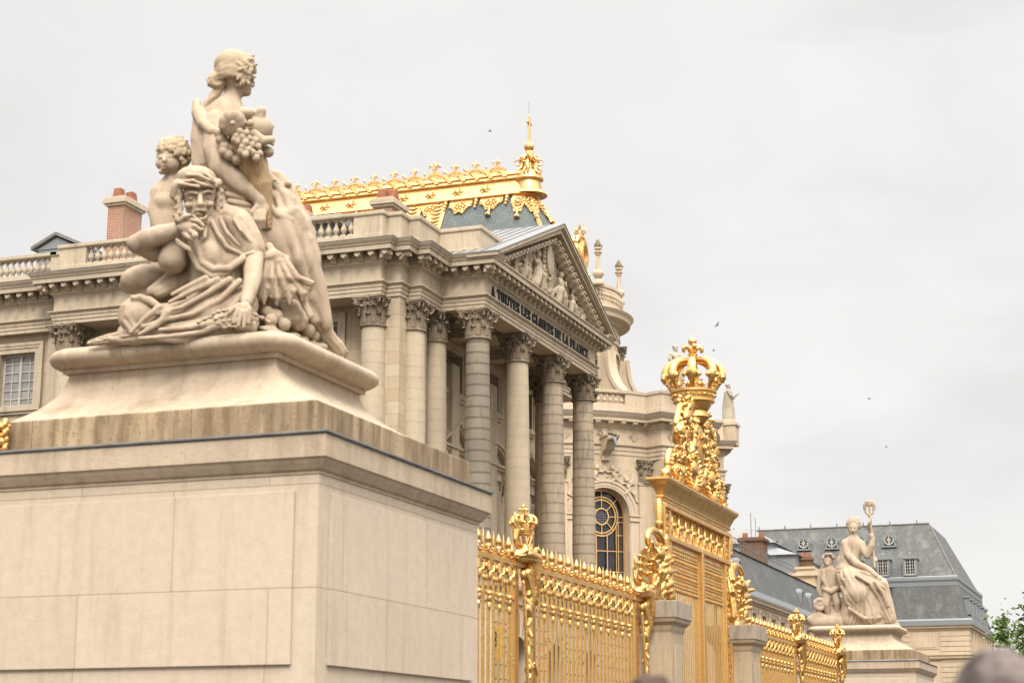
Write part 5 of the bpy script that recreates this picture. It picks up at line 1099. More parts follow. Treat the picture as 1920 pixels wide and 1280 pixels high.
r_ = MB(); i_ = 1.5; r_.box((-48, YP + 1.4, 17), (XL, YP + 28, 23.0)); r_.hexa([(XL - .1, YP + .2, 18.45), (XP - .1, YP + .2, 18.45), (XP - .1, YP + 30, 18.45), (XL - .1, YP + 30, 18.45), (XL - .1, YP + 1.3, 23.0), (XP - 1.2, YP + 1.3, 23.0), (XP - 1.2, YP + 29, 23.0), (XL - .1, YP + 29, 23.0)]); BP(r_, 'lower_roof', 'slate_old')
r_ = MB(); r_.sweep([(XL - 4, YP + 1.3), (XP - 1.2, YP + 1.3), (XP - 1.2, YP + 29)], [(-.3, 22.6), (.12, 22.65), (.15, 23.05), (.05, 23.1), (.2, 23.4), (.2, 23.75), (0, 23.9), (-.5, 23.95)]); BP(r_, 'lead_curb', 'zinc')
x1, y1, z1, x0 = XP - 1.3, YP + 1.5, 23.7, -62
rx, ry, rz_ = -29.5, YP + 6.5, 31.0
r_ = MB(); r_.hexa([(x0, y1, z1), (x1, y1, z1), (x1, YP + 28.5, z1), (x0, YP + 28.5, z1), (x0, ry, rz_), (rx, ry, rz_), (rx, YP + 23, rz_), (x0, YP + 23, rz_)]); BP(r_, 'upper_roof', 'slate_old')
r_ = MB(); r_.tube([(x0, ry, rz_ + .05), (rx, ry, rz_ + .05)], .12, 6)
for i in range(9): r_.tube([(rx - 1.5 - i * 3.4, ry, rz_), (rx - 1.5 - i * 3.4, ry, rz_ + .55)], [.12, .07], 6)
r_.tube([(rx, ry, rz_ + .05), (x1, y1, z1 + .05)], .10, 6); BP(r_, 'ridge_capping', 'lead')
def roofpt(x, z): return (ry - y1) * (z - z1) / (rz_ - z1) + y1      # y on the south slope
for i in range(5):
    x = -34.3 - i * 3.63 + (.0 if i else 0); z = 28.9 - .0; yy = roofpt(x, 28.2) ; d = MB(); F = fS(yy - .35)
    d.sarc(F, x, z, .62, .86, -1.6, .1, -10, 190, 22); d.sbox(F, x - .95, x + .95, z - .95, z - .75, -1.4, .14); d.sbox(F, x - .82, x - .62, z - .75, z, -1.2, .02); d.sbox(F, x + .62, x + .82, z - .75, z, -1.2, .02)
    dm = BP(d, 'dormer', 'zinc', smooth=True, angle=40); d = MB(); d.sarc(F, x, z, .50, .66, -.1, .05, 0, 360, 26); d.sarc(F, x, z, .12, .2, -.08, .03, 0, 360, 12)
    for k in range(4): q = k * math.pi / 4; d.sline(F, (x - .55 * math.cos(q), z - .55 * math.sin(q)), (x + .55 * math.cos(q), z + .55 * math.sin(q)), .06, -.07, .01)
    d.sline(F, (x - .12, z - .4), (x + .12, z - .4), .02, -.07, .02); d.sline(F, (x, z - .5), (x, z + .5), .16, -.07, .012); reparent(d.build('round_window', 'paint'), dm)
    d = MB(); d.sarc(F, x, z, .01, .55, -.16, -.1, 0, 360, 20); d.sbox(F, x - .6, x + .6, z - .75, z - .5, -.6, -.05); reparent(d.build('pane', 'glass'), dm)
for x in (-31.4, -34.75, -38.3):
    z0 = 24.0; yy = YP + 1.2; F = fS(yy); d = MB(); d.sbox(F, x - .82, x - .62, z0, z0 + 2.1, -2.2, 0); d.sbox(F, x + .62, x + .82, z0, z0 + 2.1, -2.2, 0); d.sbox(F, x - .62, x + .62, z0, z0 + .12, -1, 0); d.sbox(F, x - .95, x + .95, z0 + 2.1, z0 + 2.25, -2.8, .14)
    d.extrude([(x - .85, z0 + 2.25), (x + .85, z0 + 2.25), (x + .2, z0 + 2.6), (x - .2, z0 + 2.6)], lambda a, z: (a, yy - .05, z), lambda a, z: (a, yy + 2.6, z)); d.ball((x, yy + .2, z0 + 2.7), .2, 8, 6); dm = BP(d, 'dormer', 'zinc')
    reparent(window(None, F, x, .62, z0 + .12, z0 + 2.1, 4, 5, .12, bar=.05), dm)
d = MB(); F = fS(roofpt(0, 24.4) - .08); d.sbox(F, -28.6, -27.0, 24.0, 24.55, -.3, .1); dm = BP(d, 'skylight', 'lead'); d = MB(); d.sbox(F, -28.5, -27.1, 24.08, 24.47, .05, .13); reparent(d.build('pane', 'glass_curtain'), dm)
for i in range(6):
    y = YP + 3.2 + i * 4.2; d = MB(); d.box((XP - 2.2, y - .6, 18.5), (XP - .15, y + .6, 21.2)); d.box((XP - 2.6, y - .75, 21.2), (XP + .02, y + .75, 21.42)); dm = BP(d, 'dormer', 'zinc'); d = MB(); d.sbox(fE(XP - .15), y - .4, y + .4, 18.9, 20.9, 0, .03); reparent(d.build('pane', 'glass'), dm)
r_ = MB()
for i in range(8): r_.tube([(-38.5 + i * .9, YP + 1.0, 23.9), (-38.5 + i * .9, YP + 1.0, 24.9)], .025, 4)
for z in (24.4, 24.9): r_.tube([(-38.5, YP + 1.0, z), (-32.2, YP + 1.0, z)], .025, 4)
BP(r_, 'roof_railing', 'lead')
# return wing between them (its curved lead cornice shows right of the far statue)
ww = thing('return_wing', 'short limestone wing with dark arched windows tucked behind the far statue', 'palace building', (-36, 216, GZ)); b = MB(); b.wall(fE(-33.9), 184, YP + 1.2, GZ, 17.9, [(210.5 + i * 5, .8, 11, 14.2, .8) for i in range(4)], .4); reparent(b.build('wall', 'chapel'), ww)
b = MB(); b.box((-35.4, 184, GZ), (-35, YP, 17.9)); reparent(b.build('interior', 'dark'), ww)
b = MB(); b.sweep([(-33.9, 184), (-33.9, YP + 1.2)], [(-.4, 15.6), (0, 15.6), (.15, 15.8), (.2, 16.0), (-.4, 16.0)]); b.sweep([(-33.9, 184), (-33.9, YP + 1.2)], [(-.4, 17.905), (.3, 17.905), (.45, 18.3), (.2, 18.6), (-.4, 18.6)]); reparent(b.build('cornice', 'zinc'), ww)
b = MB(); b.hexa([(-34, 207, 18.3), (-34, YP + 1, 18.3), (-42, YP + 1, 18.3), (-42, 207, 18.3), (-35.4, 207, 21.6), (-35.4, YP + 1, 21.6), (-42, YP + 1, 21.6), (-42, 207, 21.6)]); reparent(b.build('roof', 'slate_old'), ww)
# ================================================================ gilded railing, gate, stone posts
XF = -12.2
PR_ = 5.44                                   # top rail height
def merge(dst, src, f):
    dst.add([f(p) for p in src.v], src.f)
def bar_mb():
    b = MB(); b.box((-.026, -.026, GZ + .5), (.026, .026, PR_ - .06))
    return b
def spear_mb():
    """onion-shaped finial over a baluster neck"""
    b = MB(); b.lathe([(.05, 0), (.07, .015), (.07, .04), (.03, .06), (.03, .08), (.055, .115), (.06, .14), (.05, .17), (.025, .195), (.045, .215), (.065, .255), (.06, .30), (.035, .35), (.004, .42)], n=10); b.box((-.03, -.12, .05), (.03, .12, .075))
    for k in range(4): a = k * math.pi / 2 + .4; b.tube([(.06 * math.cos(a), .06 * math.sin(a), .0), (.13 * math.cos(a), .13 * math.sin(a), .06), (.10 * math.cos(a), .10 * math.sin(a), .14)], .022, 4)
    return b
def dart_mb():
    b = MB(); b.lathe([(.04, 0), (.05, .02), (.04, .06), (.025, .08), (.04, .11), (.025, .14), (.036, .17), (.02, .32), (.002, .46)], n=8); return b
def tassel_mb():
    """the little pelmet between bars: ring, husk and hanging drop"""
    b = MB(); b.box((-.02, -.055, -.26), (.035, .055, -.05)); b.box((-.04, -.075, -.10), (.05, .075, -.06))
    for sg in (-1, 1): b.tube([(.0, sg * .05, -.10), (.04, sg * .13, -.14), (.04, sg * .13, -.26), (0, sg * .06, -.30)], .028, 5); b.ball((.02, sg * .21, -.20), .045, 7, 5, .07); b.ball((.02, sg * .21, -.42), .03, 6, 4, .06)
    b.lathe([(.015, -.26), (.045, -.30), (.06, -.36), (.04, -.43), (.012, -.48), (.012, -.70)], n=8)
    b.box((-.03, -.20, -.72), (.035, .20, -.69)); b.ball((0, 0, -.69), .06, 8, 5); b.lathe([(.035, -.70), (.055, -.76), (.05, -.82), (.028, -.86), (.045, -.91), (.03, -.99), (.004, -1.04)], n=8)
    for sg in (-1, 1): b.ball((0, sg * .16, -.67), .035, 6, 4)
    return b
def mesh_of(mb, m, smooth=True, ang=40): o = mb.build('tmp', m, smooth=smooth, angle=ang); d = o.data; bpy.data.objects.remove(o); return d
ME = dict(bar=mesh_of(bar_mb(), 'gold', False), spear=mesh_of(spear_mb(), 'gold'), dart=mesh_of(dart_mb(), 'gold'), tassel=mesh_of(tassel_mb(), 'gold'))
def fence(y0, y1, label, step=.275, group='gilded railings either side of the gate'):
    f = thing('gilded_railing', label, 'railing', (XF, (y0 + y1) / 2, GZ), group); L = y1 - y0; n = int(L / step); y = -L / 2 + (L - (n - 1) * step) / 2; z0 = -GZ
    r_ = MB()
    for z, h in ((PR_, .055),): r_.box((-.05, -L / 2, z - h + z0), (.05, L / 2, z + h + z0))
    r_.build('top_rail', 'gold', f, bevel=.01); r_ = MB()
    r_.box((-.04, -L / 2, GZ + .45 + z0), (.04, L / 2, GZ + .55 + z0)); r_.build('bottom_rail', 'gold', f); r_ = MB(); r_.box((-.04, -L / 2, 2.2 + z0), (.04, L / 2, 2.27 + z0)); r_.build('middle_rail', 'gold', f)
    r_ = MB(); r_.box((-.3, -L / 2, -.0), (.3, L / 2, .45)); r_.build('plinth', 'pillar', f)
    for i in range(n):
        q = y + i * step; link_mesh('bar', ME['bar'], f, (0, q, z0)); link_mesh('spearhead' if i % 2 else 'dart', ME['spear' if i % 2 else 'dart'], f, (0, q, PR_ + .06 + z0))
        if i % 2: link_mesh('pendant', ME['tassel'], f, (0.02, q, PR_ + z0))
    return f
# ---- a trophy post: paired bars, lion pelt, hanging arms and a crown on scrolls
def post_meshes():
    A = MB()
    for y in (-.60, -.47, .40, .56): A.box((-.05, y - .045, GZ + .4), (.05, y + .045, PR_ - .02))
    A.box((-.08, -.70, PR_ - .05), (.08, .70, PR_ + .07)); A.box((-.1, -.7, GZ + .4), (.1, .7, GZ + .6)); A.box((-.1, -.7, 2.2), (.1, .7, 2.34))
    T = []; random.seed(11); c = lambda pts, k=.04, n=0, a=0, ph=0, tw=0: T.append(('c', pts, k, n, a, ph, tw)); P = PR_
    c([(.12, -.1, P - .15, .16), (.2, .05, P - .55, .14), (.14, 0, P - .95, .10)], .05, 9, .03, 0, 3)
    for i in range(16):
        z = P - .25 - i * .20; c([(.12 + .05 * math.sin(i * 2.1), .12 * math.sin(i * 1.7), z, .11 - .003 * i), (.2, .16 * math.cos(i * 2.3), z - .12, .06)], .03)
    c([(.18, -.36, P - .35, .05), (.20, -.28, P - 1.1, .055), (.2, -.08, 2.6, .05)], .01); T.append(('e', (.18, -.37, P - .2), (.09, .09, .14), 0, 0, .04))
    c([(.2, .22, 3.55, .045), (.2, .40, 3.35, .045), (.2, .42, 3.05, .045), (.2, .25, 2.75, .04), (.2, .12, 2.5, .03)], .02)
    for z in (3.9, 3.45, 3.05, 2.7): T.append(('e', (.14, .0 + .05 * math.sin(z * 9), z), (.12, .10, .14), 0, 0, .04))
    T0 = len(T)
    # lion-skin and lambrequin over the rail
    c([(.12, -.55, P + .25, .13), (.18, -.25, P + .32, .16), (.2, .1, P + .3, .15), (.15, .5, P + .25, .12)], .06, 8, .04, 1, 2.)
    c([(.2, .1, P + .2, .16), (.22, .18, P - .25, .13), (.2, .25, P - .7, .06)], .05, 10, .04)
    for i in range(10): a = i * .63; T.append(('e', (.22 + .05 * math.cos(a * 2), -.30 + .17 * math.cos(a), P + .42 + .17 * math.sin(a)), (.08, .08, .08), 0, 0, .03))
    for i in range(9): a = i * .7; T.append(('e', (.2, .35 + .16 * math.cos(a), P + .45 + .15 * math.sin(a)), (.08, .08, .08), 0, 0, .03))
    for sg in (-1, 1):
        c([(0, sg * .55, P + .2, .07), (.02, sg * .75, P + .35, .06), (.0, sg * .72, P + .55, .05)], .03); c([(0, sg * .1, P + .3, .07), (.0, sg * .28, P + .75, .055), (0, sg * .40, P + 1.0, .06)], .03)
        c([(.05, sg * -.05, P + .25, .05), (.08, sg * .12, P + .7, .045), (.1, sg * .3, P + 1.15, .05)], .03); c([(0, sg * .42, P + 1.15, .09), (.0, sg * .46, P + .8, .06), (0, sg * .34, P + .6, .05)], .03, 5, .02)
    for i in range(5): c([(.05, -.40 - .02 * i, P + 1.05 + .09 * i, .05), (.0, -.50, P + 1.25 + .10 * i, .03)], .02)
    for i in range(T0, len(T)):
        q = T[i]; f = lambda z: P + (z - P) * .60 if z > P else z
        T[i] = ('c', [(a * .8, b_, f(z), r * .82) for a, b_, z, r in q[1]], *q[2:]) if q[0] == 'c' else ('e', (q[1][0] * .8, q[1][1], f(q[1][2])), tuple(v * .75 for v in q[2]), *q[3:])
    for i in range(T0): 
        q = T[i]; T[i] = ('c', [(a * .7, b_, z, r * .72) for a, b_, z, r in q[1]], *q[2:]) if q[0] == 'c' else ('e', (q[1][0] * .7, *q[1][1:]), tuple(v * .7 for v in q[2]), *q[3:])
    return A, T
_pa, _pt = post_meshes(); _o = sculpt('tmp', _pt, .022, 'gold', None); PT_ME = _o.data; bpy.data.objects.remove(_o); PA_ME = mesh_of(_pa, 'gold', False)
_p = bpy.data.objects.new('tmp', None); col.objects.link(_p); crown(_p, PR_ + .62, .235, 'gold', n=8); CRP = [(c.name.split('.')[0], c.data) for c in _p.children]
for c in list(_p.children): bpy.data.objects.remove(c)
bpy.data.objects.remove(_p)
def trophy_post(y, label, top=True, x=XF):
    t = thing('trophy_post', label, 'railing post', (x, y, GZ), 'gilded trophy posts of the railing'); link_mesh('frame', PA_ME, t, (0, 0, -GZ)); link_mesh('trophy', PT_ME, t, (0, 0, -GZ))
    if top:
        for n_, m_ in CRP: link_mesh(n_, m_, t, (0, 0, -GZ))
fence(24.45, 33.3, 'short gilded railing section between the big pedestal and the first trophy post'); fence(34.7, 41.72, 'gilded railing section left of the tall gate, with alternating spearheads')
trophy_post(34.0, 'crowned gilded trophy post just right of the big pedestal'); trophy_post(42.35, 'uncrowned gilded trophy post against the left stone pier of the gate', False)
fence(52.9, 60.4, 'gilded railing section right of the tall gate'); fence(61.8, 68.0, 'last gilded railing section before the far pedestal')
trophy_post(61.1, 'small crowned trophy post between the two far railing sections'); trophy_post(68.7, 'small crowned trophy post beside the far statue pedestal')
# ---- stone piers
def pier(y0, label):
    t = thing('stone_pier', label, 'gate pier', (-12.15, y0 + .62, GZ), 'stone piers flanking the gate'); x0, x1, ya, yb = -.5, .55, -.55, .62
    b = MB(); b.box((x0, ya, 0), (x1, yb, 4.62)); b.box((x0 - .08, ya - .08, 0), (x1 + .08, yb + .08, .8)); b.build('shaft', 'pillar', t, bevel=.015)
    b = MB()
    for F, a, c in ((lambda s, z, o: (s, ya - o, z), x0, x1), (lambda s, z, o: (x1 + o, s, z), ya, yb)):
        b.sbox(F, a + .22, c - .22, .95, 4.15, 0, .05)
    b.build('panel', 'pillar', t, bevel=.01)
    b = MB(); b.sweep([(x0, ya), (x1, ya), (x1, yb), (x0, yb)][::1], [(-.3, 4.45), (.0, 4.45), (.03, 4.52), (.05, 4.62), (.14, 4.70), (.17, 4.78), (-.3, 4.78)], closed=True); b.box((x0 + .01, ya + .01, 4.5), (x1 - .01, yb - .01, 4.77)); b.build('moulding', 'pillar', t)
    b = MB(); b.box((x0 - .19, ya - .19, 4.785), (x1 + .19, yb + .19, 5.2)); b.build('cap', 'pillar_cap', t, bevel=.02); return t
pier(42.72, 'grimy stone pier with blackened cap, left of the tall gate'); pier(51.35, 'stone pier with blackened cap, right of the tall gate')
# ---- side scroll brackets standing on the piers
def bracket(y, sg, label):
    t = thing('scroll_bracket', label, 'gate ornament', (-12.15, y, 5.46), 'gilded scroll brackets on the stone piers'); T = []; c = lambda pts, k=.04, n=0, a=0, ph=0, tw=0: T.append(('c', [(x, sg * q * 1.75, z * .76, r * 1.1) for x, q, z, r in pts], k, n, a, ph, tw))
    pts = []     # big volute curling away from the gate
    for i in range(20): a = -0.35 + i / 19 * 4.3; q = .50 - .012 * i; pts.append((.0, -.42 + q * math.cos(a) * .95, 1.95 + q * math.sin(a) * .95, .10 - .002 * i))
    c(pts, .03); c([(0, .05, 1.8, .11), (0, -.05, 1.2, .12), (0, -.5, .75, .13), (0, -.55, .3, .14), (0, -.15, .05, .15)], .05, 5, .03)
    c([(0, .15, 2.2, .1), (.05, .2, 1.3, .12), (.05, .22, .3, .15)], .05, 6, .04, 0, 5.)
    T.append(('e', (.08, sg * -.66, 1.2), (.2, .24, .2), 0, 0, .06))
    for i in range(34):
        a = i * 2.4; rr = .12 + .016 * i; z = .25 + (i % 17) * .09; c([(.1 * math.sin(i), -.35 + rr * math.cos(a) * .8, z, .09), (.18, -.35 + rr * 1.35 * math.cos(a + .3), z + .14, .045)], .03)
    for i in range(8): c([(0, -.85, 1.05 - i * .07, .10), (.0, -1.12 + .05 * (i % 2), 1.35 - i * .12, .05)], .03)
    for i in range(7): c([(0, -.62 - .05 * i, 1.35 - .02 * i, .08), (.05, -.8 - .05 * i, 1.55 - .04 * i, .04)], .03)
    sculpt('scrollwork', T, .028, 'gold', t)
    return t
bracket(44.1, 1, 'gilded scroll bracket on the left stone pier'); bracket(51.65, -1, 'gilded scroll bracket on the right stone pier')
# ---- the gate
G0, G1, GT = 44.35, 51.35, 8.62
gt = thing('royal_gate', 'tall gilded double gate between stone piers, topped by a moulded cornice', 'gate', (XF, 48, GZ)); GA = lambda mb, name, m='gold', par=gt, **k: reparent(mb.build(name, m, None, **k), par)
b = MB()
for y in (G0, G1):
    b.box((XF - .10, y - .08, GZ), (XF + .10, y + .08, GT - .55)); b.box((XF - .12, y - .12, GZ), (XF + .12, y + .12, 1.2))
for y in (G0 + .55, G1 - .55): b.box((XF - .09, y - .06, GZ), (XF + .09, y + .06, GT - .55))
for z in (GT - .62, GT - 1.42, 2.2): b.box((XF - .13, G0, z - .06), (XF + .13, G1, z + .06))
b.box((XF - .14, 47.93, GZ), (XF + .14, 48.12, GT - 1.4)); GA(b, 'frame', bevel=.015)
b = MB(); b.sweep([(XF - .08, G0 - .12), (XF + .08, G0 - .12), (XF + .08, G1 + .12), (XF - .08, G1 + .12)], [(-.05, GT - .46), (0, GT - .46), (.02, GT - .41), (.0, GT - .38), (.03, GT - .30), (.12, GT - .12), (.19, GT - .05), (.20, GT - .02), (.22, GT), (.22, GT + .06), (-.05, GT + .09)], closed=True); b.box((XF - .07, G0, GT - .5), (XF + .07, G1, GT + .085)); GA(b, 'cornice')
b = MB(); n = 17    # openwork frieze: crossed letters and ovals
for i in range(n):
    y = G0 + .75 + (G1 - G0 - 1.5) * i / (n - 1); z = GT - 1.02
    if i % 2: b.tube([(XF, y + .17 * math.cos(a * .52), z + .30 * math.sin(a * .52)) for a in range(13)], .035, 5); b.ball((XF, y, z), .09, 8, 5)
    else:
        for sg in (-1, 1): b.tube([(XF, y + sg * .16, z + .32), (XF, y + sg * .04, z + .16), (XF, y - sg * .12, z), (XF, y - sg * .04, z - .18), (XF, y + sg * .16, z - .32)], .04, 5)
GA(b, 'frieze', smooth=True)
b = MB()     # grid of little quatrefoils at the leaf tops
for l0, l1 in ((G0 + .75, 47.8), (48.25, G1 - .75)):
    for r_i in range(6):
        z = GT - 1.62 - r_i * .19; b.box((XF - .04, l0, z - .012), (XF + .04, l1, z + .012)); k = int((l1 - l0) / .2)
        for i in range(k): y = l0 + (i + .5) * (l1 - l0) / k; b.ball((XF, y, z - .095), .062 if r_i % 2 else .045, 6, 4)
GA(b, 'leaf_grille', smooth=True)
for l0, l1 in ((G0 + .72, 47.86), (48.2, G1 - .72)):
    k = int((l1 - l0) / .185); bm_ = None
    for i in range(k):
        y = l0 + (i + .5) * (l1 - l0) / k; b = MB()
        if bm_ is None: b.box((XF - .008, -.020, GZ + .3), (XF + .016, .022, GT - 1.5)); bm_ = mesh_of(b, 'gold', False)
        reparent(link_mesh('bar', bm_, None, (0, y, 0)), gt)
for y in (G0 + .30, G1 - .30):
    b = MB()
    for i in range(46): z = GT - .7 - i * .17; b.ball((XF, y, z), .07 + .03 * (i % 2), 7, 5, .09); b.ball((XF + .04, y + .07 * (-1) ** i, z - .05), .05, 6, 4)
    GA(b, 'foliage_garland', smooth=True)
for y in (G0 - .02, G1 + .02):
    b = MB()
    for i in range(10): b.ball((XF, y + (-.24 if y < 48 else .24), GT - .85 - i * .27), .115, 10, 7, .14); 
    b.lathe([(.1, -.6), (.13, -.2), (.08, 0)], (XF, y + (-.24 if y < 48 else .24), GT - .5), 8); GA(b, 'husk_chain', smooth=True)
# ---- openwork crest with shield and crown
cr = thing('royal_crest', 'gilded openwork crest with shield, horns of plenty and royal crown above the gate cornice', 'gate crest', (XF, 47.9, GT + .09)); T = []
def c(pts, k=.04, n=0, a=0, ph=0, tw=0): T.append(('c', pts, k, n, a, ph, tw))
def mir(pts, **k): c(pts, **k); c([(x, -y, z, r) for x, y, z, r in pts], **k)
mir([(0, 1.1, 0, .12), (0, 1.55, .35, .10), (0, 1.35, 1.0, .10), (0, 1.75, 1.7, .10), (0, 1.95, 2.3, .09), (0, 1.55, 2.85, .10), (0, 1.15, 2.6, .09)], k=.03)
mir([(0, .95, 0, .1), (0, 1.05, .9, .1), (0, 1.25, 1.5, .09), (0, 1.2, 2.1, .09), (0, .85, 2.5, .10), (0, .7, 3.0, .10)], k=.03)
for sg in (-1, 1):
    pts = [(0, sg * (2.55 + (.55 - .02 * i) * math.cos(i * .33) * .62), .72 + (.62 - .018 * i) * math.sin(i * .33), .10 - .002 * i) for i in range(22)]; c(pts, .03)
    for i in range(14): a = i * .45; c([(.05, sg * 2.55 + .18 * math.cos(a), .72 + .3 * math.sin(a), .08), (.14, sg * 2.55 + .3 * math.cos(a), .72 + .4 * math.sin(a), .04)], .03)
    c([(0, sg * 1.2, 1.3, .08), (0, sg * 1.9, 1.25, .08)], .02); c([(0, sg * 2.9, .05, .14), (0, sg * 3.1, .25, .14), (0, sg * 2.85, .5, .1)], .05, 5, .03)
    c([(0, sg * 2.1, 0.1, .14), (.05, sg * 1.9, .5, .16), (0, sg * 1.5, .9, .1)], .06, 6, .05, 0, 3.); c([(0, sg * 1.75, 1.7, .16), (.05, sg * 1.85, 2.0, .18), (0, sg * 1.7, 2.4, .12)], .05, 6, .05, 0, 3.)
    T.append(('e', (.1, sg * 1.0, .72), (.26, .30, .32), 0, 0, .03))
    for i in range(20): a = i * .32; c([(.15, sg * 1.0 + .5 * math.cos(a), .55 + .45 * math.sin(a), .08), (.3, sg * 1.0 + .62 * math.cos(a + .2), .55 + .58 * math.sin(a + .2), .03)], .03)
    c([(0, sg * 1.0, 2.6, .2), (0.05, sg * 1.3, 2.45, .18), (0, sg * 1.35, 2.1, .08)], .05, 7, .04)
    for i in range(16): a = i * 2.4; T.append(('e', (.12 * math.cos(a * 1.3), sg * 1.25 + .3 * math.cos(a), 2.75 + .4 * math.sin(a * 1.7)), (.085, .085, .085), 0, 0, .02))
    for i in range(12): T.append(('e', (.16, sg * (.55 + .04 * i), 2.0 - .08 * i + .1 * math.sin(i)), (.1, .1, .1), 0, 0, .03))
for i in range(26): a = i / 26 * 2 * math.pi; T.append(('e', (.16, .62 * math.cos(a), 1.45 + .92 * math.sin(a)), (.12, .10, .10), 0, 0, .03))
T.append(('e', (.06, 0, 1.45), (.24, .50, .78), 0, 0, .04))
for y, z in ((-.16, 1.72), (.16, 1.72), (0, 1.38)):
    c([(.3, y, z - .16, .03), (.3, y, z, .055), (.3, y, z + .16, .015)], .01); [c([(.3, y, z - .06, .03), (.3, y + s * .09, z + .06, .03), (.3, y + s * .11, z - .02, .02)], .01) for s in (-1, 1)]
for i in range(420):
    y, z = random.uniform(-2.45, 2.3), random.uniform(.05, 2.75)
    if abs(y) > 2.55 - .30 * z or (abs(y) < .7 and .5 < z < 2.4): continue
    a = random.uniform(0, 6.28); l = random.uniform(.12, .3); c([(random.uniform(-.1, .12), y, z, random.uniform(.05, .09)), (random.uniform(0, .2), y + l * math.cos(a), z + l * math.sin(a), .05), (random.uniform(0, .22), y + l * 1.5 * math.cos(a + .7), z + l * 1.5 * math.sin(a + .7), .015)], .015, 4, .02)
c([(0, -.3, 2.3, .16), (.05, 0, 2.55, .22), (0, .3, 2.3, .16)], .08, 6, .05); c([(0, -1.9, 0.02, .12), (0, 1.9, 0.02, .12)], .05); c([(0, -.6, .15, .12), (.1, 0, .4, .2), (0, .6, .15, .12)], .05, 6, .05)
T = [('c', [(x, y, z * (.92 - .10 * abs(y)), r * .88) for x, y, z, r in q[1]], *q[2:]) if q[0] == 'c' else ('e', (q[1][0], q[1][1], q[1][2] * (.93 - .12 * abs(q[1][1]))), tuple(v * .85 for v in q[2]), *q[3:]) for q in T]
sculpt('openwork', T, .025, 'gold', cr)
b = MB(); b.lathe([(.30, 2.0), (.42, 2.15), (.36, 2.3), (.46, 2.45), (.50, 2.57)], n=20); b.build('crown_neck', 'gold', cr, smooth=True, angle=40)
crown(cr, 2.55, .72, 'gold', n=8)
# ---- gilded fruit finial at the far left, standing on the pedestal's ledge
t = thing('gilded_cluster', 'gilded fruit and leaf cluster poking in at the left edge beside the pedestal plinth', 'ornament', (-13.93, 19.14, 5.5)); T = []
for i in range(26): a = i * 2.4; T.append(('e', ((.09 - .03 * (i > 18)) * math.cos(a), .08 * math.sin(a), .05 + i * .0145), (.042, .042, .048), 0, 0, .008))
for i in range(10): a = i * 1.9; T.append(('c', [(.05 * math.cos(a), .05 * math.sin(a), .06 + i * .035, .03), (.13 * math.cos(a), .12 * math.sin(a), .10 + i * .036, .012)], .01, 0, 0, 0, 0))
sculpt('fruit', T, .009, 'gold', t); b = MB(); b.lathe([(.10, 0), (.12, .02), (.07, .06)], n=12); b.build('foot', 'gold', t, smooth=True)
# yellow notice with a dark figure 3 seen through the bars
t = thing('notice_board', 'yellow notice panel bearing a dark 3, seen through the gilded bars', 'sign', (-24.2, 64.2, GZ)); b = MB(); F = fS(0); b.sbox(F, -.38, .38, 5.15, 6.35, 0, .03); b.build('panel', simple('yellow_panel', (.62, .36, .04), .6), t)
b = MB(); b.sarc(F, -.02, 5.98, .11, .17, .032, .045, -80, 150, 14); b.sarc(F, -.02, 5.72, .11, .17, .032, .045, -150, 80, 14); b.build('figure', 'letters', t); b = MB(); b.box((-.05, 0, 0), (.05, .08, 5.2)); b.build('post', 'lead', t)
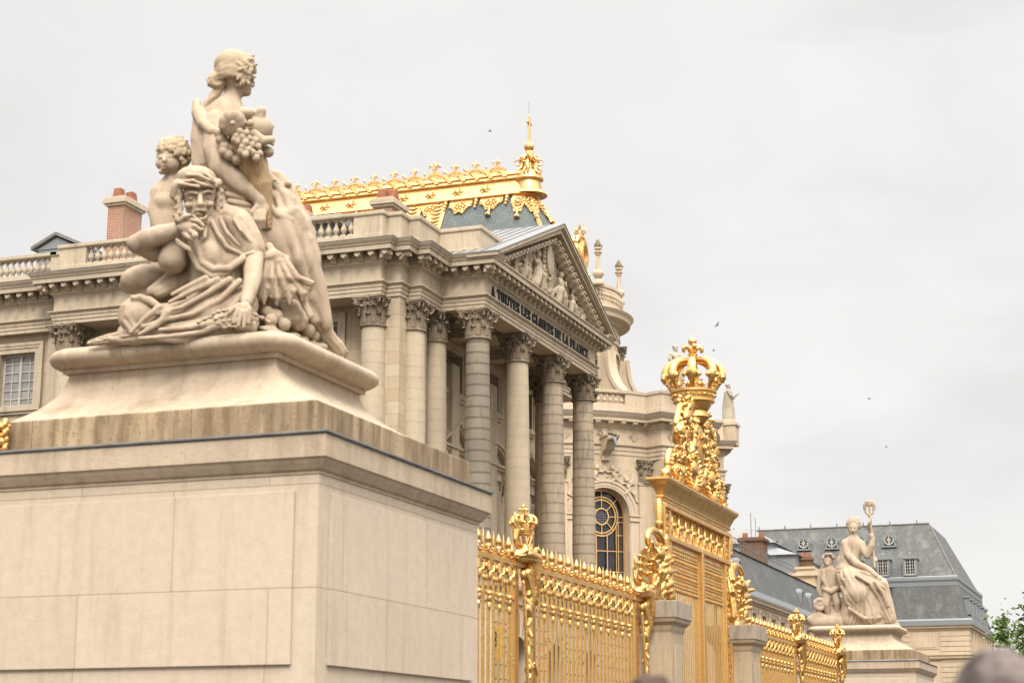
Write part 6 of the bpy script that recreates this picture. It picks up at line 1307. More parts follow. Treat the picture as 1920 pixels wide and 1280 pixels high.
# ================================================================ the two statue pedestals
def pedestal(dx, dy, label):
    t = thing('statue_pedestal', label, 'pedestal', (-11.85 + dx, 21.8 + dy, GZ), 'ashlar pedestals carrying the statue groups'); Q = lambda mb, n, m, par=t, **k: reparent(mb.build(n, m, None, **k), par)
    X0, X1, Y0, Y1 = -14.35 + dx, -9.45 + dx, 19.2 + dy, 24.4 + dy
    def loop(o): return [(X0 - o, Y0 - o), (X1 + o, Y0 - o), (X1 + o, Y1 + o), (X0 - o, Y1 + o)]
    b = MB(); b.box((X0, Y0, GZ), (X1, Y1, 5.0)); Q(b, 'block', 'ped')
    b = MB(); b.sweep(loop(0), [(-.3, GZ), (.22, GZ), (.22, 1.9), (.16, 2.2), (.05, 2.42), (.02, 2.5), (-.3, 2.5)], closed=True); Q(b, 'base', 'ped_trim')
    b = MB()
    for F, a, c in ((fS(Y0), X0, X1), (fE(X1), Y0, Y1)):
        b.sbox(F, a + .30, c - .30, 2.78, 4.80, -.02, .045)
    Q(b, 'raised_panel', 'ped', bevel=.006)
    b = MB(); b.sweep(loop(0), [(-.3, 5.0), (.015, 5.0), (.02, 5.03), (.05, 5.05), (.10, 5.12), (.13, 5.17), (.15, 5.18), (.15, 5.20), (.15, 5.44), (-.3, 5.44)], closed=True); Q(b, 'cornice', 'ped_trim')
    b = MB(); b.sweep(loop(0), [(-.35, 5.443), (.155, 5.443), (.155, 5.462), (.18, 5.466), (.18, 5.487), (.17, 5.492), (-.2, 5.56), (-.35, 5.56)], closed=True); Q(b, 'lead_capping', 'lead')
    # weathered plinth course, hollow-moulded die and bull-nosed slab
    px0, px1, py0, py1 = -13.95 + dx, -9.56 + dx, 19.32 + dy, 24.58 + dy - .2
    b = MB(); b.box((px0, py0, 5.5), (px1, py1, 5.92)); Q(b, 'plinth', 'ped_old', bevel=.02)
    tx0, tx1, ty0, ty1 = -13.42 + dx, -10.42 + dx, 19.85 + dy, 22.35 + dy
    b = MB(); prof = []
    lp = [(tx0, ty0), (tx1, ty0), (tx1, ty1), (tx0, ty1)]; vs = []; L = 12
    bx = [(px0 + .02, py0 + .02), (px1 - .02, py0 + .02), (px1 - .02, 23.1 + dy), (px0 + .02, 23.1 + dy)]
    for j in range(L + 1):
        q = j / L; w_ = (1 - q) ** 2.1
        for (a, c), (d, e_) in zip(lp, bx): vs.append((a + (d - a) * w_, c + (e_ - c) * w_, 5.92 + .70 * q))
    b.add(vs, [(j * 4 + k, j * 4 + (k + 1) % 4, j * 4 + 4 + (k + 1) % 4, j * 4 + 4 + k) for j in range(L) for k in range(4)] + [tuple(L * 4 + k for k in range(4))]); Q(b, 'hollow_moulding', 'ped_trim', smooth=True, angle=35)
    b = MB(); b.sweep(lp, [(-.5, 6.6), (.06, 6.6), (.07, 6.66), (-.5, 6.66)], closed=True)
    pr = [(-.5, 6.66)] + [(.10 + .21 * math.sin(math.pi * k / 12), 6.79 - .13 * math.cos(math.pi * k / 12)) for k in range(13)] + [(-.5, 6.92)]
    # rounded corners for the bull-nose
    rp_ = []; 
    for (cx, cy), a0 in (((tx0 + .12, ty0 + .12), 180), ((tx1 - .12, ty0 + .12), 270), ((tx1 - .12, ty1 - .12), 0), ((tx0 + .12, ty1 - .12), 90)):
        for k in range(6): a = R(a0 + 18 * k); rp_.append((cx + .12 * math.cos(a), cy + .12 * math.sin(a)))
    b.sweep(rp_, pr, closed=True); b.box((tx0 + .1, ty0 + .1, 6.6), (tx1 - .1, ty1 - .1, 6.915)); Q(b, 'bullnose_slab', 'ped_trim', smooth=True, angle=35)
    b = MB()
    for F, pts in ((fS(ty0), (tx0 + .95, tx0 + 1.95)),):
        for x in pts: b.extrude([(o_ * 1.0, z) for o_, z in pr[1:-1]] + [(.0, 6.92), (.0, 6.66)], lambda o_, z: F(x - .004, z, o_ + .003), lambda o_, z: F(x + .004, z, o_ + .003))
    Q(b, 'joint', 'ped_old')
    return t
pedestal(0, 0, 'huge pale stone pedestal with raised panels filling the lower left')
pedestal(-.45, 53.4, 'far stone pedestal under the seated figure with the winged staff')
# carved groups, millimetres from each group origin: c = chain of x,y,z,radius, e = ellipsoid centre + radii, minus = carved away
GROUP = {
'standing_woman':[('e',[253,-374,3996,241,263,256],0,0.04),
('e',[315,-270,3893,146,176,190],0,0.06),
('c',[370,-308,3857,124,403,-267,3712,66],.05),
('c',[294,-351,3867,131,251,-375,3632,124,206,-400,3452,182],.07),
('c',[10,-511,3346,145,203,-436,3401,181,361,-313,3316,131],.1),
('c',[187,-411,3259,261,158,-428,2997,253,144,-435,2631,231],.1),
('c',[150,-662,3178,144,224,-735,2753,164,345,-759,2492,170,516,-708,2310,149,732,-655,2139,120,849,-612,2006,88],.05),
('e',[870,-600,1890,99,63,113],0,0.05),
('c',[834,-678,1827,37,833,-713,1715,31,789,-669,1644,24],.012),
('c',[865,-660,1829,37,867,-694,1717,31,832,-644,1610,24],.012),
('c',[895,-643,1831,37,900,-675,1719,31,875,-620,1605,24],.012),
('c',[925,-626,1832,37,933,-656,1720,31,917,-597,1636,24],.012),
('c',[832,-679,1900,35,800,-731,1815,31,764,-717,1750,24],.015),
('c',[635,-43,2561,87,809,-61,2498,94,960,-33,2361,72,1041,-44,2258,58]),
('c',[1015,-59,2302,29,1109,-63,2170,25,1073,-83,2108,22],.012),
('c',[1035,-48,2273,29,1104,-66,2139,25,1055,-94,2077,22],.012),
('c',[1054,-37,2244,29,1098,-69,2109,25,1038,-104,2045,22],.012),
('c',[1073,-26,2215,29,1093,-73,2079,25,1020,-114,2015,22],.012),
('-c',[369,-722,3176,21,397,-706,2877,21],.03)],
'hair':[('e',[245,-378,4050,263,278,241],0,0.03),
('e',[78,-507,3831,131,131,131],0,0.03),
('c',[18,-507,3870,25,197,-612,3816,27,318,-620,3841,29,407,-569,3836,29,473,-473,3837,27,481,-274,3914,25],.012),
('c',[18,-506,3860,25,205,-628,3851,27,319,-623,3856,29,409,-572,3847,29,481,-491,3884,27,497,-303,3918,25],.012),
('c',[17,-507,3887,25,207,-633,3867,27,319,-624,3857,29,411,-580,3893,29,482,-496,3912,27,499,-307,3920,25],.012),
('c',[17,-507,3905,25,206,-631,3859,27,321,-629,3893,29,411,-582,3932,29,482,-496,3916,27,512,-333,3949,25],.012),
('c',[17,-507,3888,25,208,-636,3878,27,319,-630,3937,29,411,-582,3937,29,482,-498,3950,27,515,-343,3990,25],.012),
('c',[17,-507,3889,25,209,-641,3917,27,319,-629,3942,29,409,-580,3961,29,477,-493,4005,27,515,-343,3996,25],.012),
('c',[16,-507,3921,25,209,-641,3922,27,318,-629,3952,29,402,-571,4020,29,475,-489,4025,27,515,-343,4008,25],.012),
('c',[16,-508,3926,25,209,-641,3918,27,312,-622,4003,29,396,-563,4050,29,473,-487,4034,27,506,-330,4064,25],.012),
('c',[17,-507,3908,25,207,-640,3951,27,306,-613,4040,29,395,-562,4055,29,462,-470,4088,27,490,-304,4109,25],.012),
('c',[16,-507,3922,25,204,-636,3987,27,306,-613,4039,29,385,-546,4099,29,444,-441,4147,27,490,-303,4110,25],.012),
('c',[35,-543,3936,25,204,-637,3982,27,301,-605,4065,29,364,-512,4166,29,440,-434,4158,27,463,-256,4156,25],.012),
('c',[188,-571,3793,33,192,-523,3749,26,135,-475,3718,18],.01),
('c',[175,-579,3745,33,136,-555,3701,26,49,-524,3703,18],.01),
('c',[138,-599,3721,33,68,-593,3708,26,-22,-563,3756,18],.01),
('c',[99,-622,3733,33,24,-618,3767,26,-39,-573,3850,18],.01),
('c',[77,-634,3776,33,27,-616,3846,26,6,-548,3933,18],.01),
('c',[85,-629,3825,33,76,-588,3903,26,90,-500,3962,18],.01),
('c',[118,-611,3856,33,145,-550,3907,26,167,-457,3921,18],.01),
('c',[159,-588,3851,33,196,-521,3856,26,196,-440,3831,18],.01),
('c',[186,-573,3812,33,202,-517,3777,26,162,-460,3741,18],.01),
('c',[122,-505,3710,58,57,-542,3598,65,29,-558,3504,51,-37,-595,3423,36],.02,4,.01,0,6),
('c',[76,-588,3564,36,-6,-612,3489,43,-39,-631,3380,29],.01),
('c',[505,-396,3845,32,530,-416,3887,15],.008),
('c',[499,-299,3882,32,551,-304,3899,15],.008),
('c',[449,-566,3914,32,504,-569,3924,14],.008),
('c',[443,-267,3829,32,492,-274,3785,15],.008),
('c',[497,-465,4043,32,469,-515,4042,15],.008),
('c',[461,-359,4192,32,486,-379,4128,15],.008),
('c',[448,-439,3759,32,465,-464,3802,15],.008),
('c',[452,-504,3788,32,496,-514,3738,14],.008),
('c',[493,-393,4124,32,551,-395,4115,15],.008),
('c',[494,-280,4129,32,520,-300,4065,15],.008),
('c',[480,-246,3845,32,486,-277,3780,15],.008),
('c',[498,-236,3996,32,492,-274,4032,15],.008),
('c',[434,-447,3747,32,431,-483,3785,14],.008),
('c',[478,-247,3835,32,481,-280,3771,15],.008),
('c',[477,-479,4076,32,520,-490,4024,15],.008),
('c',[449,-555,3991,32,428,-602,4009,14],.008),
('c',[440,-554,3825,32,433,-592,3766,14],.008),
('c',[468,-466,3791,32,440,-517,3769,14],.008),
('c',[490,-512,3921,32,491,-546,3960,14],.008),
('c',[408,-464,3729,32,466,-466,3713,14],.008),
('c',[462,-256,3856,32,520,-258,3841,15],.008),
('c',[527,-373,4019,32,502,-422,4030,15],.008),
('c',[414,-525,4121,32,449,-540,4062,14],.008),
('c',[503,-317,4120,32,517,-344,4162,15],.008),
('c',[472,-250,3813,32,463,-290,3755,15],.008),
('c',[494,-502,3905,32,514,-525,3947,14],.008),
('c',[450,-525,3803,32,476,-545,3844,14],.008),
('c',[449,-263,4219,32,505,-266,4229,15],.008),
('c',[455,-553,3974,32,435,-599,3994,14],.008),
('c',[516,-294,4062,32,569,-299,4078,15],.008),
('c',[510,-452,4016,32,508,-487,3954,15],.008),
('c',[443,-501,4112,32,485,-512,4059,15],.008),
('c',[432,-273,3785,32,471,-285,3730,15],.008),
('c',[404,-460,3726,32,376,-511,3723,14],.008),
('c',[490,-480,4042,32,467,-527,4058,15],.008),
('c',[530,-359,3984,32,507,-407,3944,15],.008),
('c',[421,-489,3745,32,478,-491,3726,14],.008),
('c',[482,-408,3801,32,527,-417,3752,15],.008),
('c',[439,-269,3807,32,422,-313,3833,15],.008),
('c',[469,-274,4181,32,443,-323,4144,15],.008),
('c',[445,-494,3772,32,449,-526,3708,14],.008),
('c',[408,-287,3782,32,447,-299,3816,15],.008),
('c',[500,-235,4035,32,470,-286,4016,15],.008),
('c',[529,-398,3959,32,533,-430,3894,15],.008),
('c',[479,-465,4090,32,464,-508,4038,15],.008),
('c',[483,-244,3805,32,465,-289,3830,15],.008)],
'drapery':[('c',[-138,-652,3477,58,-83,-736,3304,65,66,-824,3104,64,219,-829,2978,64,292,-754,2934,57],.02,3,.008),
('c',[-54,-662,3371,51,179,-795,3099,43,307,-757,3006,36],.015),
('c',[-114,-696,3298,43,-116,-720,2934,50,-91,-706,2559,43],.018),
('c',[-48,-704,3211,43,-58,-722,2926,65,-34,-708,2574,43],.018),
('c',[18,-713,3124,43,0,-723,2919,50,23,-710,2589,43],.018),
('c',[84,-722,3037,43,58,-725,2911,64,81,-712,2604,43],.018),
('c',[149,-731,2951,43,116,-727,2904,50,138,-715,2619,43],.018),
('c',[-53,-546,3151,145,-47,-543,2771,159,13,-510,2472,187],.06,12,.012),
('c',[117,-451,2705,245,220,-392,2372,302,387,-298,1968,388,572,-194,1568,416,659,-145,1090,357],.08,11,.05,0,2.6),
('c',[359,-750,2419,43,530,-735,2330,42,647,-588,2414,36],.02),
('c',[380,-738,2316,43,569,-712,2236,42,681,-569,2297,36],.02),
('c',[402,-726,2213,42,608,-690,2142,42,715,-550,2180,35],.02),
('c',[423,-714,2111,42,647,-668,2048,42,748,-531,2063,35],.02),
('c',[445,-702,2009,42,687,-646,1955,42,782,-512,1947,35],.02),
('c',[466,-690,1907,42,726,-624,1861,42,816,-493,1831,35],.02),
('c',[717,-112,2402,159,904,-64,2094,230,997,-69,1746,315,1101,-11,1305,314,1190,154,857,215,1308,336,521,122],.08,9,.05,1,3.0),
('c',[863,-145,2172,101,1042,-101,2106,86]),
('e',[996,-185,1639,285,242,371],0,0.08),
('c',[994,-381,1881,71,1217,-182,1618,71,1319,-14,1210,71,1396,140,799,71,1442,258,455,71],.045),
('c',[909,-392,1739,71,1041,-208,1333,71,1161,-30,926,71,1312,166,519,71],.045),
('c',[1234,-227,1826,71,1354,-49,1418,71,1426,120,939,71,1454,246,525,71],.045),
('c',[874,-357,1531,71,968,-212,1192,71,1057,-51,783,71,1152,94,443,71],.045),
('c',[1083,-322,1851,71,1211,-267,1928,71,1262,-184,1724,71],.045),
('c',[874,-458,1908,71,977,-335,1674,71,1159,-187,1512,71,1305,-117,1568,71],.045),
('c',[900,-287,1326,71,1060,-160,1196,71,1260,-56,1241,71],.045),
('c',[1311,280,840,129,1357,364,560,100,1377,398,382,93,1452,647,201,94],.05,6,.012),
('c',[889,-523,2014,50,1018,-426,1851,42,1183,-314,1792,34,1308,-178,1684,26],.02),
('c',[871,-441,1729,50,1048,-313,1555,42,1229,-201,1523,34,1360,-61,1415,26],.02),
('c',[885,-324,1391,50,1060,-189,1189,42,1254,-71,1164,34,1381,60,1075,26],.02),
('c',[924,-193,1054,50,1097,-55,837,42,1308,79,792,34,1419,195,722,26],.02),
('c',[1018,-53,786,50,1192,86,569,42,1373,203,522,34],.02),
('c',[1239,-234,1749,50,1386,-27,1274,42,1437,152,798,34,1428,287,449,26],.02)],
'cornucopia':[('c',[662,-717,2781,227,755,-665,2526,191,839,-594,2242,149,886,-499,1969,92,902,-467,1681,57],.05,20,.014,0,1.0)],
'fruit':[('e',[735,-998,2970,84,91,91],0,0.012),
('e',[700,-980,2918,84,91,91],0,0.012),
('e',[639,-995,2887,84,91,91],0,0.012),
('e',[580,-1035,2893,84,91,91],0,0.012),
('e',[552,-1082,2932,84,91,91],0,0.012),
('e',[567,-1112,2985,84,91,91],0,0.012),
('e',[619,-1113,3029,84,91,91],0,0.012),
('e',[683,-1084,3042,84,91,91],0,0.012),
('e',[728,-1038,3018,84,91,91],0,0.012),
('e',[630,-1023,2974,127,127,120],0,0.04),
('e',[728,-1197,2903,35,35,35],0,0.01),
('e',[885,-729,2975,163,163,170],0,0.04),
('c',[919,-802,3080,57,938,-814,3178,64],.02,6,.01),
('e',[730,-794,3159,142,142,92],0,0.02),
('e',[878,-998,2952,49,49,49],0,0.008),
('e',[766,-1060,2827,48,49,50],0,0.004),
('e',[716,-1065,2765,48,49,50],0,0.004),
('e',[806,-1055,2742,48,49,50],0,0.004),
('e',[851,-1040,2808,48,49,50],0,0.004),
('e',[880,-1003,2736,48,49,50],0,0.004),
('e',[748,-1060,2689,48,49,50],0,0.004),
('e',[846,-1050,2666,47,49,50],0,0.004),
('e',[901,-977,2653,48,49,50],0,0.004),
('e',[810,-1053,2610,47,49,50],0,0.004),
('e',[876,-1012,2579,47,49,50],0,0.004),
('e',[927,-942,2721,48,49,50],0,0.004),
('e',[957,-905,2648,48,49,50],0,0.004),
('e',[913,-964,2553,48,49,50],0,0.004),
('e',[973,-885,2557,48,49,50],0,0.004),
('e',[855,-1042,2506,47,49,50],0,0.004),
('e',[943,-926,2488,48,49,50],0,0.004),
('e',[695,-1066,2723,48,49,50],0,0.004),
('e',[789,-1054,2554,47,49,50],0,0.004),
('c',[900,-928,2832,56,990,-854,2742,63,1049,-729,2791,56,1069,-718,2733,28],.015),
('c',[470,-940,2879,56,421,-968,2889,25],.01),
('c',[753,-781,3173,57,761,-776,3208,25],.01),
('c',[738,-789,3198,57,745,-785,3234,25],.01),
('c',[542,-900,2679,56,512,-917,2639,25],.01),
('c',[731,-793,3170,57,736,-791,3195,25],.01),
('c',[551,-895,3089,57,521,-912,3126,25],.01),
('c',[714,-803,2610,56,716,-802,2540,25],.01),
('c',[539,-902,3107,57,508,-919,3138,25],.01),
('c',[677,-823,3172,57,673,-826,3203,25],.01),
('c',[878,-710,3147,57,911,-692,3160,25],.01),
('c',[458,-947,2909,57,410,-974,2892,25],.01),
('c',[931,-680,3029,57,976,-655,3039,25],.01),
('c',[669,-828,3203,57,662,-832,3250,25],.01),
('c',[576,-881,3145,57,550,-895,3172,25],.01),
('c',[529,-907,3075,57,496,-926,3133,25],.01),
('c',[470,-941,2783,56,425,-966,2750,25],.01),
('c',[552,-894,3096,57,517,-914,3148,25],.01),
('c',[920,-687,2818,57,966,-661,2822,25],.01),
('c',[790,-760,2633,57,808,-750,2592,25],.01),
('c',[507,-919,3056,57,470,-940,3063,25],.01),
('c',[949,-670,2911,57,997,-643,2919,25],.01),
('c',[914,-690,2724,57,951,-669,2720,25],.01),
('c',[534,-904,3076,57,496,-926,3117,25],.01),
('c',[459,-947,3032,57,415,-971,3059,25],.01),
('c',[798,-755,3161,57,815,-746,3232,25],.01),
('c',[493,-927,3066,57,453,-950,3065,25],.01),
('c',[516,-915,3085,57,476,-937,3145,25],.01),
('c',[908,-693,2722,57,947,-672,2713,25],.01),
('c',[512,-917,3086,57,477,-936,3126,25],.01),
('c',[750,-782,2576,56,759,-778,2533,25],.01),
('c',[972,-657,2986,57,1019,-631,3017,25],.01),
('c',[952,-669,2947,57,1000,-641,2967,25],.01),
('c',[952,-668,2940,57,1001,-641,2950,25],.01),
('c',[897,-700,2711,57,933,-680,2689,25],.01),
('e',[436,-960,2789,78,85,71],0,0.012),
('e',[481,-934,2695,78,85,71],0,0.012),
('e',[415,-972,2877,78,85,71],0,0.012),
('e',[471,-940,2620,77,85,70],0,0.012),
('e',[533,-905,2573,77,85,70],0,0.012),
('e',[626,-852,2519,78,85,70],0,0.012),
('e',[951,-669,2912,78,85,71],0,0.012),
('e',[976,-655,2653,78,85,71],0,0.012),
('e',[882,-191,2307,72,72,72],0,0.015),
('e',[958,-148,2236,65,65,65],0,0.015),
('e',[854,-207,2200,79,79,79],0,0.015),
('e',[1060,-91,2152,65,65,65],0,0.015),
('e',[1005,-122,2367,50,50,50],0,0.015),
('e',[918,-171,2114,72,72,72],0,0.015),
('c',[806,-234,2355,36,878,-251,2394,25],.01),
('c',[845,-213,2319,36,916,-229,2351,25],.01),
('c',[883,-191,2284,36,955,-208,2309,25],.01),
('c',[921,-170,2249,36,993,-186,2266,25],.01),
('c',[959,-148,2213,36,1031,-165,2223,25],.01),
('c',[997,-126,2178,36,1069,-143,2180,25],.01),
('c',[1035,-105,2143,36,1108,-122,2138,25],.01)],
'child':[('e',[-480,-672,2750,202,217,231],0,0.04),
('e',[-453,-818,2610,136,108,129],0,0.06),
('c',[-414,-957,2659,25,-387,-1010,2579,33],.018),
('e',[-426,-940,2531,46,43,19],0,0.012),
('e',[-429,-931,2497,39,43,19],0,0.012),
('-c',[-425,-1020,2491,9,-352,-979,2495,9],.008),
('-e',[-467,-975,2644,36,36,26],0,0.02),
('-e',[-363,-905,2662,39,36,26],0,0.02),
('e',[-491,-937,2656,29,29,19],0,0.008),
('e',[-386,-867,2673,32,29,19],0,0.008),
('e',[-534,-887,2598,50,50,57],0,0.05),
('e',[-391,-783,2599,79,57,72],0,0.06),
('e',[-483,-881,2474,50,50,36],0,0.03),
('e',[-319,-639,2598,36,29,65],0,0.012),
('c',[-447,-654,2540,108,-466,-665,2365,122],.06),
('c',[-597,-739,2260,108,-489,-677,2311,137,-340,-593,2290,122],.08),
('c',[-509,-689,2190,194,-519,-694,1950,193,-500,-684,1615,214,-388,-735,1258,241],.08),
('c',[-595,-795,2213,93,-606,-836,1956,93,-539,-844,1687,78,-407,-861,1521,64],.05),
('e',[-460,-845,2079,100,57,71],0,0.08),
('-c',[-364,-952,2081,14,-351,-944,1713,14]),
('c',[-351,-829,1304,212,-366,-895,1105,197,-396,-970,980,140],.08)],
'child_hair':[('e',[-461,-627,2838,217,232,195],0,0.02),
('e',[-363,-537,2794,101,145,159],0,0.02),
('c',[-230,-734,2633,29,-246,-761,2602,24,-268,-750,2642,19],.006),
('c',[-346,-778,2929,29,-350,-797,2887,24,-384,-793,2916,19],.006),
('c',[-270,-729,2851,29,-282,-753,2876,24,-265,-720,2897,19],.006),
('c',[-496,-885,2762,29,-504,-907,2791,24,-486,-874,2806,19],.006),
('c',[-319,-817,2849,29,-280,-812,2839,24,-302,-801,2813,19],.006),
('c',[-281,-821,2743,29,-305,-852,2736,24,-308,-831,2777,19],.006),
('c',[-283,-762,2847,29,-248,-759,2864,24,-250,-738,2836,19],.006),
('c',[-460,-832,2916,29,-426,-830,2933,24,-427,-808,2906,19],.006),
('c',[-382,-815,2920,29,-351,-815,2888,24,-386,-812,2876,19],.006),
('c',[-373,-723,2955,29,-387,-748,2977,24,-372,-716,3001,19],.006),
('c',[-340,-852,2803,29,-335,-866,2759,24,-372,-864,2778,19],.006),
('c',[-392,-726,3008,29,-366,-728,2971,25,-404,-727,2966,19],.006),
('c',[-386,-846,2874,29,-350,-844,2849,24,-382,-838,2831,19],.006),
('c',[-284,-794,2844,29,-283,-811,2801,24,-319,-808,2825,19],.006),
('c',[-400,-825,2909,29,-388,-835,2865,24,-427,-834,2877,19],.006),
('c',[-512,-806,2946,29,-495,-814,2904,24,-535,-813,2910,19],.006),
('c',[-563,-858,2847,29,-526,-855,2826,24,-556,-849,2805,19],.006),
('c',[-397,-809,2936,29,-371,-811,2898,24,-410,-810,2894,19],.006),
('c',[-380,-842,2857,29,-350,-842,2880,24,-346,-817,2856,19],.006),
('c',[-478,-805,2958,29,-439,-800,2963,24,-451,-784,2934,19],.006),
('c',[-454,-875,2832,29,-430,-879,2793,24,-469,-878,2791,19],.006),
('c',[-368,-680,3016,29,-334,-678,2989,25,-367,-673,2973,19],.006),
('c',[-343,-659,3011,29,-328,-668,2967,25,-368,-667,2976,19],.006),
('c',[-456,-854,2853,29,-463,-875,2813,24,-494,-870,2844,19],.006),
('c',[-310,-730,2901,29,-319,-752,2929,24,-300,-718,2945,19],.006),
('c',[-301,-796,2831,29,-324,-827,2834,24,-320,-802,2873,19],.006),
('c',[-349,-704,2964,29,-373,-735,2955,24,-378,-715,2997,19],.006),
('c',[-433,-764,2960,29,-454,-794,2938,24,-469,-779,2981,19],.006),
('c',[-292,-830,2772,29,-284,-843,2728,24,-322,-842,2746,19],.006),
('c',[-552,-824,2882,29,-556,-843,2913,24,-537,-810,2924,19],.006),
('c',[-292,-804,2836,29,-296,-824,2795,24,-329,-820,2824,19],.006),
('c',[-463,-773,2993,29,-426,-770,2971,24,-457,-764,2951,19],.006),
('c',[-532,-866,2854,29,-501,-865,2876,24,-498,-841,2851,19],.006),
('c',[-232,-700,2770,29,-193,-695,2766,24,-211,-682,2738,19],.006),
('c',[-456,-856,2838,29,-470,-881,2861,24,-455,-849,2885,19],.006),
('c',[-236,-771,2730,29,-261,-802,2727,24,-261,-779,2768,19],.006),
('c',[-490,-833,2925,29,-458,-832,2895,24,-492,-829,2882,19],.006),
('c',[-502,-873,2853,29,-463,-869,2841,24,-487,-859,2815,19],.006),
('c',[-539,-833,2847,29,-562,-863,2833,24,-571,-845,2876,19],.006),
('c',[-532,-844,2844,29,-548,-870,2865,24,-534,-839,2891,19],.006),
('c',[-233,-716,2759,29,-236,-734,2791,24,-217,-700,2799,19],.006),
('c',[-324,-664,2960,29,-348,-694,2961,25,-346,-670,3000,19],.006),
('c',[-214,-652,2695,29,-232,-679,2712,24,-220,-649,2741,19],.006),
('c',[-525,-883,2810,29,-487,-878,2796,24,-512,-869,2772,19],.006),
('c',[-307,-664,2958,29,-267,-659,2953,25,-286,-647,2925,19],.006),
('c',[-448,-816,2906,29,-449,-833,2939,24,-430,-800,2945,19],.006),
('c',[-329,-800,2854,29,-320,-812,2888,24,-302,-779,2882,19],.006),
('c',[-521,-878,2833,29,-482,-873,2823,24,-505,-863,2797,19],.006),
('c',[-231,-742,2808,29,-219,-753,2764,24,-258,-752,2775,19],.006),
('c',[-361,-836,2859,29,-323,-832,2867,24,-333,-814,2838,19],.006),
('c',[-244,-766,2786,29,-267,-796,2773,24,-274,-777,2816,19],.006),
('c',[-591,-858,2817,29,-564,-860,2843,24,-557,-834,2821,19],.006),
('c',[-363,-863,2807,29,-323,-858,2804,24,-341,-845,2776,19],.006),
('c',[-371,-824,2862,29,-395,-855,2851,24,-402,-835,2893,19],.006),
('c',[-403,-824,2908,29,-396,-837,2864,24,-434,-836,2882,19],.006),
('c',[-571,-771,2930,29,-582,-794,2956,25,-564,-761,2975,19],.006),
('c',[-546,-792,2914,29,-563,-819,2934,24,-549,-788,2961,19],.006),
('c',[-397,-741,2989,29,-399,-759,2946,24,-434,-756,2973,19],.006),
('c',[-396,-878,2803,29,-359,-875,2784,24,-388,-868,2763,19],.006),
('c',[-270,-777,2846,29,-276,-798,2806,24,-308,-793,2836,19],.006),
('c',[-536,-855,2830,29,-544,-877,2858,24,-526,-844,2874,19],.006),
('c',[-263,-799,2747,29,-286,-830,2751,24,-282,-804,2789,19],.006),
('c',[-385,-877,2759,29,-380,-891,2792,24,-361,-858,2792,19],.006),
('c',[-441,-847,2854,29,-451,-870,2881,24,-434,-837,2899,19],.006),
('c',[-243,-775,2647,29,-266,-805,2651,24,-262,-780,2689,19],.006),
('c',[-444,-857,2847,29,-448,-877,2806,24,-481,-873,2836,19],.006),
('c',[-281,-782,2852,29,-292,-806,2815,24,-320,-798,2850,19],.006),
('c',[-231,-748,2790,29,-251,-777,2766,24,-267,-763,2808,19],.006),
('c',[-327,-857,2694,29,-295,-856,2713,24,-294,-833,2687,19],.006),
('c',[-445,-771,2954,29,-467,-801,2935,24,-479,-785,2978,19],.006),
('c',[-206,-688,2790,29,-210,-708,2748,24,-243,-704,2777,19],.006),
('c',[-391,-807,2903,29,-411,-836,2880,24,-427,-821,2922,19],.006),
('c',[-561,-850,2785,29,-583,-879,2793,24,-576,-853,2829,19],.006),
('c',[-378,-820,2893,29,-344,-818,2910,24,-346,-796,2882,19],.006),
('c',[-535,-822,2894,29,-537,-840,2851,24,-572,-837,2877,19],.006),
('c',[-289,-831,2706,29,-308,-859,2721,24,-296,-829,2752,19],.006),
('c',[-370,-839,2837,29,-362,-851,2871,24,-344,-818,2868,19],.006),
('c',[-273,-813,2776,29,-273,-830,2733,24,-308,-827,2757,19],.006),
('c',[-434,-839,2901,29,-417,-847,2859,24,-456,-846,2864,19],.006)],
'crouching_woman':[('e',[365,-1344,1901,207,228,248],0,0.04),
('e',[390,-1399,1688,151,151,151],0,0.08),
('c',[480,-1532,1876,27,521,-1589,1769,30,546,-1621,1700,37],.02),
('e',[476,-1592,1702,27,27,20],0,0.012),
('e',[557,-1546,1707,27,27,20],0,0.012),
('-e',[507,-1631,1666,15,34,11],0,0.006),
('-e',[571,-1595,1669,15,34,11],0,0.006),
('-e',[408,-1630,1790,65,61,48],0,0.018),
('-e',[590,-1516,1819,61,61,48],0,0.018),
('e',[371,-1559,1812,38,31,31],0,0.008),
('e',[547,-1448,1840,37,31,32],0,0.008),
('c',[302,-1598,1854,18,395,-1614,1875,19,470,-1595,1858,18],.02),
('c',[540,-1555,1869,18,588,-1505,1901,19,608,-1402,1901,18],.02),
('e',[347,-1584,1711,55,48,41],0,0.03),
('e',[582,-1440,1742,48,48,41],0,0.03),
('-e',[495,-1535,1588,102,136,58],0,0.006),
('c',[412,-1581,1598,16,482,-1611,1625,19,539,-1602,1628,19,571,-1550,1633,19,577,-1477,1610,16],.008),
('c',[413,-1581,1584,15,471,-1583,1520,19,523,-1565,1513,19,559,-1522,1536,19,577,-1477,1603,15],.008),
('e',[447,-1493,1591,55,61,38],0,0.008),
('e',[457,-1476,1509,82,68,48],0,0.03),
('e',[549,-1206,1821,35,35,69],0,0.012),
('c',[394,-1270,1703,138,459,-1176,1507,166],.06),
('c',[-343,-1686,1248,109,-225,-1677,1281,130,0,-1665,1333,129,213,-1660,1370,102,329,-1674,1375,81],.03),
('c',[-331,-1679,1234,109,-208,-1437,1201,151,12,-1256,1286,187],.05),
('-c',[76,-1794,1360,14,280,-1817,1403,11],.02),
('e',[404,-1736,1371,101,61,81],0,0.03),
('e',[321,-1759,1458,61,54,41],0,0.02),
('c',[395,-1741,1462,35,502,-1714,1459,31,558,-1649,1450,28,600,-1625,1403,24],.01),
('c',[420,-1727,1407,35,528,-1700,1383,31,573,-1640,1345,28],.01),
('c',[422,-1725,1344,35,508,-1711,1297,31,535,-1662,1266,28],.01),
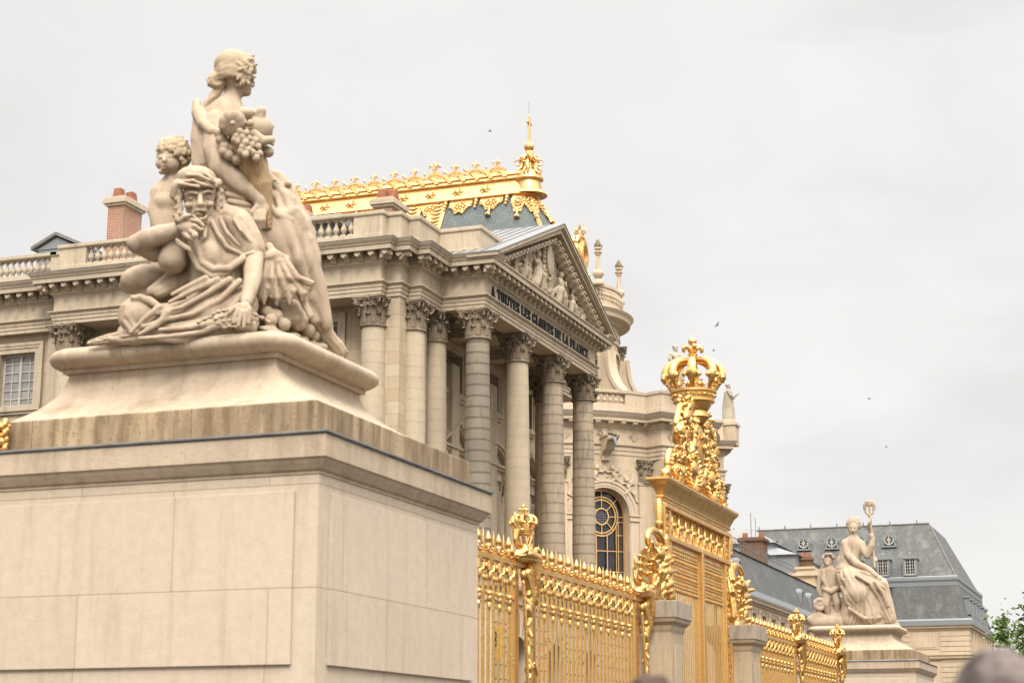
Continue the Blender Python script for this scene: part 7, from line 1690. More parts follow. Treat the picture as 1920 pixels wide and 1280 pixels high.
('c',[395,-1741,1287,35,464,-1736,1232,31,485,-1690,1200,28],.01),
('c',[369,-1801,1441,34,439,-1807,1495,30,481,-1761,1518,24],.012),
('e',[558,-1741,1249,44,40,44],0,0.006),
('e',[620,-1682,1336,34,27,27],0,0.006),
('e',[277,-1807,1519,28,27,28],0,0.008),
('e',[298,-1795,1480,28,27,28],0,0.008),
('e',[318,-1784,1500,28,27,28],0,0.008),
('e',[336,-1774,1552,28,27,28],0,0.008),
('e',[356,-1762,1561,28,27,28],0,0.008),
('e',[378,-1750,1516,28,27,28],0,0.008),
('e',[400,-1738,1484,28,27,28],0,0.008),
('c',[323,-1781,1198,27,348,-1767,1130,20],.01),
('c',[347,-1768,1179,27,372,-1754,1117,20],.01),
('c',[370,-1754,1159,27,395,-1740,1104,20],.01),
('c',[394,-1741,1139,27,419,-1727,1092,20],.01),
('c',[418,-1727,1120,27,443,-1714,1079,20],.01),
('c',[442,-1714,1100,27,466,-1700,1066,20],.01),
('c',[904,-983,1372,145,993,-990,1132,131,1075,-1150,800,116,1140,-1366,517,91,1158,-1448,399,74],.03),
('e',[1165,-1524,297,93,60,80],0,0.025),
('c',[1126,-1603,269,32,1100,-1618,185,28,1091,-1623,103,24],.008),
('c',[1167,-1580,243,32,1147,-1592,146,28,1138,-1597,64,24],.008),
('c',[1213,-1555,245,32,1204,-1559,149,28,1196,-1564,53,24],.008),
('c',[1252,-1532,274,32,1261,-1528,186,28,1252,-1533,103,24],.008),
('c',[1121,-1584,329,33,1075,-1633,280,29,1036,-1654,223,23],.01)],
'headscarf':[('e',[306,-1343,2139,263,277,166],0,0.05),
('c',[142,-1539,2040,55,342,-1610,1982,41,503,-1565,1971,41,603,-1416,2012,48,582,-1244,2095,55],.025),
('c',[138,-1529,2000,69,93,-1498,1899,62,133,-1452,1808,41],.03,4,.01),
('c',[270,-1650,2021,23,442,-1652,2015,23,573,-1579,1959,23,648,-1437,1972,23],.014),
('c',[326,-1619,2110,23,498,-1621,2090,23,618,-1553,2026,23,653,-1434,1986,23],.014),
('c',[242,-1666,1990,23,386,-1684,1955,23,504,-1618,1933,23],.014),
('c',[530,-1503,2144,23,646,-1538,2063,23,677,-1520,2001,23],.014),
('c',[573,-1250,2022,35,612,-1262,1985,21],.008),
('c',[587,-1242,2004,35,640,-1246,1969,21],.008),
('c',[591,-1239,1986,35,635,-1249,1950,21],.008),
('c',[582,-1245,1966,35,603,-1267,1930,21],.008),
('c',[567,-1253,1947,35,585,-1278,1911,21],.008),
('c',[558,-1258,1927,35,602,-1268,1894,21],.008),
('c',[562,-1256,1909,35,635,-1249,1878,21],.008),
('c',[577,-1247,1891,35,644,-1244,1861,21],.008),
('c',[591,-1239,1873,35,619,-1258,1841,21],.008),
('c',[595,-1237,1854,35,591,-1274,1822,21],.008),
('c',[586,-1242,1835,35,595,-1272,1804,21],.008),
('c',[571,-1251,1815,34,627,-1254,1788,21],.008),
('c',[562,-1256,1796,34,648,-1242,1771,21],.008),
('c',[567,-1253,1778,34,633,-1250,1752,21],.008),
('c',[581,-1245,1760,34,602,-1268,1732,21],.008),
('c',[596,-1237,1742,34,592,-1273,1714,21],.008),
('c',[599,-1235,1724,34,617,-1259,1697,21],.008),
('c',[590,-1240,1704,34,647,-1242,1681,21],.008),
('c',[575,-1249,1685,34,646,-1243,1663,21],.008),
('c',[566,-1253,1666,34,616,-1260,1643,21],.008),
('c',[191,-1534,1935,32,152,-1533,1911,21],.008),
('c',[202,-1528,1907,32,177,-1519,1884,21],.008),
('c',[204,-1527,1879,32,153,-1533,1854,21],.008),
('c',[196,-1531,1850,32,132,-1544,1824,21],.008),
('c',[186,-1537,1820,32,159,-1529,1797,21],.008),
('c',[185,-1538,1792,32,180,-1517,1769,21],.008),
('c',[194,-1533,1763,32,154,-1532,1739,21],.008),
('c',[206,-1526,1736,32,136,-1542,1710,21],.008),
('c',[210,-1523,1707,32,166,-1525,1683,21],.008),
('c',[205,-1526,1678,32,184,-1515,1655,21],.008),
('c',[194,-1532,1649,32,156,-1531,1625,21],.008),
('c',[190,-1535,1620,31,141,-1539,1595,21],.008),
('c',[197,-1531,1592,31,172,-1522,1569,21],.008),
('c',[209,-1524,1564,31,187,-1513,1541,21],.008),
('c',[216,-1520,1536,31,157,-1530,1511,21],.008),
('c',[213,-1521,1507,31,146,-1536,1482,21],.008)],
'dress':[('c',[395,-1120,1529,263,444,-1070,1200,318,504,-1036,809,345,499,-1039,383,357],.08,15,.028,0,2.2),
('c',[587,-1081,1665,180,764,-1027,1575,201,892,-990,1371,187,953,-978,1239,166],.05,8,.012),
('c',[926,-1165,1107,24,1041,-1123,1135,24,1097,-988,1222,24],.01),
('e',[537,-1339,1098,184,137,184],0,0.06),
('e',[744,-1153,1070,151,123,165],0,0.06),
('e',[109,-1316,1310,234,179,207],0,0.08),
('c',[155,-1462,1302,164,80,-1448,1064,192],.06),
('c',[374,-1488,1429,48,421,-1496,1181,48,507,-1468,969,48,626,-1401,883,48,804,-1280,912,48,933,-1173,1054,48],.02),
('c',[319,-1519,1341,34,380,-1525,1086,34,476,-1488,889,34,611,-1395,795,34,780,-1259,856,34],.02),
('c',[582,-1371,1533,31,680,-1365,1347,31,773,-1313,1196,31,889,-1198,1130,31],.02),
('c',[663,-1325,1588,27,789,-1312,1351,27,886,-1199,1229,27],.02),
('c',[514,-1409,1458,27,532,-1456,1301,27,452,-1444,1206,27],.02),
('c',[829,-1232,1568,24,928,-1233,1415,24,1014,-1127,1293,24],.02),
('c',[751,-1012,495,302,502,-1221,341,286,210,-1340,268,252,-122,-1435,260,218],.08),
('e',[-349,-1494,336,273,273,259],0,0.04),
('c',[947,-1073,253,163,653,-1365,128,135,220,-1541,69,115,-286,-1597,42,95,-721,-1589,36,61,-1006,-1600,7,27],.04,7,.03),
('c',[949,-1279,723,47,746,-1393,475,41,463,-1553,282,35,117,-1702,193,29,-123,-1769,115,24],.028),
('c',[843,-1339,746,47,604,-1473,552,39,333,-1626,359,31,29,-1728,278,24],.028),
('c',[1034,-1231,608,47,844,-1338,320,39,594,-1479,163,31,285,-1653,80,23],.028),
('c',[715,-1411,739,47,441,-1565,579,35,194,-1682,427,24],.028),
('c',[581,-1487,747,47,382,-1599,625,35,217,-1677,523,24],.028),
('c',[1107,-1190,506,47,973,-1265,277,35,792,-1368,130,24],.028),
('c',[78,-1715,367,47,-114,-1768,211,35,-265,-1809,49,24],.028),
('c',[179,-1685,296,47,60,-1718,139,35,-159,-1779,19,23],.028),
('c',[-430,-1750,402,41,-436,-1750,228,36,-324,-1716,88,31,-164,-1670,44,27],.028),
('c',[-315,-1718,518,41,-116,-1661,501,36,20,-1621,394,32,53,-1610,233,27],.028),
('c',[-372,-1732,297,41,-287,-1706,143,34,-100,-1652,84,27],.028),
('c',[-236,-1696,531,41,-33,-1637,416,34,12,-1622,276,27],.028),
('c',[1124,-1260,224,40,894,-1390,158,37,609,-1551,35,33,259,-1730,-31,30,-120,-1837,-52,27],.028),
('c',[963,-1317,280,40,706,-1462,171,36,431,-1617,90,31,110,-1743,61,27],.028),
('c',[-527,-1652,77,37,-409,-1585,12,37,-253,-1498,47,37],.02),
('c',[-640,-1716,16,37,-437,-1601,-17,37,-273,-1509,-52,37],.02),
('c',[77,-1679,-47,37,336,-1532,-63,37,594,-1387,17,37],.02),
('c',[-314,-1532,114,37,-177,-1455,36,37,-262,-1502,-37,37],.02),
('c',[-180,-1307,676,83,11,-1176,819,97,211,-1086,981,83],.03,5,.012),
('c',[-296,-1315,706,69,-101,-1193,897,83,84,-1112,1001,69],.02)],
'rocks':[('e',[-525,-1099,930,335,308,196],0.1,0.03),
('e',[-718,-1094,870,182,182,112],0,0.02),
('e',[-369,-954,1054,168,168,105],0,0.03),
('e',[-412,-921,704,351,308,238],0,0.06),
('c',[-911,-858,268,155,-259,-605,343,254,346,-264,443,326,789,100,547,286,998,563,471,189],.06),
('e',[846,-326,699,268,324,310],0,0.06),
('e',[-321,-1186,71,69,55,35],0.25555,0.03),
('e',[75,-1340,54,69,55,35],-0.0570799,0.03),
('e',[973,-1261,140,76,60,38],-0.240117,0.03),
('e',[-52,-1290,78,85,68,42],0.201854,0.03),
('e',[868,-1106,180,116,93,58],-0.0462539,0.03),
('e',[1185,56,235,106,84,53],-0.185844,0.03),
('e',[1195,-146,143,87,70,44],-0.189926,0.03),
('e',[1068,-805,192,79,64,40],-0.378022,0.03),
('e',[-951,-1207,104,71,57,35],0.0896014,0.03),
('e',[-174,-1376,39,88,70,44],0.0675356,0.03),
('e',[1200,-65,183,110,88,55],0.167547,0.03),
('e',[544,-1205,90,119,95,59],0.331993,0.03),
('e',[476,-1053,186,88,71,44],0.0260809,0.03),
('e',[1262,810,250,105,84,52],-0.358151,0.03),
('e',[1244,1004,256,68,55,34],-0.0858257,0.03),
('e',[-294,-1301,77,79,63,39],0.200864,0.03),
('e',[-278,-1166,148,84,67,42],0.279867,0.03),
('e',[1054,-1128,190,85,68,43],-0.369805,0.03),
('e',[-392,-1338,84,68,54,34],0.237629,0.03),
('e',[57,-1121,137,104,83,52],-0.0988517,0.03),
('e',[-982,-1354,6,94,75,47],-0.146205,0.03),
('e',[-990,-1277,53,82,65,41],-0.0807163,0.03),
('e',[1301,986,261,120,96,60],0.0293748,0.03),
('e',[1172,-109,214,86,69,43],-0.172662,0.03),
('e',[-825,-1244,76,68,54,34],0.171568,0.03),
('e',[68,-1338,89,118,95,59],0.202715,0.03),
('e',[1085,-730,206,121,97,61],0.190891,0.03),
('e',[1092,-1182,177,74,59,37],0.379732,0.03),
('e',[840,-1240,119,85,68,42],0.122475,0.03),
('e',[1292,350,183,123,98,61],0.151029,0.03),
('e',[891,-1214,163,104,84,52],-0.155536,0.03),
('e',[-108,-1182,78,100,80,50],0.21319,0.03),
('e',[-320,-1150,136,66,53,33],0.182428,0.03),
('e',[426,-1230,143,87,70,44],-0.175401,0.03),
('e',[1069,-1228,100,119,95,60],0.0500602,0.03),
('e',[986,-1090,180,72,58,36],0.15218,0.03),
('e',[1066,-387,240,67,53,33],-0.145243,0.03),
('e',[1205,243,202,106,84,53],0.272575,0.03),
('e',[639,-1277,82,67,54,34],-0.278435,0.03),
('e',[1042,-1019,208,68,54,34],0.242971,0.03),
('e',[1092,-454,222,120,96,60],-0.317342,0.03),
('e',[-698,-1316,45,66,53,33],0.1444,0.03),
('e',[1149,-467,180,68,54,34],-0.305961,0.03),
('e',[954,-989,195,84,68,42],0.356023,0.03),
('e',[-713,-1394,11,109,87,54],-0.0167891,0.03),
('e',[242,-1239,90,107,85,53],-0.00099106,0.03),
('e',[1145,-726,147,111,89,55],0.278411,0.03),
('e',[714,-1104,138,64,52,32],-0.341299,0.03),
('e',[-114,-1223,135,68,54,34],-0.0909707,0.03),
('e',[1309,506,216,71,57,35],0.212729,0.03),
('e',[205,-1239,102,62,50,31],0.0134146,0.03),
('e',[-819,-1302,42,76,61,38],-0.331721,0.03),
('e',[6,-1336,67,120,96,60],-0.0858273,0.03),
('e',[1143,-190,236,91,73,45],0.10868,0.03),
('e',[-959,-1215,63,64,51,32],0.260546,0.03),
('e',[1227,667,270,90,72,45],-0.281426,0.03),
('e',[1231,-275,215,89,72,45],-0.0628678,0.03),
('e',[-62,-1337,81,90,72,45],-0.26462,0.03),
('e',[468,-1070,191,66,53,33],-0.242776,0.03),
('e',[-886,-1401,24,113,91,57],-0.210755,0.03),
('e',[1220,529,190,126,101,63],-0.186641,0.03),
('e',[1162,-352,163,86,69,43],0.37998,0.03),
('e',[1108,-707,176,68,54,34],-0.105042,0.03),
('e',[626,-1122,124,97,78,49],-0.189551,0.03),
('e',[776,-1096,164,106,85,53],-0.393487,0.03),
('e',[1113,-194,221,90,72,45],-0.355152,0.03),
('e',[743,-1280,97,63,51,32],-0.161805,0.03),
('e',[534,-1143,126,102,81,51],0.170543,0.03),
('e',[1339,596,188,127,101,63],0.345513,0.03),
('e',[-739,-1323,48,90,72,45],0.33961,0.03),
('e',[40,-1246,64,95,76,48],-0.00457293,0.03),
('e',[959,-1238,93,73,59,37],-0.126318,0.03),
('e',[-604,-1216,68,122,98,61],0.192926,0.03),
('e',[-146,-1197,93,113,90,57],-0.203427,0.03),
('e',[-86,-1320,101,115,92,58],-0.290158,0.03),
('e',[-781,-1426,-21,107,86,54],0.259241,0.03),
('e',[683,-1271,120,114,91,57],0.176897,0.03),
('e',[1090,-1227,171,98,78,49],-0.348767,0.03),
('e',[1059,-735,177,68,54,34],0.313655,0.03),
('e',[1190,-648,181,66,53,33],0.203599,0.03),
('e',[-185,-1252,112,80,64,40],0.321573,0.03),
('e',[475,-1057,148,71,57,36],-0.235803,0.03),
('e',[-785,-1286,56,84,67,42],0.120499,0.03),
('e',[-429,-1281,85,70,56,35],0.058618,0.03),
('e',[1218,522,222,74,59,37],0.320148,0.03),
('e',[1193,-303,530,168,168,177],0,0.02),
('e',[1315,-340,511,67,67,70],0,0.02),
('e',[1286,-357,442,67,67,70],0,0.02),
('e',[1219,-394,423,67,67,70],0,0.02),
('e',[1164,-425,467,67,67,70],0,0.02),
('e',[1163,-426,542,67,67,70],0,0.02),
('e',[1216,-396,591,67,67,70],0,0.02),
('e',[1284,-358,576,67,67,70],0,0.02),
('e',[1106,-295,684,127,127,133],0,0.02),
('e',[1197,-323,670,50,50,53],0,0.02),
('e',[1176,-335,618,50,50,53],0,0.02),
('e',[1125,-363,603,50,50,53],0,0.02),
('e',[1084,-387,637,50,50,53],0,0.02),
('e',[1083,-387,693,50,50,53],0,0.02),
('e',[1123,-364,730,50,50,53],0,0.02),
('e',[1174,-336,719,50,50,53],0,0.02),
('e',[1206,-124,462,141,141,148],0,0.02),
('e',[1308,-154,446,56,56,59],0,0.02),
('e',[1284,-168,389,56,56,59],0,0.02),
('e',[1227,-200,372,56,56,59],0,0.02),
('e',[1181,-226,410,56,56,59],0,0.02),
('e',[1180,-226,472,56,56,59],0,0.02),
('e',[1225,-201,513,56,56,59],0,0.02),
('e',[1282,-169,501,56,56,59],0,0.02),
('e',[1141,-620,411,90,90,94],0,0.02),
('e',[1135,-737,328,83,83,87],0,0.02),
('e',[1239,-564,302,83,83,87],0,0.02),
('e',[1218,171,396,100,100,105],0,0.02),
('e',[1249,303,349,86,86,90],0,0.02),
('e',[1208,-8,561,113,113,119],0,0.02),
('e',[1289,-32,548,45,45,48],0,0.02),
('e',[1270,-43,502,45,45,47],0,0.02),
('e',[1225,-69,489,45,45,47],0,0.02),
('e',[1187,-90,519,45,45,47],0,0.02),
('e',[1187,-90,569,45,45,47],0,0.02),
('e',[1223,-70,602,45,45,48],0,0.02),
('e',[1269,-44,592,45,45,48],0,0.02),
('e',[1038,-678,456,83,83,87],0,0.02)],
'grain_sheaf':[('c',[1090,-820,1110,35,1079,-884,866,38,1024,-857,678,41,1006,-833,600,21],.008,8,.012,0,9.0),
('c',[1094,-784,1119,35,1092,-831,878,38,1059,-803,624,41,1056,-805,538,21],.008,8,.012,1,9.0),
('c',[1098,-747,1128,35,1105,-777,890,38,1118,-805,737,41,1100,-780,659,21],.008,8,.012,2,9.0),
('c',[1144,-790,1113,35,1175,-830,871,38,1152,-751,713,41,1149,-753,627,21],.008,8,.012,3,9.0),
('c',[1148,-753,1122,35,1189,-776,883,38,1216,-749,617,41,1199,-725,539,21],.008,8,.012,4,9.0),
('c',[1152,-717,1131,35,1202,-723,895,38,1247,-697,736,41,1244,-699,650,21],.008,8,.012,5,9.0),
('c',[1198,-760,1116,35,1272,-775,876,38,1309,-697,730,41,1291,-672,652,21],.008,8,.012,6,9.0),
('c',[1202,-723,1125,35,1285,-722,888,38,1346,-642,631,41,1342,-644,546,21],.008,8,.012,7,9.0),
('c',[1206,-686,1134,35,1299,-668,900,38,1405,-643,717,41,1387,-618,639,21],.008,8,.012,8,9.0),
('c',[1252,-729,1118,35,1368,-721,880,38,1437,-590,817,42,1433,-592,731,21],.008,8,.012,9,9.0),
('c',[1256,-692,1127,35,1382,-667,893,38,1501,-588,693,41,1484,-564,615,21],.008,8,.012,10,9.0),
('c',[1260,-656,1137,35,1396,-613,905,38,1534,-535,769,42,1530,-538,683,21],.008,8,.012,11,9.0),
('c',[1306,-699,1121,35,1465,-666,885,38,1594,-536,828,42,1577,-511,749,21],.008,8,.012,12,9.0),
('c',[1065,-834,1152,62,1178,-771,1186,69,1276,-658,1149,56],.02,6,.01),
('c',[1092,-762,1312,56,1210,-753,1102,62],.02),
('c',[1263,-551,1077,42,1334,-533,988,35],.01,5,.01),
('c',[1288,-536,1013,42,1360,-519,917,35],.01,5,.01),
('c',[1314,-522,950,42,1386,-504,847,35],.01,5,.01),
('c',[1339,-507,886,42,1411,-490,776,35],.01,5,.01),
('c',[1365,-493,823,42,1437,-475,706,35],.01,5,.01),
('c',[1391,-479,759,42,1463,-461,635,35],.01,5,.01),
('c',[1416,-464,696,42,1488,-447,565,35],.01,5,.01),
('c',[1442,-450,633,42,1514,-432,494,35],.01,5,.01),
('c',[1467,-435,569,42,1539,-418,424,35],.01,5,.01)],
'bone_hand':[('e',[796,-1629,236,30,30,28],0,0.006),
('e',[867,-1623,259,30,30,28],0,0.006),
('c',[811,-1655,229,16,867,-1623,259,16],.006),
('e',[939,-1617,268,30,30,28],0,0.006),
('c',[882,-1649,251,16,939,-1617,268,16],.006),
('e',[1025,-1610,276,30,30,28],0,0.006),
('c',[957,-1649,259,16,1025,-1610,276,16],.006),
('e',[827,-1625,165,30,30,28],0,0.006),
('e',[913,-1618,194,30,30,28],0,0.006),
('c',[845,-1657,157,16,913,-1618,194,16],.006),
('e',[998,-1611,209,30,30,28],0,0.006),
('c',[930,-1650,185,16,998,-1611,209,16],.006),
('e',[1084,-1604,217,30,30,28],0,0.006),
('c',[1016,-1643,200,16,1084,-1604,217,16],.006),
('e',[858,-1622,102,30,30,28],0,0.006),
('e',[943,-1615,131,30,30,28],0,0.006),
('c',[876,-1653,93,16,943,-1615,131,16],.006),
('e',[1029,-1608,139,30,30,28],0,0.006),
('c',[961,-1646,122,16,1029,-1608,139,16],.006),
('e',[1104,-1580,139,30,30,28],0,0.006),
('c',[1035,-1618,136,16,1104,-1580,139,16],.006),
('e',[946,-1614,49,30,30,28],0,0.006),
('e',[1017,-1608,65,30,30,28],0,0.006),
('c',[960,-1640,42,16,1017,-1608,65,16],.006),
('e',[1097,-1590,55,30,30,28],0,0.006),
('c',[1029,-1629,59,16,1097,-1590,55,16],.006),
('e',[597,-1645,139,30,30,28],0,0.006),
('e',[683,-1638,175,30,30,28],0,0.006),
('c',[615,-1676,130,16,683,-1638,175,16],.006),
('e',[769,-1631,196,30,30,28],0,0.006),
('c',[701,-1669,166,16,769,-1631,196,16],.006),
('e',[1212,-1429,268,30,30,28],0,0.006),
('e',[1257,-1369,243,30,30,28],0,0.006),
('c',[1198,-1402,275,16,1257,-1369,243,16],.006),
('e',[1310,-1298,214,30,30,28],0,0.006),
('c',[1240,-1338,252,16,1310,-1298,214,16],.006),
('e',[1364,-1226,170,30,30,28],0,0.006),
('c',[1293,-1266,222,16,1364,-1226,170,16],.006)],
'rz':0.514}
FAR = {
'seated_woman':[('e',[-13,-2,4060,218,240,262],0,0.04),
('e',[-23,-105,3917,153,131,174],0,0.06),
('c',[0,-223,3990,35,5,-273,3897,44],.02),
('-e',[-78,-266,4010,54,65,39],0,0.02),
('-e',[112,-235,4006,54,65,39],0,0.02),
('c',[-21,-3,3863,131,-10,-2,3601,175],.1),
('c',[-335,-56,3433,196,-35,-6,3514,240,255,42,3377,196],.15),
('c',[-44,-7,3296,349,-126,-21,2841,348,-144,-24,2385,391],.15),
('c',[-320,-155,3378,174,-219,-341,2920,174,136,-484,2547,162,642,-501,2269,129,891,-511,2045,107],.08),
('e',[1009,-491,1893,107,86,129],0,0.06),
('c',[269,-57,3322,174,529,-165,2910,163,729,-234,3285,130,782,-225,3544,98],.08),
('e',[746,-231,3675,108,108,130],0,0.05)],
'hair':[('c',[-200,-33,4152,109,-87,-14,4325,131,83,14,4321,131,202,34,4143,109],.05,6,.03),
('e',[14,124,4183,241,241,241],0,0.04),
('c',[-225,-118,4253,52,-219,-117,4406,26],.02),
('c',[-182,-111,4269,52,-175,-110,4428,26],.02),
('c',[-139,-104,4283,52,-132,-103,4448,26],.02),
('c',[-96,-97,4296,52,-89,-96,4465,26],.02),
('c',[-53,-90,4305,52,-46,-89,4478,26],.02),
('c',[-10,-83,4311,52,-3,-82,4485,26],.02),
('c',[32,-76,4312,52,39,-75,4487,26],.02),
('c',[74,-69,4309,52,82,-68,4484,26],.02),
('c',[116,-62,4302,52,124,-61,4474,26],.02),
('c',[158,-55,4291,52,165,-54,4460,26],.02),
('c',[200,-48,4276,52,207,-47,4441,26],.02),
('c',[242,-41,4260,52,248,-40,4419,26],.02)],
'drapery':[('c',[-262,-44,3126,305,-329,-55,2519,370],.1,10,.03),
('c',[-532,-88,2740,196,-638,-106,2199,196,-617,-102,1658,195],.08,6,.03),
('c',[-286,-149,2118,477,412,-236,1936,475,959,-246,1638,344],.15,12,.05,0,3.0),
('c',[-158,-432,1937,475,61,-598,1337,473],.15,10,.05),
('c',[46,-499,1388,474,-80,-419,757,430,-222,-442,332,344],.12,14,.06,0,2.0),
('c',[951,-197,1643,345,1080,-125,960,365,1300,-88,318,257,1458,-62,146,129],.12,12,.06,0,2.0),
('c',[348,-246,1400,431,520,-218,542,516],.15,14,.07),
('c',[-316,-1016,1868,69,-154,-837,1366,69,224,-622,1052,69,619,-404,1122,69],.06),
('c',[-411,-1031,1571,69,-254,-853,941,69,207,-625,627,69,770,-379,779,69],.06),
('c',[190,-931,2030,69,652,-703,1736,69,1017,-490,1146,69,1249,-299,347,68],.06),
('c',[-155,-989,716,68,385,-747,337,68,984,-495,382,68],.06),
('c',[884,-816,1761,68,1153,-619,1344,68,1293,-444,823,68],.06)],
'winged_staff':[('c',[810,-169,2424,48,704,-187,4859,48],.02),
('c',[884,-157,2681,56,865,-117,2742,56,833,-87,2802,56,792,-69,2861,56,749,-68,2918,56,708,-84,2974,56,677,-113,3028,56,659,-153,3080,56,656,-196,3132,56,668,-237,3183,56,692,-269,3234,56,724,-287,3286,56,758,-290,3341,56,788,-275,3397,56,810,-247,3455,56,820,-209,3515,56,815,-166,3575,56,797,-127,3636,56,768,-96,3697,56,732,-79,3757,56,694,-77,3814,57,659,-93,3870,57,633,-122,3924,57,619,-162,3976,57,618,-205,4027,56,629,-245,4078,56,650,-277,4129,56,678,-296,4182,56,706,-298,4237,56,730,-284,4293,56,747,-256,4352,56,753,-218,4413,57,747,-176,4474,57,729,-136,4536,57],.02),
('c',[689,-190,4510,48,548,-213,4644,44,536,-215,4864,44,646,-197,4970,39],.02),
('c',[708,-186,4947,65,608,-203,5081,70,518,-218,4952,65,490,-223,4777,33],.02,4,.01),
('c',[689,-190,4510,48,842,-164,4637,44,873,-159,4855,44,772,-176,4967,39],.02),
('c',[708,-186,4947,65,819,-168,5075,70,898,-155,4942,65,911,-153,4766,33],.02,4,.01),
('e',[714,-185,5078,76,76,87],0,0.02)],
'winged_child':[('e',[-1062,-177,2729,207,218,240],0,0.04),
('c',[-1068,-177,2577,131,-1032,-172,2402,174],.06),
('c',[-1014,-169,2315,218,-1009,-168,1881,239,-1002,-166,1535,239],.1),
('c',[-1226,-204,2319,120,-1272,-262,1968,109,-1146,-292,1701,87],.05),
('c',[-802,-133,2311,120,-626,-205,2038,109,-402,-270,1938,98],.05),
('c',[-1130,-188,1493,196,-1195,-300,969,152,-1143,-190,588,119,-1197,-199,288,97],.06),
('c',[-877,-146,1489,195,-751,-226,1005,152,-764,-127,583,119,-734,-122,282,97],.06),
('e',[-1061,-328,2605,109,87,109],0,0.05),
('c',[-1184,-349,1568,87,-964,-383,1472,97,-633,-257,1645,87],.04,4,.02)],
'child_hair':[('c',[-1088,-181,3010,65,-1066,-177,3031,44],.02),
('c',[-1138,-291,2978,65,-1112,-307,2998,44],.02),
('c',[-963,-363,2983,65,-934,-399,3000,44],.02),
('c',[-1219,-203,2942,66,-1197,-199,2964,44],.02),
('c',[-1222,-304,2906,65,-1196,-320,2925,44],.02),
('c',[-889,-351,2948,65,-860,-386,2965,44],.02),
('c',[-856,-142,2877,65,-834,-139,2898,44],.02),
('c',[-890,-249,2945,65,-865,-265,2964,44],.02),
('c',[-925,-356,2969,65,-896,-392,2986,44],.02),
('c',[-1256,-209,2887,65,-1234,-205,2908,44],.02),
('c',[-893,-250,2947,65,-867,-266,2966,44],.02),
('c',[-1100,-386,2976,65,-1071,-421,2993,44],.02),
('c',[-1143,-190,2995,66,-1121,-186,3017,44],.02),
('c',[-1250,-309,2837,65,-1224,-325,2856,44],.02),
('c',[-823,-340,2861,65,-794,-375,2878,43],.02),
('c',[-1213,-202,2949,66,-1191,-198,2970,44],.02),
('c',[-930,-256,2974,65,-905,-272,2993,44],.02),
('c',[-820,-339,2853,65,-791,-375,2870,43],.02),
('c',[-1137,-189,2997,65,-1115,-185,3019,44],.02),
('c',[-1224,-305,2901,65,-1199,-321,2920,44],.02),
('c',[-1070,-381,2985,65,-1041,-416,3002,44],.02),
('c',[-848,-141,2842,65,-826,-137,2864,44],.02),
('c',[-1251,-309,2827,65,-1226,-325,2846,44],.02),
('c',[-941,-359,2976,65,-912,-395,2993,44],.02)],
'wing':[('c',[-1319,-17,2514,77,-1481,-43,2169,74,-1471,-42,1864,44],.03),
('c',[-1322,-17,2449,77,-1491,-45,2082,74,-1461,-40,1777,44],.03),
('c',[-1324,-17,2383,77,-1500,-47,1995,74,-1452,-39,1690,44],.03),
('c',[-1326,-18,2318,76,-1510,-48,1908,74,-1442,-37,1603,44],.03),
('c',[-1329,-18,2253,76,-1519,-50,1821,74,-1433,-35,1516,44],.03),
('c',[-1331,-19,2188,76,-1529,-51,1734,74,-1423,-34,1429,44],.03),
('c',[-1334,-19,2122,76,-1538,-53,1648,74,-1414,-32,1342,44],.03),
('c',[-1336,-19,2057,76,-1548,-55,1561,74,-1404,-31,1255,44],.03)],
'rocks':[('c',[-1683,-280,252,217,-537,-393,215,280,712,-186,156,279,1452,241,81,194],.2),
('c',[-1517,255,414,436,-238,467,612,784,822,542,417,563],.3),
('e',[-1485,-145,989,283,283,283],0,0.1),
('e',[-1254,-330,968,87,87,87],0,0.03),
('e',[-1589,-386,842,87,87,87],0,0.03),
('e',[-1420,-358,1164,87,87,87],0,0.03),
('e',[-1334,-343,815,87,87,87],0,0.03),
('e',[-1630,-393,1008,87,87,87],0,0.03),
('e',[-1280,-334,1072,87,87,87],0,0.03),
('e',[-1500,-371,785,87,87,87],0,0.03),
('e',[-1525,-375,1144,87,87,87],0,0.03),
('e',[-1268,-332,902,87,87,87],0,0.03),
('e',[-1623,-391,900,87,87,87],0,0.03),
('e',[-1357,-347,1145,87,87,87],0,0.03),
('e',[-1394,-353,785,87,87,87],0,0.03),
('e',[-1605,-388,1071,87,87,87],0,0.03),
('e',[-1257,-331,1009,87,87,87],0,0.03),
('e',[-1559,-381,814,87,87,87],0,0.03),
('e',[-1461,-365,1163,87,87,87],0,0.03),
('c',[-1890,-314,384,130,-1526,-254,508,195,-1320,-219,376,195],.1),
('c',[1031,-133,321,193,1376,-75,147,171,1616,-36,-26,128],.1)],
'rz':0.165}
# ================================================================ carved statue groups
def group(data, O, name, label, mats, h, cat='statue'):
    t = thing(name, label, cat, O)
    rz = data['rz']
    for part, L in data.items():
        if part == 'rz': continue
        prims = []
        for p in L:
            v = [x / 1000 for x in p[1]]
            if p[0][-1] == 'c': q = list(p[2:]); prims.append((p[0], [tuple(v[i:i + 4]) for i in range(0, len(v), 4)], *(q + [.04, 0, 0, 0, 0][len(q):])))
            else: prims.append((p[0], tuple(v[:3]), tuple(v[3:]), rz, p[2], p[3]))
        sculpt(part, prims, h, mats.get(part, 'statue'), t, .007)
    return t
group(GROUP, (-11.9, 21.1, 6.9), 'statue_group', 'near carved group: crouching figure in headscarf, child and standing woman with horn of plenty', {'hair': 'hair', 'cornucopia': 'rust', 'child_hair': 'hair', 'standing_woman': 'statue'}, .0135)
group(FAR, (-12.4, 74.6, 6.9), 'statue_group', 'distant carved group of a seated woman raising a winged staff beside a winged child', {}, .028)
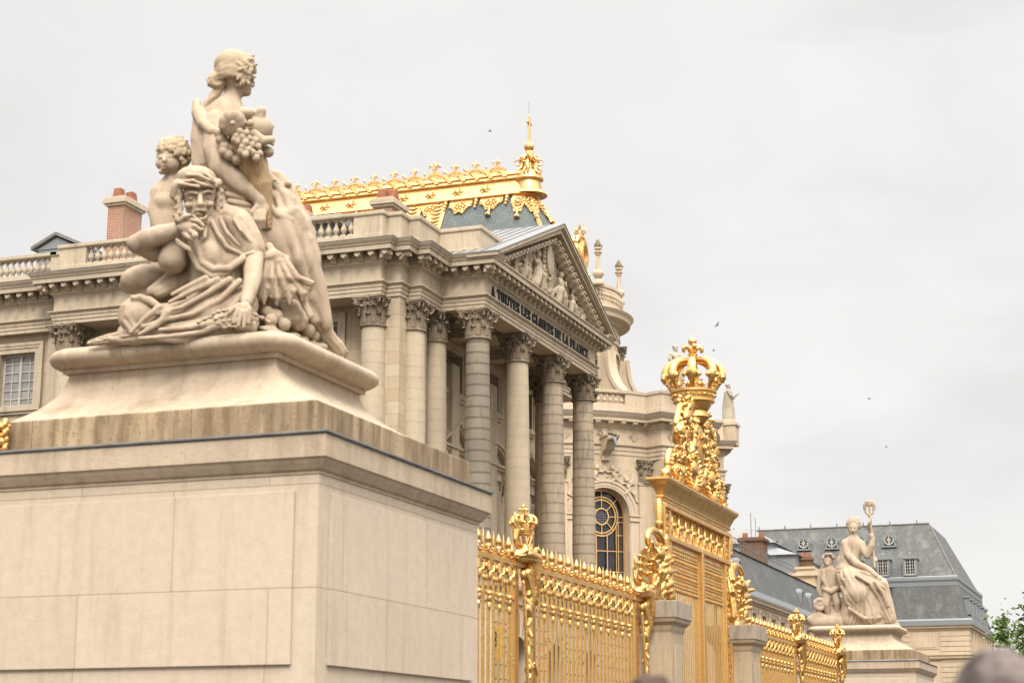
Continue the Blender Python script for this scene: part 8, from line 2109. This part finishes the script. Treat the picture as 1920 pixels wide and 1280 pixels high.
def apostle(loc, rz, label, pose, s=1.0):
    t = thing('parapet_statue', label, 'statue', loc, rz=rz); P = []; c = lambda pts, k=.05, n=0, a=0, ph=0, tw=0: P.append(('c', [tuple(v * s for v in p) for p in pts], k, n, a, ph, tw))
    c([(0, 0, 2.72, .17), (.02, 0, 2.66, .16)]); c([(.10, 0, 2.55, .10), (.13, 0, 2.42, .06)], .04, 4, .02); c([(0, 0, 2.55, .10), (0, 0, 2.35, .13)]); c([(0, -.3, 2.25, .14), (0, .3, 2.25, .14)], .1)
    c([(.16, -.035, 2.72, .02), (.18, 0, 2.66, .028)], .02)
    if pose: c([(0, -.32, 2.22, .13), (.15, -.42, 1.9, .11), (.4, -.25, 1.7, .09)], .06, 4, .02); c([(0, .32, 2.22, .13), (.2, .42, 1.95, .11), (.55, .5, 2.0, .10), (.85, .5, 2.2, .07)], .06, 4, .02)
    else: c([(0, -.32, 2.22, .13), (.1, -.5, 1.9, .12), (.3, -.35, 1.6, .09)], .06, 4, .02); c([(0, .32, 2.22, .13), (.18, .42, 1.9, .12), (.38, .1, 1.85, .09)], .06, 4, .02)
    for i in range(9): a = i * .7; c([(-.02 + .15 * math.cos(a), .15 * math.sin(a), 2.78 + .04 * math.sin(i * 3), .06)] * 2, .02)
    ob = sculpt('figure', P, .04, 'statue_grey', t); P = []
    c([(0, 0, 2.1, .30), (0, 0, 1.6, .33), (.05, .03, .9, .40), (.0, 0, .15, .46)], .1, 20, .055, 0, 1.5); c([(.1, -.35, 2.2, .10), (.28, 0, 1.9, .10), (.22, .34, 1.45, .12), (.2, .36, .8, .10)], .06, 4, .03); c([(-.1, .3, 2.2, .12), (-.25, .1, 1.2, .2), (-.2, 0, .3, .25)], .1, 10, .05)
    c([(.2, -.3, 1.7, .09), (.32, .05, 1.35, .10), (.3, .3, 1.0, .09)], .05, 3, .02); sculpt('robe', P, .04, 'statue_grey', t)
    b = MB(); b.box((-.5, -.5, -.25), (.5, .5, .06)); b.build('base', 'chapel_trim', t, bevel=.02); 
    if not pose: b = MB(); b.tube([(.45, -.5, 0), (.35, -.42, 1.9)], .025, 5); b.build('staff', 'lead', t)
    return t
apostle((-32.04, 120.9, 26.85), R(-40), 'bearded robed statue on the chapel parapet, half hidden behind the gate crown', 0, 1.12)
b = MB(); b.box((-.62, -.62, 0), (.62, .62, 1.6)); b.box((-.72, -.72, 1.5), (.72, .72, 1.7)); 
for q in ((-31.4, 133.9),):
    b2 = MB(); b2.v = [(x + q[0], y + q[1], z + 24.95) for x, y, z in b.v]; b2.f = b.f; reparent(b2.build('statue_block', 'chapel_trim'), ch)
apostle((-31.4, 133.9, 26.9), R(20), 'robed statue with an outstretched hand on the parapet right of the gate crown', 1, 1.0)
# ================================================================ swifts in the sky
def bird(loc, s, rz, tilt, label):
    t = thing('bird', label, 'bird', loc, 'birds flying over the palace'); t.rotation_euler = (tilt, .2, rz); b = MB(); b.tube([(-.5 * s, 0, 0), (-.2 * s, 0, .02), (.1 * s, 0, .02), (.42 * s, 0, .0), (.55 * s, 0, 0)], [.01, .07 * s, .10 * s, .06 * s, .01], 8); o = b.build('body', 'letters', t, smooth=True)
    for sg in (-1, 1):
        b = MB(); pr = [(.22, .05), (.12, .45), (-.15, .85), (-.42, 1.1), (-.28, .75), (-.12, .4), (-.08, .05)]
        b.extrude(pr, lambda x, y: (x * s, sg * y * s, .02 + .12 * y * s), lambda x, y: (x * s, sg * y * s, .05 + .12 * y * s)); b.build('wing', 'letters', t)
    b = MB(); b.extrude([(-.4, -.03), (-.4, .03), (-.75, .14), (-.62, 0), (-.75, -.14)], lambda x, y: (x * s, y * s, 0), lambda x, y: (x * s, y * s, .02)); b.build('tail', 'letters', t)

bird((-22.82, 60, 24.45), .11, .4, .3, 'small dark bird in the upper sky left of the gilded cross'); bird((-16.76, 70, 18.82), .12, 1.2, -.9, 'darkest bird, just above and right of the gate crown')
bird((-18.17, 75, 18.9), .08, .9, .7, 'tiny bird close beside the crown arch'); bird((-12.36, 80, 17.32), .12, .2, .2, 'pale distant bird high over the far pavilion'); bird((-12.44, 85, 15.96), .09, .2, .3, 'faintest bird, lowest above the far pavilion roof')
# ================================================================ tree at the right edge
tr = thing('tree', 'leafy green tree entering at the right edge beyond the pavilion', 'tree', (-3.0, 62.5, GZ + .6)); b = MB(); random.seed(21)
b.tube([(0, 0, 0), (.05, .1, 1.5), (-.1, .1, 3.0), (0, 0, 4.4)], [.34, .26, .2, .13], 10); limbs = []
for i in range(16):
    a = i * 2.4; z = 2.2 + i * .17; L = random.uniform(1.6, 3.3) * (1 - i / 34); e_ = (L * math.cos(a), L * math.sin(a), z + random.uniform(.4, 1.5)); m_ = (e_[0] * .5, e_[1] * .5, z + .35); b.tube([(0, 0, z - .3), m_, e_], [.09, .06, .02], 6); limbs += [e_, m_]
    for k in range(4): q = (e_[0] + random.uniform(-.7, .7), e_[1] + random.uniform(-.7, .7), e_[2] + random.uniform(-.2, .9)); b.tube([((m_[0] + e_[0]) / 2, (m_[1] + e_[1]) / 2, (m_[2] + e_[2]) / 2), q], [.03, .01], 4); limbs.append(q)
b.build('trunk', simple('bark', (.10, .075, .05), .9, 0, .5, 6), tr, smooth=True)
b = MB()
for (x, y, z) in limbs:
    for k in range(175):
        r = abs(random.gauss(0, .34)); a, c_ = random.uniform(0, 6.28), random.uniform(-1, 1); q = math.sqrt(1 - c_ * c_); X, Y, Z = x + r * q * math.cos(a) * 1.2, y + r * q * math.sin(a) * 1.2, z + r * c_
        u = Vector((random.gauss(0, 1), random.gauss(0, 1), random.gauss(0, .6))).normalized(); v = u.cross(Vector((random.gauss(0, 1), random.gauss(0, 1), random.gauss(0, 1)))).normalized(); s_ = random.uniform(.06, .11)
        P_ = Vector((X, Y, Z)); b.add([P_ - u * s_, P_ + v * s_ * .55, P_ + u * s_, P_ - v * s_ * .55], [(0, 1, 2, 3)])
lf, t_, bs = mat('foliage', .6, 0, .3); N = NT(t_); t_.links.new(N.mix(N.ramp(N.noise(N.pos(), 1.6, 4), .35, .65), (.075, .13, .03, 1), (.13, .19, .05, 1)), bs.inputs['Base Color']); bs.inputs['Transmission Weight'].default_value = 0
b.build('crown', lf, tr, recalc=False)
# ================================================================ two visitors whose heads enter at the bottom
M['skin'] = simple('skin', (.50, .31, .22), .55, 0, .15, 8); M['hair_grey'] = simple('grey_hair', (.23, .185, .165), .7, 0, .7, 9, .5, .3, (.03, .02, .017), (1, 1, .35)); M['hair_brown'] = simple('brown_hair', (.075, .035, .022), .6, 0, .4, 16, .5)
def person(loc, rz, label, hair, coat, legs_):
    t = thing('person', label, 'person', loc, rz=rz); P = []; c = lambda pts, k=.03: P.append(('c', pts, k, 0, 0, 0, 0)); e_ = lambda p, r, k=.03, s_='e': P.append((s_, p, r, 0, 0, k))
    e_((0, 0, 1.63), (.095, .078, .115)); e_((.03, 0, 1.57), (.07, .06, .07)); c([(.07, 0, 1.52, .025), (.06, 0, 1.51, .03)]); c([(.085, 0, 1.63, .012), (.115, 0, 1.595, .014)], .012); e_((0.0, .08, 1.61), (.02, .012, .032), .008); e_((0, -.08, 1.61), (.02, .012, .032), .008)
    for sg in (-1, 1): e_((.095, sg * .032, 1.64), (.012, .018, .01), .01, '-e'); e_((.083, sg * .032, 1.64), (.012, .012, .01), .004)
    e_((.1, 0, 1.555), (.012, .025, .004), .004, '-e'); c([(0, 0, 1.55, .055), (-.01, 0, 1.42, .065)], .04); c([(0, -.17, 1.40, .06), (0, .17, 1.40, .06)], .06); c([(0, 0, 1.3, .14), (0, 0, 1.05, .13), (0, 0, .92, .15)], .08)
    for sg in (-1, 1):
        c([(0, sg * .2, 1.39, .05), (-.02, sg * .25, 1.12, .042), (.06, sg * .24, .86, .03)], .03); c([(.07, sg * .24, .83, .03), (.09, sg * .235, .77, .032)], .02)
        for k, L in enumerate((.075, .085, .08, .065)): c([(.07 + k * .013, sg * .235, .76, .009), (.08 + k * .013, sg * .23, .76 - L * .6, .0085), (.075 + k * .012, sg * .215, .76 - L, .0075)], .006)
        c([(.11, sg * .23, .82, .012), (.125, sg * .215, .77, .010), (.12, sg * .205, .735, .009)], .008)
        c([(0, sg * .09, .9, .10), (.01, sg * .1, .5, .065), (-.01, sg * .1, .1, .04)], .04); c([(-.03, sg * .1, .04, .04), (.14, sg * .11, .03, .03)], .03)
    sculpt('body', P, .0085, 'skin', t); P = [('e', (-.022, 0, 1.655), (.108, .092, .118), 0, 0, .02), ('e', (-.05, 0, 1.60), (.075, .088, .11), 0, 0, .03), ('-e', (.10, 0, 1.585), (.085, .085, .095), 0, 0, .02)]
    for k in range(60): a, b_ = random.uniform(0, 6.28), random.uniform(.1, 1.35); P.append(('c', [(-.03 + .10 * math.cos(a) * math.cos(b_), .088 * math.sin(a) * math.cos(b_), 1.655 + .112 * math.sin(b_), .016), (-.045 + .112 * math.cos(a + .3) * math.cos(b_), .098 * math.sin(a + .3) * math.cos(b_), 1.64 + .115 * math.sin(b_), .010)], .008, 0, 0, 0, 0))
    sculpt('hair', P, .0075, hair, t)
    P = [('c', [(0, 0, 1.38, .14), (0, 0, 1.15, .155), (0, 0, .85, .18)], .06, 7, .01, 0, 1.), ('c', [(0, -.18, 1.405, .068), (0, .18, 1.405, .068)], .05, 0, 0, 0, 0)] + [('c', [(0, sg * .205, 1.39, .065), (-.02, sg * .26, 1.12, .056), (.05, sg * .245, .90, .045)], .03, 6, .006, 0, 2.) for sg in (-1, 1)]
    sculpt('jacket', P, .012, coat, t); P = [('c', [(0, sg * .09, .88, .115), (.01, sg * .1, .5, .082), (-.01, sg * .1, .1, .06)], .04, 6, .006, 0, 2.) for sg in (-1, 1)]; sculpt('trousers', P, .014, legs_, t)
    b = MB(); [b.ball((.06, sg * .105, .045), .055, 12, 8, .045) for sg in (-1, 1)]; b.v = [(x * 2.4 - .08, y, z) for x, y, z in b.v]; b.build('shoes', 'letters', t, smooth=True)
person((-.46, 4.62, GZ - .06), R(200), 'visitor with tousled grey hair at the bottom right corner', 'hair_grey', simple('navy_jacket', (.05, .06, .09), .8), simple('denim', (.10, .14, .22), .85))
person((-1.56, 5.52, GZ - .07), R(110), 'visitor whose brown hair just shows below the gate', 'hair_brown', simple('olive_coat', (.12, .11, .07), .85), simple('charcoal_trousers', (.05, .05, .055), .85))
